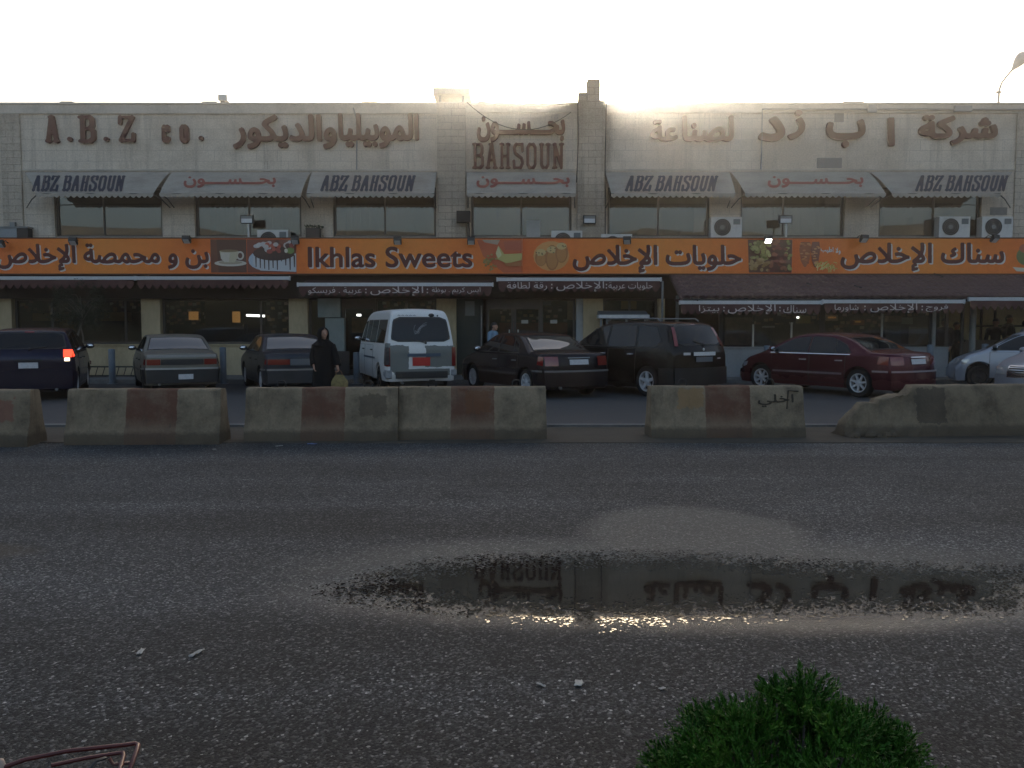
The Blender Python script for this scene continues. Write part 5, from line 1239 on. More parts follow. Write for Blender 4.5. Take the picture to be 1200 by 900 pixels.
# --- dark blue saloon
c = saloon_old(4.35, 1.66, 1.38); cx_, cy_ = corner_place(*gpt(314, 463, Z0), -25, c)
M['paint_navy'] = paint('dark blue grey car paint', (.024, .028, .038), .32, .4, .2)
place_car('parked_saloon', 'dark blue saloon standing behind the woman in black', 'car', cx_, cy_, -25, c, M['paint_navy'],
    dict(r=.30, doors=[(-.05, .98), (-1.0, -.09)], side_glass=sal_glass(1.007), mirror=(.86, .97), mirror_mat=M['black_plastic'], rear_glass=('top', -1.33, -.90, .66, .56), wind=('top', .52, 1.16, .53, .68),
         lamps=[(.28, .76, .68, .80, .10, M['taillight'], 'tail_lamp')], bands=[(-.27, .27, .66, .81, M['plate_dark'], 'rear_panel')], plate=(-.2, .2, .675, .79, M['plate_dark']), plate_off=.02, bz=(.26, .58), bumper_mat=worn('dark bumper', (.03, .032, .036), .5), strip=worn('dull silver strip', (.20, .20, .20), .35, .2, 4, .5, .4), rim=M['rim'], spokes=7, exhaust=.4))
# --- blue people carrier at the left edge
Lg = 4.2
c = Car(Lg, 1.72, [(-Lg / 2 + .02, .42), (-Lg / 2, .60), (-Lg / 2 + .03, .90), (-Lg / 2 + .10, 1.06), (-Lg / 2 + .36, 1.40), (-Lg / 2 + .46, 1.475), (-1.0, 1.515), (-.2, 1.53), (.35, 1.50), (.62, 1.42), (1.30, 1.06), (1.42, 1.0), (Lg / 2 - .2, .84), (Lg / 2 - .02, .70), (Lg / 2, .55), (Lg / 2, .42)], .98, .38, (-1.28, 1.32), .33, .20, (.17, .2), .09)
M['paint_blue'] = paint('deep blue car paint', (.005, .007, .026), .22, .35, .05)
cx_, cy_ = gpt(36, 470, Z0); cx_ += math.sin(R(-22)) * 2.1; cy_ += math.cos(R(-22)) * 2.05
place_car('parked_people_carrier', 'deep blue high roofed car with lit tail and reversing lamps at the left edge', 'car', cx_, cy_, -22, c, M['paint_blue'],
    dict(r=.32, doors=[(-.05, .95), (-.95, -.09)], side_glass=[[(1.12, 1.02), (.58, 1.36), (.0, 1.43), (.0, 1.02)], [(-.07, 1.02), (-.07, 1.43), (-.82, 1.41), (-.95, 1.02)], [(-1.02, 1.02), (-.9, 1.40), (-1.45, 1.33), (-1.62, 1.10)]], mirror=(1.0, 1.04),
         rear_glass=('end', 1.10, 1.40, .68, .60), wiper=(.02, 1.08, .34, 1.13), wind=('top', .64, 1.28, .58, .72), lamps=[(.64, .80, .90, 1.06, .10, M['taillight_on'], 'tail_lamp'), (.66, .755, .82, .885, .0, M['reverse_on'], 'reversing_lamp'), (.55, .80, .40, .50, .0, M['taillight'], 'reflector')],
         plate=(-.18, .18, .68, .80, M['plate']), third=(-.09, .09, 1.415, 1.445), bz=(.25, .60), rim=M['rim'], exhaust=.5, handle_bar=(-.26, .26, .83, .86, M['blackmetal'])))
# --- white van with grey primer
Lg = 4.55
c = Car(Lg, 1.69, [(-Lg / 2, .46), (-Lg / 2 - .0, .60), (-Lg / 2 + .01, 1.0), (-Lg / 2 + .04, 1.15), (-Lg / 2 + .17, 1.72), (-Lg / 2 + .26, 1.90), (-Lg / 2 + .42, 1.965), (-1.2, 1.98), (.6, 1.975), (1.05, 1.93), (1.35, 1.80), (1.85, 1.18), (1.98, 1.05), (Lg / 2 - .06, .92), (Lg / 2, .75), (Lg / 2, .46)], 1.10, .20, (-1.18, 1.38), .34, .26, (.06, .22), .11, .05)
vm_ = bsdf('white van paint with grey primer', (.5, .5, .5), .4, 0, .5, .2); M['paint_van'] = vm_
p_ = pos(vm_); s3 = N(vm_, 'ShaderNodeSeparateXYZ'); L(vm_, p_, s3.inputs[0]); nn = nz(vm_, p_, 5.0, 5, .6); nb = nz(vm_, p_, 1.8, 4, .6)
def boxmask(x0, x1, z0, z1, wob):
    ax = mth(vm_, 'DIVIDE', mth(vm_, 'ABSOLUTE', mth(vm_, 'SUBTRACT', s3.outputs[0], (x0 + x1) / 2)), (x1 - x0) / 2); az = mth(vm_, 'DIVIDE', mth(vm_, 'ABSOLUTE', mth(vm_, 'SUBTRACT', s3.outputs[2], (z0 + z1) / 2)), (z1 - z0) / 2)
    q = mth(vm_, 'ADD', mth(vm_, 'MAXIMUM', ax, az), mth(vm_, 'MULTIPLY', mth(vm_, 'SUBTRACT', nn, .5), wob)); return mth(vm_, 'LESS_THAN', q, 1.0)
pr = boxmask(-.74, -.30, .50, 1.10, .55)
for bx in ((.08, .84, .60, 1.10, .5), (-.60, .70, .40, .56, .5), (-.84, -.72, .74, 1.16, .4)): pr = mth(vm_, 'MAXIMUM', pr, boxmask(*bx))
rearonly = mth(vm_, 'LESS_THAN', s3.outputs[1], -Lg / 2 + .30); pr = mth(vm_, 'MULTIPLY', pr, rearonly)
rust = ramp(vm_, mth(vm_, 'ADD', nb, mth(vm_, 'MULTIPLY', s3.outputs[2], -.13)), [(.40, (0, 0, 0)), (.60, (1, 1, 1))])
base = mixc(vm_, mth(vm_, 'MULTIPLY', rust, .25), (.68, .68, .66), (.34, .32, .29))
L(vm_, mixc(vm_, pr, base, mixc(vm_, nb, (.125, .135, .125), (.19, .20, .185))), B(vm_).inputs['Base Color']); L(vm_, mth(vm_, 'MULTIPLY_ADD', pr, .4, .38), B(vm_).inputs['Roughness'])
cx_, cy_ = corner_place(*gpt(455, 461, Z0), -18.5, c)
vr, c, bd = place_car('parked_van', 'white minibus van with grey primer patches and a red number plate', 'van', cx_, cy_, -18.5, c, M['paint_van'],
    dict(r=.31, doors=[(.95, 1.75), (-.35, .85)], side_glass=[[(1.62, 1.17), (1.30, 1.66), (1.0, 1.70), (1.0, 1.17)], [(.90, 1.17), (.90, 1.70), (.28, 1.70), (.28, 1.17)], [(.20, 1.17), (.20, 1.70), (-.62, 1.70), (-.62, 1.17)], [(-.72, 1.17), (-.72, 1.70), (-1.80, 1.69), (-1.86, 1.17)]],
         mirror=(1.62, 1.2), mirror_mat=M['black_plastic'], rear_glass=('end', 1.22, 1.74, .69, .60), wiper=(.10, 1.165, -.12, 1.22), wind=('top', 1.38, 1.86, .62, .72), lamps=[(.735, .83, .62, 1.06, .14, M['taillight'], 'tail_lamp')],
         plate=(-.22, .20, .63, .83, M['plate_red']), bumper=False, rim=M['steelwheel'], molding=.78, mold_mat=worn('grey blue moulding', (.10, .12, .15), .6), handle_bar=(-.34, .45, .845, .92, worn('blue grey garnish', (.07, .10, .14), .5)), exhaust=-.45))
b = MB(); c.endskin(-.62, .62, .34, .50, .03, False, b, 10, 3); b.build('bumper', M['black_plastic'], vr)
# bare left lamp hole, drooping bumper ends, top window handle, roof hump, decal
b = MB(); c.endskin(-.835, -.75, .66, 1.06, .02, False, b, 3, 4); yr = c.rear_y(.85); c.side([(yr + .01, .64), (yr + .15, .68), (yr + .15, 1.02), (yr + .01, 1.08)], -1, .018, b); b.build('broken_tail_lamp', worn('dark broken lamp', (.05, .045, .05), .3, .6, 12), vr)
se_ = worn('scuffed grey bumper end', (.30, .31, .32), .6, .5, 7)
for (xa_, xb2, za_, ln_) in ((-.84, -.70, .33, .38), (.71, .84, .38, .28)):
    b = MB(); b.prism([(-Lg / 2 + .02, za_ + .03), (-Lg / 2 + .06, za_), (-Lg / 2 + ln_, za_ + .08), (-Lg / 2 + ln_, .55), (-Lg / 2 + .02, .53)], xa_, xb2, 'x'); b.build('bumper_end', se_, vr)
b = MB(); pz = c.dfm((.28, c.rear_y(1.81) - .01, 1.81)); b.ell(pz, (.07, .03, .045), 12, 8); pz = c.dfm((.43, c.rear_y(1.80) - .01, 1.80)); b.ell(pz, (.02, .015, .02), 8, 6); b.build('washer_cover', M['black_plastic'], vr)
b = MB(); cc_ = M['text_pale']; P = lambda x, z: c.dfm((x, c.rear_y(z) - .017, z))
rr = random.Random(4)
for k in range(11):
    a = rr.random() * 3.1; pts = [P(.02 + .19 * math.cos(a + t * .28) * (1 - .05 * k % .4) + (rr.random() - .5) * .02, 1.50 + (.10 + .04 * math.sin(k)) * math.sin(a * 2 + t * .4)) for t in range(6)]; b.tube(pts, .004, 4, False)
b.build('window_decal', worn('thin pale decal', (.24, .25, .27), .7), vr)
b = MB(); P2 = lambda x, z: c.dfm((x, c.rear_y(z) - .012, z))
for k in range(5): b.tube([P2(-.52 + k * .09, 1.80), P2(-.49 + k * .09, 1.815), P2(-.46 + k * .09, 1.80)], .007, 4, False)
b.build('marking', worn('grey marking', (.22, .22, .23), .7), vr)
# --- dark saloon in the middle
def merc(Lg, H, W_):
    k = H / 1.42
    return Car(Lg, W_, [(-Lg / 2, .42), (-Lg / 2, .62), (-Lg / 2 + .03, .86 * k), (-Lg / 2 + .09, .965 * k), (-Lg / 2 + .18, .985 * k), (-1.52, 1.0 * k), (-1.42, 1.02 * k), (-.92, 1.32 * k), (-.66, 1.395 * k), (-.05, H), (.35, 1.395 * k), (.62, 1.31 * k), (1.22, .99 * k), (1.38, .94 * k), (Lg / 2 - .3, .80 * k), (Lg / 2 - .06, .70 * k), (Lg / 2, .58), (Lg / 2, .42)], .92 * k, .42, (-1.36, 1.36), .32, .19, (.15, .24), .085)
mglass = lambda k: [[(1.02, .965 * k), (.56, 1.24 * k), (.35, 1.32 * k), (.02, 1.35 * k), (.02, .965 * k)], [(-.05, .965 * k), (-.05, 1.35 * k), (-.50, 1.32 * k), (-.62, 1.28 * k), (-.72, .965 * k)], [(-.76, .965 * k), (-.68, 1.25 * k), (-.88, 1.15 * k), (-1.02, .965 * k)]]
M['paint_plum'] = paint('very dark plum paint', (.014, .010, .013), .26, .4, .08)
c = merc(4.5, 1.42, 1.72); cx_, cy_ = corner_place(*gpt(640, 468, Z0), -28, c)
place_car('parked_saloon', 'very dark plum saloon with red lamps between the white van and the black off roader', 'car', cx_, cy_, -28, c, M['paint_plum'],
    dict(r=.31, doors=[(-.05, 1.0), (-1.0, -.09)], side_glass=mglass(1), mirror=(.92, .98), rear_glass=('top', -1.40, -.92, .66, .56), wind=('top', .64, 1.2, .55, .68), lamps=[(.50, .79, .70, .90, .24, M['taillight'], 'tail_lamp')],
         plate=(-.24, .24, .725, .835, M['plate']), bz=(.26, .60), bumper_mat=M['paint_plum'], strip=worn('grey bumper strip', (.14, .15, .155), .4, .2, 4), molding=.50, mold_mat=worn('grey moulding', (.06, .06, .065), .5), handle=M['greymetal'], rim=M['rim'], spokes=8, exhaust=-.45, handle_bar=(-.28, .28, .86, .885, M['greymetal'])))
# --- black off roader
Lg = 4.55
c = Car(Lg, 1.76, [(-Lg / 2 + .03, .46), (-Lg / 2, .62), (-Lg / 2 + .03, .98), (-Lg / 2 + .10, 1.12), (-Lg / 2 + .40, 1.56), (-Lg / 2 + .50, 1.63), (-1.3, 1.66), (-.4, 1.675), (.2, 1.64), (.5, 1.55), (1.18, 1.12), (1.32, 1.06), (Lg / 2 - .25, .93), (Lg / 2 - .05, .80), (Lg / 2, .62), (Lg / 2, .46)], 1.06, .34, (-1.33, 1.30), .37, .26, (.14, .2), .09)
M['paint_black'] = paint('black car paint', (.007, .007, .0075), .22, .3, .06)
cx_, cy_ = corner_place(*gpt(793, 468, Z0), -35, c)
sr, c, bd = place_car('parked_off_roader', 'black off roader with tall red tail lamps beside its rear window', 'car', cx_, cy_, -35, c, M['paint_black'],
    dict(r=.34, lamp_taper=.105, doors=[(-.05, .98), (-.98, -.09)], side_glass=[[(1.02, 1.10), (.50, 1.48), (.02, 1.57), (.02, 1.10)], [(-.05, 1.10), (-.05, 1.57), (-.86, 1.57), (-.96, 1.10)], [(-1.04, 1.10), (-.94, 1.57), (-1.50, 1.53), (-1.72, 1.22), (-1.6, 1.10)]], mirror=(.95, 1.1), rear_glass=('end', 1.16, 1.56, .64, .56), wiper=(.05, 1.15, -.22, 1.24), wind=('top', .52, 1.14, .58, .72),
         lamps=[(.675, .765, 1.12, 1.53, .0, M['taillight'], 'tail_lamp'), (.60, .72, .50, .60, .0, M['taillight'], 'reflector')], plate=(-.26, .26, .78, .89, M['plate_dark']), handle_bar=(-.34, .34, .915, .995, worn('bright tailgate bar', (.60, .60, .60), .3, .1, 4)), bz=(.28, .66), bumper_mat=worn('black bumper', (.013, .013, .014), .45), handle=M['chrome'], rim=M['rim'], spokes=5, exhaust=.4, third=(-.1, .1, 1.58, 1.60)))
b = MB()
for sd in (-1, 1): b.tube([(sd * .60, -1.5, 1.66), (sd * .60, -1.4, 1.72), (sd * .60, .1, 1.73), (sd * .60, .25, 1.66)], .018, 6)
b.build('roof_rail', M['greymetal'], sr)
b = MB(); c.endskin(-.60, -.42, .93, .985, .02, False, b, 3, 1); c.endskin(.42, .54, .84, .862, .02, False, b, 3, 1); b.build('badge', M['rim'], sr)
b = MB(); pt_ = c.dfm((-.02, c.rear_y(1.05) - .025, 1.05)); b.ell(pt_, (.035, .012, .03), 8, 6); b.build('emblem', M['rim'], sr)
# --- maroon saloon
M['paint_maroon'] = paint('maroon car paint', (.070, .008, .016), .24, .4, .10)
c = Car(4.52, 1.73, [(-2.26, .40), (-2.26, .58), (-2.22, .86), (-2.16, .965), (-2.06, .995), (-1.64, 1.01), (-1.52, 1.04), (-1.02, 1.30), (-.70, 1.385), (-.10, 1.425), (.35, 1.39), (.70, 1.28), (1.30, .975), (1.48, .91), (1.9, .80), (2.12, .70), (2.24, .55), (2.26, .40)], .92, .44, (-1.36, 1.36), .325, .18, (.17, .28), .10)
rw = gpt(1008, 465.5, Z0); fw = gpt(893, 456.5, Z0); th = math.degrees(math.atan2(fw[0] - rw[0], fw[1] - rw[1])); t = R(th)
# the left wheels stand on that line; the centre lies half a width to the right of it
cx_, cy_ = (rw[0] + fw[0]) / 2 + math.cos(t) * (c.hw - .1), (rw[1] + fw[1]) / 2 - math.sin(t) * (c.hw - .1)
place_car('parked_saloon', 'shiny maroon saloon with star shaped alloy wheels', 'car', cx_, cy_, th, c, M['paint_maroon'],
    dict(r=.315, doors=[(-.05, 1.02), (-1.02, -.09)], side_glass=[[(1.06, .965), (.62, 1.22), (.35, 1.31), (.02, 1.345), (.02, .965)], [(-.05, .965), (-.05, 1.345), (-.50, 1.32), (-.68, 1.27), (-.74, .965)], [(-.78, .965), (-.73, 1.245), (-.98, 1.13), (-1.14, .985)]], mirror=(.96, .98), rear_glass=('top', -1.50, -1.0, .66, .56), wind=('top', .72, 1.28, .55, .68),
         lamps=[(.48, .80, .72, .90, .34, M['taillight'], 'tail_lamp')], plate=(-.26, .26, .74, .85, M['plate']), bz=(.24, .60), strip=worn('pale bumper strip', (.28, .24, .25), .35, .2, 4), molding=.50, mold_mat=worn('dull mauve moulding', (.20, .15, .16), .4), chrome_belt=True, handle=worn('bright handle', (.4, .36, .37), .3), rim=M['rim'], spokes=7, exhaust=.5, heads=[(.45, .78, .56, .70, .3)], handle_bar=(-.26, .26, .88, .90, M['chrome']), steer=6))
# --- silver hatchback at the right edge
M['paint_silver'] = paint('silver blue car paint', (.34, .36, .41), .33, .55, .35)
Lg = 3.9
c = Car(Lg, 1.66, [(-Lg / 2 + .02, .42), (-Lg / 2, .60), (-Lg / 2 + .05, .95), (-Lg / 2 + .30, 1.34), (-Lg / 2 + .42, 1.42), (-.9, 1.47), (-.2, 1.48), (.25, 1.44), (.52, 1.35), (1.12, .99), (1.26, .94), (1.62, .82), (1.84, .70), (Lg / 2, .55), (Lg / 2, .42)], .93, .38, (-1.2, 1.22), .33, .19, (.13, .24), .10)
fw = gpt(1147, 455.5, Z0); th = -62; t = R(th)
cx_ = fw[0] - math.sin(t) * 1.22 + math.cos(t) * (c.hw - .1); cy_ = fw[1] - math.cos(t) * 1.22 - math.sin(t) * (c.hw - .1)
place_car('parked_hatchback', 'silver hatchback turned side on and cut by the right edge', 'car', cx_, cy_, th, c, M['paint_silver'],
    dict(r=.30, doors=[(-.10, 1.0), (-1.0, -.14)], side_glass=[[(1.02, .98), (.48, 1.32), (.0, 1.38), (.0, .98)], [(-.07, .98), (-.07, 1.38), (-.78, 1.36), (-.98, .98)]], mirror=(.92, .99), mirror_mat=M['black_plastic'], rear_glass=('end', 1.02, 1.32, .62, .54), wind=('top', .54, 1.08, .55, .66), lamps=[(.60, .78, .80, 1.0, .2, M['taillight'], 'tail_lamp')], plate=(-.25, .25, .62, .74, M['plate']), bz=(.24, .56), rim=M['steelwheel'], spokes=6, heads=[(.42, .76, .60, .74, .32)], steer=4, molding=.55, mold_mat=M['paint_silver']))
# --- silver saloon with a chrome grille in the aisle, just its nose in view
c = merc(4.6, 1.43, 1.75); th = -118; t = R(th)
nx_, ny_ = gpt(1180, 467, Z0); rt = (math.cos(t), -math.sin(t)); f_ = (math.sin(t), math.cos(t))
cx_ = nx_ - f_[0] * 2.16 - rt[0] * .5; cy_ = ny_ - f_[1] * 2.16 - rt[1] * .5
gr, c, bd = place_car('passing_saloon', 'silver grey saloon with a ribbed chrome grille peeping over the broken barrier', 'car', cx_, cy_, th, c, M['paint_silver'],
    dict(r=.31, doors=[(-.05, 1.0), (-1.0, -.09)], side_glass=mglass(1), mirror=(.92, .98), rear_glass=('top', -1.40, -.92, .66, .56), wind=('top', .64, 1.2, .55, .68), lamps=[(.50, .79, .70, .90, .24, M['taillight'], 'tail_lamp')], plate=(-.24, .24, .725, .835, M['plate']), bz=(.26, .60), rim=M['rim'], spokes=8, heads=[(.44, .80, .52, .69, .30)]))
b = MB(); c.endskin(-.42, .42, .47, .70, .035, True, b, 8, 3); gl = b.build('grille', M['black_plastic'], gr)
b = MB()
for z in (.47, .52, .57, .62, .67, .705): c.endskin(-.43, .43, z, z + .014, .05, True, b, 8, 1)
for x in (-.43, 0, .42): c.endskin(x - .012, x + .016, .47, .715, .052, True, b, 1, 4)
b.build('grille_bars', M['chrome'], gl)
# ================================================================== barriers, posts, people, plants, litter
def barrier_mesh(Lb, stripe, seed, H=.71, wb=.50, wt=.20, broken=False):
    """jersey profile lofted along x with chipped edges; stripe=(x0,x1) painted red brown"""
    prof = [(-wb / 2, 0), (-wb / 2, .10), (-wb / 2 + .02, .16), (-wt / 2 - .075, .32), (-wt / 2 - .02, H - .03), (-wt / 2 + .012, H), (0, H + .004), (wt / 2 - .012, H), (wt / 2 + .02, H - .03), (wt / 2 + .075, .32), (wb / 2 - .02, .16), (wb / 2, .10), (wb / 2, 0)]
    n = max(8, int(Lb / .05)); b = MB(); rows = []
    for i in range(n + 1):
        x = Lb * i / n; row = []
        for (y, z) in prof:
            a = mnoise.noise((x * 4 + seed * 7, y * 6, z * 6)); f = mnoise.noise((x * 17 + seed, y * 20, z * 20))
            chip = .02 * max(0, f - .25) * (3 if z > H - .06 or i in (0, n) else 1)
            hh = 1.0
            if broken:
                t = x + .10 * mnoise.noise((z * 5, y * 5, 2)); prof_h = (.05 + .42 * min(1, max(0, t / .30)) ** .8) if t < .36 else (.47 + .10 * min(1, (t - .36) / .5) if t < .92 else min(H, .60 + (t - .92) * 1.6))
                prof_h += (.05 * mnoise.noise((x * 8, 3, seed)) + .03 * mnoise.noise((x * 23, 1, seed))) if t < 1.0 else 0; hh = min(1, prof_h / H)
                if hh < 1: a *= 3.0
            ex = (-.012 if i == 0 else .012 if i == n else 0) * (1 - z)
            br_ = .07 * mnoise.noise((x * 6, z * 9, seed)) if broken and x < 1.0 and z > .03 else 0
            row.append((x + ex + br_, y * (1 + (0 if hh == 1 else .1 * a)) - math.copysign(chip, y) + .006 * a + br_, z * hh + .008 * a * (z > .2)))
        rows.append(row)
    b.grid(rows); m_ = len(prof); b.f += [tuple(range(m_)), tuple(reversed([n * m_ + k for k in range(m_)]))]; b.m += [0, 0]
    return b
def barrier_mat(name, stripe, patch=None, tone=1.0):
    m = worn(name, tuple(c * tone for c in (.225, .178, .122)), .92, .62, 2.6, .15, bstr=.7)
    p = pos(m); s = N(m, 'ShaderNodeSeparateXYZ'); L(m, p, s.inputs[0]); nn = nz(m, p, 9, 6, .7); nb = nz(m, p, 2.2, 5, .7)
    old = B(m).inputs['Base Color'].links[0].from_socket
    def band(sock, a, b_, wob):
        v = mth(m, 'ADD', sock, mth(m, 'MULTIPLY', mth(m, 'SUBTRACT', nn, .5), wob))
        return mth(m, 'MULTIPLY', mth(m, 'GREATER_THAN', v, a), mth(m, 'LESS_THAN', v, b_))
    c = old
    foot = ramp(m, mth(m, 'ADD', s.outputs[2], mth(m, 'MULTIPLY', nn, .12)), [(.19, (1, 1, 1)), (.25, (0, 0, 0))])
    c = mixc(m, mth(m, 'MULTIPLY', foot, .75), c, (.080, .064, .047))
    if stripe:
        worn_ = ramp(m, nb, [(.25, (.35, .35, .35)), (.5, (.95, .95, .95))])
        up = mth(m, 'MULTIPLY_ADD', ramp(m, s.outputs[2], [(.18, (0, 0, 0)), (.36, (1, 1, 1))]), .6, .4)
        c = mixc(m, mth(m, 'MULTIPLY', mth(m, 'MULTIPLY', band(s.outputs[0], stripe[0], stripe[1], .05), worn_), up), c, (.120, .056, .038))
    if patch: c = mixc(m, mth(m, 'MULTIPLY', mth(m, 'MULTIPLY', band(s.outputs[0], patch[0], patch[1], .22), band(s.outputs[2], patch[2], patch[3], .22)), .7), c, patch[4])
    st = N(m, 'ShaderNodeMapping'); st.inputs['Scale'].default_value = (9, 9, .8); L(m, p, st.inputs[0]); run = nz(m, st.outputs[0], 1, 5, .7)
    c = mixc(m, ramp(m, run, [(.55, (0, 0, 0)), (.72, (.55, .55, .55))]), c, (.07, .06, .048))
    L(m, c, B(m).inputs['Base Color']); return m
bars = [(-110, 31, 523, None, None, 'concrete barrier cut by the left edge, bare with a faint pink smear', .9),
        (76, 256, 520.5, (145, 205), None, 'concrete barrier with a red brown stripe standing alone before the grey saloon', 1),
        (286.5, 465, 517.5, (352, 403), (.75, .93, .34, .62, (.09, .07, .05)), 'red brown striped concrete barrier with a dark smeared patch, touching its neighbour', 1),
        (467.5, 640, 515.5, (528, 579), (.45, .62, .36, .66, (.15, .07, .035)), 'concrete barrier with an orange brown stripe in front of the white van', 1.05),
        (764.5, 943.5, 513.5, (828, 881), (.18, .34, .42, .68, (.26, .16, .075)), 'concrete barrier with a stripe and black scrawl in front of the black off roader', 1.05)]
for i, (a0, a1, yb, st, patch, lab, tone) in enumerate(bars):
    zb_ = road_z(11.3); p0 = gpt(a0, yb + .4, zb_); p1 = gpt(a1, yb - .4, zb_); Lb = math.hypot(p1[0] - p0[0], p1[1] - p0[1]); fr = lambda q: (q - a0) / (a1 - a0) * Lb
    ang = math.atan2(p1[1] - p0[1], p1[0] - p0[0])
    o = empty('concrete_barrier', (p0[0] - math.sin(ang) * .25, p0[1] + .25, zb_ - .015), ang, lab, 'barrier', 'concrete barriers between road and car park')
    pt = None if patch is None else (patch[0] * Lb, patch[1] * Lb, patch[2], patch[3], patch[4])
    if i == 0: pt = (fr(-10), fr(12), .3, .6, (.20, .085, .06))
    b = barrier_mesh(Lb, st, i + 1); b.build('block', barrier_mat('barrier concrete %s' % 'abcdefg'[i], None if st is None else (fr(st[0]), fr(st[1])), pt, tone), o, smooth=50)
    b = MB()
    for q in (.22, .80):
        x = Lb * q; b.tube([(x - .05, 0, .70), (x - .055, 0, .76), (x - .03, 0, .795), (x + .03, 0, .795), (x + .055, 0, .76), (x + .05, 0, .70)], .011, 6, False)
    if i in (2, 3, 4): b.build('lifting_loop', M['blackmetal'], o)
    if i == 4:
        b = MB(); f_ = lambda u, v, w_: (fr(890) + u * (fr(932) - fr(890)), -(.175 - (.11 + v * .17) * .153) - .007, .43 + v * .17)
        put_text(b, arabic('اخلي', 2.6, .03, 20), f_); b.tube([(fr(924), -.165, .40), (fr(926), -.137, .65), (fr(938), -.138, .64)], .009, 4); b.build('scrawl', worn('sprayed black paint', (.045, .038, .030), .9, .5, 14), o)
# broken barrier at the right
zb_ = road_z(11.65); p0 = gpt(992, 512, zb_); p1 = gpt(1330, 508, zb_); Lb = math.hypot(p1[0] - p0[0], p1[1] - p0[1]); ang = math.atan2(p1[1] - p0[1], p1[0] - p0[0])
o = empty('concrete_barrier', (p0[0], p0[1] + .25, zb_ - .015), ang, 'long broken concrete barrier crumbled down to rubble at its left end', 'barrier', 'concrete barriers between road and car park')
b = barrier_mesh(Lb, None, 9, .70, .54, .24, True); b.build('block', barrier_mat('barrier concrete broken', None, (1.0, 1.42, .18, .66, (.055, .045, .036)), .85), o, smooth=50)
b = MB(); rr = random.Random(6)
for k in range(26):
    x = .02 + rr.random() * .75; s_ = .02 + rr.random() ** 2 * .07; b.ell((x, -.24 - rr.random() * .08, s_ * .5), (s_, s_ * .8, s_ * .7), 6, 4)
b.build('rubble', MATS['barrier concrete broken'], o, smooth=20)

# --- steel bollards on the pavement edge
def bollard(px, py0, py1, lab, Yb=23.05):
    x = wx(px, py1, Yb); h = wz(py0, Yb) - Z0
    r = empty('bollard', (x, Yb, Z0), 0, lab, 'bollard', 'grey steel bollards along the pavement edge')
    b = MB(); b.lathe([(.085, 0), (.085, h - .02), (.075, h), (.001, h + .008)], n=16); b.build('post', worn('blue grey painted steel', (.12, .145, .17), .5, .3, 5, .4), r, smooth=40)
    b = MB(); b.lathe([(.14, 0), (.14, .012), (.087, .014), (.087, .0)], n=16); b.build('base_plate', M['greymetal'], r)
bollard(132, 409, 452, 'grey steel bollard between the blue car and the grey saloon'); bollard(262, 407, 452, 'grey steel bollard between the two old saloons'); bollard(418, 413, 452, 'grey steel bollard close to the left side of the white van')
bollard(898, 405, 447, 'grey steel bollard behind the hood of the maroon saloon'); bollard(1089, 404, 447, 'grey steel bollard behind the boot of the maroon saloon'); bollard(1153, 403, 447, 'grey steel bollard behind the silver hatchback')
# low rail on the pavement at the left
YR = 24.6
r = root('low_railing', (wx(130, 440, YR), YR, .21), 'low dark railing with slanted bars beneath the left shop window', 'railing')
b = MB(); x0, x1 = wx(100, 430, YR), wx(158, 430, YR)
for py in (429, 439.5): b.box(x0, YR - .03, wz(py + 1.6, YR), x1, YR + .03, wz(py, YR))
b.build('rail', M['blackmetal'], r)
b = MB()
for k in range(7): xx = x0 + .12 + (x1 - x0 - .2) * k / 6; b.tube([(xx - .04, YR, wz(439.5, YR)), (xx + .03, YR, wz(430.6, YR))], .012, 5)
for q in (x0 + .03, x1 - .03): b.box(q - .02, YR - .02, .212, q + .02, YR + .02, wz(441, YR) - .002)
b.build('bar', M['blackmetal'], r)

# --- kiosk cabinet
YK = 24.9
r = root('display_kiosk', (wx(731, 440, YK), YK, .21), 'small glazed kiosk with a white topped grey canopy beside the beige column', 'kiosk')
b = MB(); b.box(wx(700, 368, YK), YK - .35, wz(373, YK), wx(759, 368, YK), YK + .25, wz(369, YK)); b.build('canopy_edge', M['whitemetal'], r)
b = MB(); b.prism([(YK - .33, wz(368.7, YK)), (YK + .25, wz(368.7, YK)), (YK + .25, wz(364, YK))], wx(701, 368, YK), wx(758, 368, YK), 'x'); b.build('canopy', worn('grey sheet roof', (.16, .17, .175), .5, .25, 4), r)
for q in (703.5, 710.5, 733, 755):
    b = MB(); b.box(wx(q, 400, YK) - .03, YK - .2, .212, wx(q, 400, YK) + .03, YK - .14, wz(373, YK) - .002); b.build('post', M['greymetal'], r)
b = MB(); b.box(wx(712, 400, YK), YK - .1, wz(392, YK), wx(733, 400, YK), YK - .04, wz(376, YK)); b.box(wx(734, 400, YK), YK - .05, wz(400, YK), wx(756, 400, YK), YK + .0, wz(385, YK)); b.build('board', worn('brown display board', (.13, .10, .075), .7, .4, 4), r)

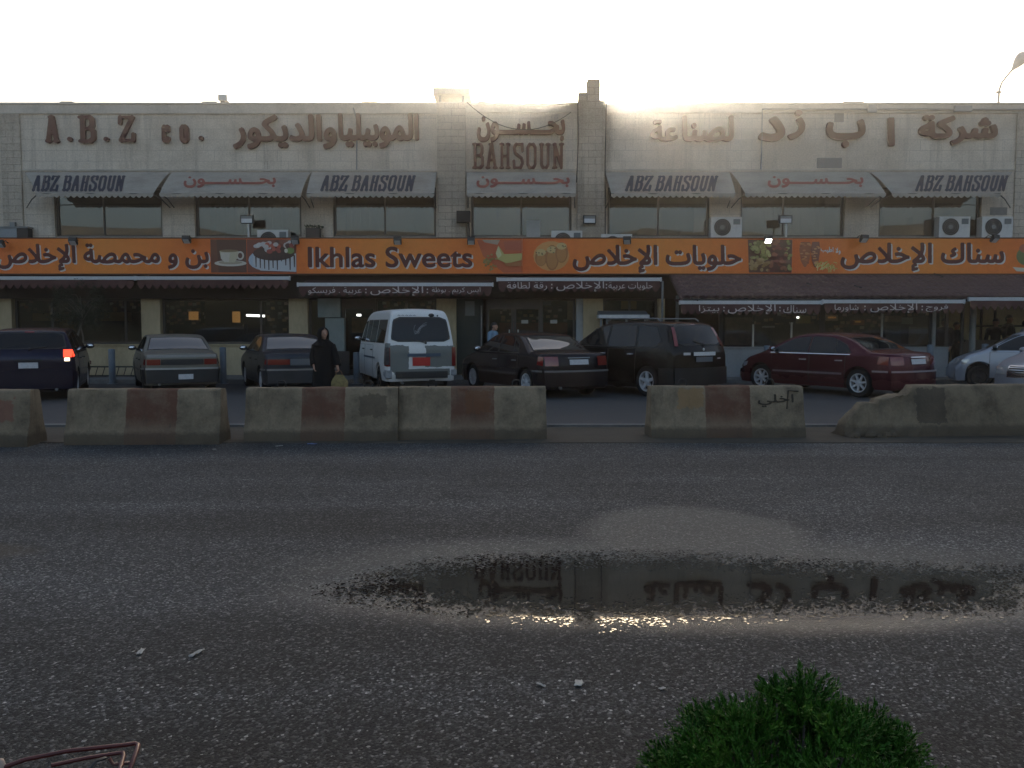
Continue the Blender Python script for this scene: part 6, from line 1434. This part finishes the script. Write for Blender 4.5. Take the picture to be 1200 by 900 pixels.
# --- people
def capsule(b, p0, r0, p1, r1, n=10):
    p0, p1 = Vector(p0), Vector(p1); d_ = (p1 - p0); l = d_.length
    if l < 1e-5: d_ = Vector((0, 0, 1))
    d_.normalize(); pts = []; rs = []
    for k in range(4): a = math.pi / 2 * (1 - k / 3) * .98; pts.append(p0 - d_ * r0 * math.sin(a)); rs.append(r0 * math.cos(a))
    for k in range(4): a = math.pi / 2 * k / 3 * .98; pts.append(p1 + d_ * r1 * math.sin(a)); rs.append(r1 * math.cos(a))
    b.tube(pts, rs, n)
def fuse(b, name, mat, parent, voxel, smooth_it=6):
    o = b.build(name, mat, None); md = o.modifiers.new('r', 'REMESH'); md.mode = 'VOXEL'; md.voxel_size = voxel; md.use_smooth_shade = True
    if smooth_it: sm2 = o.modifiers.new('s', 'SMOOTH'); sm2.factor = .5; sm2.iterations = smooth_it
    bpy.context.view_layer.update(); me = bpy.data.meshes.new_from_object(o.evaluated_get(bpy.context.evaluated_depsgraph_get()))
    bpy.data.objects.remove(o); me.materials.clear(); me.materials.append(mat); o = bpy.data.objects.new(name, me); COL.objects.link(o); o.parent = parent; return o
def hand(b, wrist, dirv, palm_n, curl=.5, s=1.0):
    """palm, four unequal bent fingers and a thumb from the side of the palm"""
    w_ = Vector(wrist); d_ = Vector(dirv).normalized(); n_ = Vector(palm_n).normalized(); sd = d_.cross(n_).normalized()
    capsule(b, w_, .024 * s, w_ + d_ * .04 * s, .03 * s)
    for k in range(4):
        off = sd * (k - 1.5) * .019 * s; base = w_ + d_ * .075 * s + off; ln = (.07, .08, .075, .058)[k] * s
        capsule(b, w_ + d_ * .03 * s + off * .8, .013 * s, base, .0115 * s, 8)
        a = base + (d_ * math.cos(curl) + n_ * math.sin(curl)) * ln * .5; e = a + (d_ * math.cos(curl * 2.1) + n_ * math.sin(curl * 2.1)) * ln * .5
        capsule(b, base, .011 * s, a, .010 * s, 8); capsule(b, a, .010 * s, e, .0085 * s, 8)
    t0 = w_ + d_ * .02 * s - sd * .028 * s; t1 = t0 + (d_ * .6 - sd * .7 + n_ * .3).normalized() * .035 * s; capsule(b, t0, .014 * s, t1, .011 * s, 8); capsule(b, t1, .011 * s, t1 + (d_ * .85 + n_ * .45).normalized() * .03 * s, .009 * s, 8)
def head(b, c_, s, yaw):
    f = Vector((math.sin(yaw), -math.cos(yaw), 0)); rt = Vector((math.cos(yaw), math.sin(yaw), 0)); c_ = Vector(c_)
    capsule(b, c_ + Vector((0, 0, .035 * s)) - f * .015 * s, .088 * s, c_ + Vector((0, 0, -.0 * s)) + f * .01 * s, .082 * s, 14); capsule(b, c_ + f * .03 * s + Vector((0, 0, -.06 * s)), .055 * s, c_ + f * .045 * s + Vector((0, 0, -.085 * s)), .036 * s, 10)
    capsule(b, c_ + f * .085 * s + Vector((0, 0, .015 * s)), .010 * s, c_ + f * .108 * s + Vector((0, 0, -.025 * s)), .015 * s, 8)        # nose
    capsule(b, c_ + f * .080 * s - rt * .022 * s + Vector((0, 0, -.062 * s)), .009 * s, c_ + f * .080 * s + rt * .022 * s + Vector((0, 0, -.062 * s)), .009 * s, 6)
    for sg_ in (-1, 1):
        capsule(b, c_ + f * .072 * s + rt * sg_ * .018 * s + Vector((0, 0, .03 * s)), .011 * s, c_ + f * .066 * s + rt * sg_ * .05 * s + Vector((0, 0, .03 * s)), .010 * s, 6)
        capsule(b, c_ + rt * sg_ * .088 * s - f * .01 * s + Vector((0, 0, .02 * s)), .012 * s, c_ + rt * sg_ * .088 * s - f * .012 * s + Vector((0, 0, -.02 * s)), .010 * s, 6)
def eyes(parent, c_, s, yaw, mat):
    f = Vector((math.sin(yaw), -math.cos(yaw), 0)); rt = Vector((math.cos(yaw), math.sin(yaw), 0)); c_ = Vector(c_); b = MB()
    for sg_ in (-1, 1): p = c_ + f * .079 * s + rt * sg_ * .031 * s + Vector((0, 0, .012 * s)); b.ell(p, (.011 * s, .008 * s, .007 * s), 8, 6)
    b.build('eyes', mat, parent)
# woman in black, walking across the car park, looking to the right, a bag hanging from her hand
wxx, wyy = gpt(380, 471.5, Z0); hs = 1.0
wm = empty('person', (wxx, wyy, Z0), 0, 'woman in a long black robe and headscarf holding a patterned bag', 'person')
yaw = R(38); hc = (.01, -.03, 1.40)
b = MB(); head(b, hc, hs, yaw)
capsule(b, (0, .0, 1.32), .05, (0, .01, 1.22), .06); capsule(b, (-.13, .01, 1.17), .07, (.13, .01, 1.17), .07); capsule(b, (0, 0, 1.15), .13, (0, .0, .86), .12); capsule(b, (-.04, 0, .84), .135, (.04, 0, .84), .135)
for sd, fy in ((-1, -.10), (1, .10)):
    capsule(b, (sd * .085, 0, .80), .085, (sd * .09, fy * .6, .44), .058); capsule(b, (sd * .09, fy * .6, .44), .054, (sd * .09, fy + .03, .09), .036); capsule(b, (sd * .09, fy + .04, .045), .038, (sd * .095, fy - .13, .03), .03)
capsule(b, (-.165, .01, 1.16), .055, (-.215, .03, .92), .045); capsule(b, (-.215, .03, .92), .042, (-.17, -.10, .74), .03); hand(b, (-.17, -.10, .74), (.15, -.25, -1), (.8, 0, 0), .6)
capsule(b, (.165, .01, 1.16), .055, (.235, .0, .92), .045); capsule(b, (.235, 0, .92), .042, (.30, -.09, .72), .03); hand(b, (.30, -.09, .72), (.15, -.1, -1), (-.6, -.5, 0), .95)
fuse(b, 'body', M['skin'], wm, .0075, 3)
eyes(wm, hc, hs, yaw, M['hair'])
def robe(rings, n=28, seed=0, fold=.06):
    rows = []
    for (cx__, cy__, z, rx, ry) in rings:
        rows.append([(cx__ + rx * (1 + fold * (1.2 - z) * math.sin(k * 2 * math.pi / n * 7 + seed + z * 2)) * math.cos(2 * math.pi * k / n), cy__ + ry * (1 + fold * (1.2 - z) * math.sin(k * 2 * math.pi / n * 7 + seed)) * math.sin(2 * math.pi * k / n), z) for k in range(n)])
    b = MB(); b.v = [p for r_ in rows for p in r_]
    for i in range(len(rows) - 1):
        for k in range(n): b.f.append((i * n + k, i * n + (k + 1) % n, (i + 1) * n + (k + 1) % n, (i + 1) * n + k)); b.m.append(0)
    return b
b = robe([(0, 0, .05, .26, .25), (0, 0, .3, .245, .22), (0, 0, .6, .225, .195), (0, 0, .85, .20, .17), (0, 0, 1.0, .185, .15), (0, 0, 1.12, .21, .135), (0, .005, 1.20, .205, .115), (0, .01, 1.25, .14, .10), (0, .01, 1.29, .075, .075)])
b.build('robe', M['black_cloth'], wm, smooth=70)
b = MB()
for pts, rs in ((((-.16, .01, 1.17), (-.22, .03, .93), (-.18, -.08, .77)), (.078, .078, .075)), (((.16, .01, 1.17), (.24, 0, .93), (.295, -.075, .755)), (.078, .08, .08))): b.tube(pts, rs, 12)
b.build('sleeve', M['black_cloth'], wm, smooth=70)
f = Vector((math.sin(yaw), -math.cos(yaw), 0)); rt = Vector((math.cos(yaw), math.sin(yaw), 0)); hv = Vector(hc); rows = []
for i in range(12):            # scarf: shell open over the face, falling on the shoulders
    v = i / 11; z = .135 - .40 * v; rad = (.03, .082, .105, .115, .118, .118, .115, .112, .125, .155, .19, .20)[i]; op = R(44) if 2 <= i <= 7 else R(10 if i < 2 else 16 if i == 8 else 4); row = []
    for k in range(25):
        a = op + (2 * math.pi - 2 * op) * k / 24; dd = f * math.cos(a) * rad * (1.05 if i < 8 else .8) + rt * math.sin(a) * rad; cc2 = hv - f * .012 if i < 9 else Vector((0, .01, hv.z)); row.append(tuple(cc2 + dd + Vector((0, 0, z))))
    rows.append(row)
b = MB(); b.grid(rows); sc = b.build('headscarf', M['black_cloth'], wm, smooth=70); sm2 = sc.modifiers.new('thick', 'SOLIDIFY'); sm2.thickness = .012
# the bag
bx, by, bz = wxx + .335, wyy - .115, Z0 + .60
bg = empty('shopping_bag', (bx, by, bz - .37), 0, 'patterned yellow beige bag hanging from the hand of the woman in black', 'bag')
b = MB(); rr = random.Random(1); rows = []
for i in range(9):
    v = i / 8; w2 = (.13, .165, .18, .185, .18, .165, .14, .11, .08)[i]; t2 = (.05, .085, .10, .10, .095, .08, .06, .04, .02)[i]; row = []
    for k in range(20):
        a = 2 * math.pi * k / 20; e = 1 + .10 * mnoise.noise((math.cos(a) * 2, math.sin(a) * 2, v * 4)); row.append((w2 * e * math.cos(a), t2 * e * math.sin(a), .34 * v))
    rows.append(row + [row[0]])
b.grid(rows); b.f.append(tuple(range(20))); b.m.append(0); b.build('pouch', M['bag'], bg, smooth=60)
b = MB()
for yy in (-.015, .015): b.tube([(-.07, yy, .33), (-.055, yy, .40), (-.0, yy, .445), (.04, yy, .40), (.07, yy, .33)], .007, 6, False)
b.build('handle', M['wood'], bg)
# generic standing figure
def stander(loc, yaw_deg, label, shirt, trousers, hairm, h=1.68, bent=0, group=None, arms='down'):
    r = empty('person', loc, R(yaw_deg), label, 'person', group); k = h / 1.70
    S3 = lambda p: (p[0] * k, p[1] * k - (bent * max(0, p[2] - .9) if p[2] > .9 else 0), p[2] * k - (bent * bent * max(0, p[2] - .9) * .5))
    hc = S3((0, -.02, 1.575)); body = MB(); head(body, hc, k, 0)
    cap = lambda bb, a, ra, c2, rc: capsule(bb, S3(a), ra * k, S3(c2), rc * k)
    tor = [((-.15, .01, 1.37), .065, (.15, .01, 1.37), .065), ((0, 0, 1.32), .14, (0, 0, 1.02), .125), ((-.05, 0, .97), .125, (.05, 0, .97), .125)]
    arm = {'down': [((-.20, .01, 1.36), (-.25, .03, 1.08), (-.24, -.06, .85)), ((.20, .01, 1.36), (.25, .03, 1.08), (.24, -.06, .85))], 'front': [((-.20, .01, 1.36), (-.24, -.03, 1.09), (-.13, -.25, 1.05)), ((.20, .01, 1.36), (.24, -.03, 1.09), (.15, -.27, 1.08))]}[arms]
    legs = [((s_ * .09, 0, .95), (s_ * .095, -.02, .50), (s_ * .10, .02, .09)) for s_ in (-1, 1)]
    cap(body, (0, 0, 1.50), .052, (0, .01, 1.38), .06)
    for a in tor: cap(body, *[a[0], a[1] * .9, a[2], a[3] * .9])
    for a in arm: cap(body, a[0], .05, a[1], .04); cap(body, a[1], .04, a[2], .028); hand(body, S3(a[2]), (0, -.3, -1) if arms == 'down' else (0, -1, -.1), (1 if a[2][0] < 0 else -1, 0, 0), .5, k)
    for a in legs: cap(body, a[0], .08, a[1], .055); cap(body, a[1], .055, a[2], .04); cap(body, (a[2][0], a[2][1] + .02, .05), .04, (a[2][0], a[2][1] - .15, .035), .035)
    fuse(body, 'body', M['skin'], r, .011, 3); eyes(r, hc, k, 0, M['hair'])
    b = MB()
    for a in tor: cap(b, a[0], a[1] + .012, a[2], a[3] + .014)
    for a in arm: cap(b, a[0], .068, a[1], .058); cap(b, a[1], .056, tuple(a[1][i] + (a[2][i] - a[1][i]) * .75 for i in range(3)), .046)
    fuse(b, 'shirt', shirt, r, .014, 4)
    b = MB(); cap(b, (-.05, 0, .94), .135, (.05, 0, .94), .135)
    for a in legs: cap(b, a[0], .095, a[1], .075); cap(b, a[1], .073, (a[2][0], a[2][1], .12), .062)
    fuse(b, 'trousers', trousers, r, .014, 4)
    b = MB(); hcv = Vector(hc); capsule(b, hcv + Vector((0, .015, .055)) * k, .092 * k, hcv + Vector((0, .045, .02)) * k, .088 * k, 14); fuse(b, 'hair', hairm, r, .012, 3)
    b = MB()
    for a in legs: p = S3((a[2][0], a[2][1], 0)); capsule(b, (p[0], p[1] + .03, .045), .048, (p[0], p[1] - .16, .042), .044)
    fuse(b, 'shoes', M['black_plastic'], r, .014, 2)
    return r
pxs, Yq = 576, 23.9
stander((wx(pxs, 400, Yq), Yq, .21), 62, 'man in a pale blue shirt standing behind the bonnet of the plum saloon', M['blue_cloth'], M['denim'], M['hair'], 1.56, .12, None, 'front')
for i, (px, Yq, yw, h, sh, lab, z_) in enumerate([(1107, 24.75, -60, 1.66, 'dark_cloth', 'dark clothed person inside the snack window beside the drain pipe', .225), (1121, 25.6, 20, 1.56, 'dark_cloth', 'dark clothed person just right of the drain pipe before the pale wall', .225), (1167, 25.5, -25, 1.66, 'black_cloth', 'black clothed person in the middle of the pale walled shop', .225), (1182, 25.8, 30, 1.78, 'dark_cloth', 'tall dark person at the right of the pale walled shop', .225)]):
    stander((wx(px, 380, Yq), Yq, z_), yw, lab, M[sh], M['dark_cloth'], M['hair'], h, 0, 'people inside the snack front', 'front' if i % 2 else 'down')
checks = worn('pale checked shirt', (.30, .31, .33), .9, .3, 10)
stander((wx(1202, 385, 25.0), 25.0, .225), 40, 'person in a pale shirt at the right edge above the silver hatchback', checks, M['dark_cloth'], M['hair'], 1.62, 0, 'people inside the snack front', 'down')

# --- potted tree in front of the left window
YT = 24.3
tx = wx(92, 440, YT)
r = root('potted_tree', (tx, YT, .21), 'slim potted tree with two grey stems in front of the left window', 'tree')
b = MB(); b.lathe([(.19, .212), (.22, .22), (.31, wz(425, YT) - .05), (.34, wz(425, YT) - .05), (.34, wz(423, YT)), (.29, wz(423, YT)), (.27, wz(424, YT) - .06), (.001, wz(424, YT) - .06)], (tx, YT, 0), 20); b.build('pot', M['terracotta'], r, smooth=40)
b = MB(); zp = wz(424, YT)
T = lambda px, py, dy=0: (wx(px, py, YT + dy), YT + dy, wz(py, YT + dy))
b.tube([T(91, 424), T(90, 405), T(91.5, 393), T(95.5, 380), T(96.5, 368), T(94, 350)], [.035, .032, .03, .028, .024, .012], 7); b.tube([T(93.5, 424), T(97.5, 404), T(97.5, 395), T(95, 384)], [.025, .022, .02, .016], 6)
for q in range(9):
    a = rng.random() * 6.28; b.tube([T(95.5, 378 - q * 2.4), T(95 + 12 * math.cos(a), 368 - q * 2.8, .3 * math.sin(a)), T(95 + 24 * math.cos(a), 358 - q * 1.6, .5 * math.sin(a))], [.014, .010, .004], 5)
b.build('trunk', M['bark'], r, smooth=60)
b = MB(); rr = random.Random(11)
for k in range(60):
    a = rr.random() * 6.28; rad = rr.random() ** .6 * .95; cx__ = tx + .1 + rad * math.cos(a) * .8; cy__ = YT + .5 * rad * math.sin(a); cz__ = wz(362, YT) + rr.gauss(0, .33)
    for q in range(60):
        p = Vector((cx__ + rr.gauss(0, .09), cy__ + rr.gauss(0, .08), cz__ + rr.gauss(0, .08))); d_ = Vector((rr.gauss(0, 1), rr.gauss(0, 1), rr.gauss(-.4, .7))).normalized(); sdv = d_.cross(Vector((rr.gauss(0, 1), rr.gauss(0, 1), rr.gauss(0, 1)))).normalized(); l = .05 + rr.random() * .05
        b.add([p, p + d_ * l * .5 + sdv * l * .16, p + d_ * l, p + d_ * l * .5 - sdv * l * .16], [(0, 1, 2, 3)])
leafm = worn('olive green leaves', (.030, .036, .018), .7, .4, 12); b.build('crown', leafm, r, recalc=False)

# --- green feathery bush in the near verge
r = empty('bush', (0, 0, 0), 0, 'bright green feathery bush in the near verge at the bottom edge', 'bush')
bcx, bcy = .735, 2.18; gz = road_z(bcy) + .012; r.location = (bcx, bcy, gz)
bm_ = bsdf('feathery green needles', (.03, .11, .018), .7, 0, .2); pb = pos(bm_)
L(bm_, ramp(bm_, nz(bm_, pb, 7, 4, .6), [(.3, (.016, .062, .006)), (.55, (.034, .108, .008)), (.75, (.080, .165, .016))]), B(bm_).inputs['Base Color'])
b = MB(); stem = MB(); rr = random.Random(21)
tufts = []
for k in range(90):          # outer shell of tufts, evenly spread by the golden angle
    a = k * 2.39996 + rr.gauss(0, .12); rad = math.sqrt((k + .5) / 90); ex = .47 * rad * math.cos(a); ey = .38 * rad * math.sin(a)
    tufts.append((ex, ey, .70 - .40 * rad ** 2.1 + .15 * mnoise.noise((ex * 7, ey * 7, 3)) + rr.gauss(0, .014), .07 + .03 * rr.random()))
tufts += [(-.36, -.04, .50, .085), (-.24, -.02, .61, .08), (-.13, .03, .69, .075), (-.03, .03, .745, .05), (.03, .05, .68, .08), (.12, .02, .66, .08), (.20, .02, .68, .075), (.27, 0, .64, .07), (.35, -.02, .52, .08), (.41, -.05, .42, .07), (-.41, -.05, .42, .08)]
for k in range(70):
    a = rr.random() * 6.283; rad = math.sqrt(rr.random()); ex = .42 * rad * math.cos(a); ey = .32 * rad * math.sin(a); tufts.append((ex, ey, .14 + rr.random() * (.42 - .30 * rad * rad), .085))
for (ex, ey, zc, tr) in tufts:
    root_ = Vector((ex * .25, ey * .25, .04)); c0 = Vector((ex, ey, zc - tr * 1.3)); stem.tube([tuple(root_), tuple(root_.lerp(c0, .55) + Vector((ex, ey, 0)) * .1), tuple(c0)], [.007, .005, .003], 5)
    lean = Vector((ex * .8, ey * .8, .55)).normalized()
    for s_i in range(44):                    # sprigs fan out of the tuft
        dv = Vector((rr.gauss(0, 1), rr.gauss(0, 1), rr.gauss(0, 1))).normalized(); dv = (dv * .85 + lean * 1.05).normalized(); ln = tr * (1.12 + .38 * rr.random())
        tip = c0 + dv * ln
        for q in range(34):
            t = .25 + .75 * rr.random(); p = c0.lerp(tip, t); o_ = Vector((rr.gauss(0, 1), rr.gauss(0, 1), rr.gauss(0, 1))).normalized(); nd = (dv * .9 + o_ * .75 + Vector((0, 0, .15))).normalized()
            l = (.009 + .011 * rr.random()); sdv = nd.cross(o_).normalized() * (.0016 + .0010 * rr.random()); b.add([p, p + nd * l * .5 + sdv, p + nd * l, p + nd * l * .5 - sdv], [(0, 1, 2, 3)])
b.build('foliage', bm_, r, recalc=False); stem.build('stem', M['bark'], r)

# --- red tube rack at the bottom left, cut by the frame
def tp(px, py, Y): x, z = wpt(px, py, Y); return (x, Y, z)
r = root('tubular_rack', (-.95, 2.0, gz), 'red tubular metal rack with a double top rail in the bottom left corner', 'rack')
b = MB(); b.tube([tp(-40, 915, 1.9), tp(30, 890, 1.98), tp(80, 880, 2.03), tp(150, 872.5, 2.1), tp(158, 871, 2.11), tp(162, 873, 2.1), tp(160, 880, 2.08), tp(148, 912, 1.98), tp(130, 1000, 1.9)], .0058, 8); b.build('top_rail', M['redtube'], r, smooth=60)
b = MB(); b.tube([tp(60, 897, 1.97), tp(100, 888.5, 2.02), tp(138, 882.5, 2.06), tp(144, 882, 2.06), tp(145, 886, 2.05), tp(136, 915, 1.96)], .0052, 8); b.build('inner_rail', M['redtube'], r, smooth=60)
b = MB(); b.tube([tp(104, 904, 1.98), tp(112, 892, 2.0), tp(124, 888, 2.03)], .004, 6); b.build('brace', M['blackmetal'], r, smooth=60)
b = MB(); b.tube([tp(128, 888.5, 2.03), tp(133, 896, 2.03), tp(152, 894, 2.04)], .0045, 6); b.build('brace', M['redtube'], r, smooth=60)
for q, Yq in ((-30, 1.9), (130, 1.9)):
    p = tp(q, 1000 if q > 0 else 915, Yq); b = MB(); b.tube([p, (p[0], p[1], gz - .02)], .0058, 8); b.build('leg', M['redtube'], r, smooth=60)
# pale rounded knob at the very corner
p = tp(-2, 897, 1.95)
r = root('rounded_post', (p[0], p[1], gz), 'pale rounded post top in the bottom left corner', 'post')
b = MB(); b.lathe([(.018, gz - .02), (.017, p[2] - .02), (.018, p[2] - .008), (.012, p[2] + .012), (.001, p[2] + .018)], (p[0], p[1], 0), 14); b.build('post', worn('pale pinkish cement', (.30, .25, .22), .8, .2, 9), r, smooth=60)

# --- scraps of litter on the road and the median
def scrap(px, py, w_, h_, mat, lab, sd):
    x, y = gpt(px, py, road_z(gpt(px, py, 0)[1]) + .01); z = road_z(y) + .006 if y < 11 else road_z(y) + .018
    rr = random.Random(sd); b = MB(); n = 6; rows = []; w_ *= .62; h_ *= .6
    for i in range(n + 1):
        rows.append([(w_ * (i / n - .5) * (1 + .3 * rr.random()), h_ * (j / n - .5) * (1 + .4 * rr.random()), .002 + .18 * w_ * max(0, mnoise.noise((i * .7 + sd, j * .7, sd)))) for j in range(n + 1)])
    b.grid(rows); o = b.build('paper_scrap', mat, None, smooth=40); o.location = (x, y, z); o.rotation_euler = (0, 0, rr.random() * 3); tag(o, lab, 'litter', 'scraps of litter on the ground')
    so_ = o.modifiers.new('t', 'SOLIDIFY'); so_.thickness = .001
scrap(165, 763, .10, .035, M['paper'], 'white scrap on the road, left of the pair in the near left lane', 1); scrap(230, 765, .14, .03, M['paper'], 'long thin white scrap on the road, right of the pair in the near left lane', 2)
scrap(678, 800, .09, .05, M['paper'], 'largest white scrap on the gravel left of the bush', 3); scrap(634, 802, .08, .02, M['paper'], 'thin white scrap on the gravel below the puddle middle', 4); scrap(776, 806, .045, .025, M['paper'], 'small white scrap just left of the bush', 5)
scrap(327, 520.5, .13, .06, M['paper'], 'white scrap at the foot of the barrier with the smeared patch', 6); scrap(366, 518.5, .17, .08, M['bluepaper'], 'blue wrapper at the foot of the barrier with the smeared patch', 7); scrap(251, 524, .06, .05, M['paper'], 'small white scrap at the right foot of the lone striped barrier', 8)
scrap(981, 507, .09, .08, M['paper'], 'white scrap left of the broken barrier rubble', 9); scrap(185, 531, .04, .03, M['paper'], 'tiny white scrap on the road below the lone striped barrier', 10)
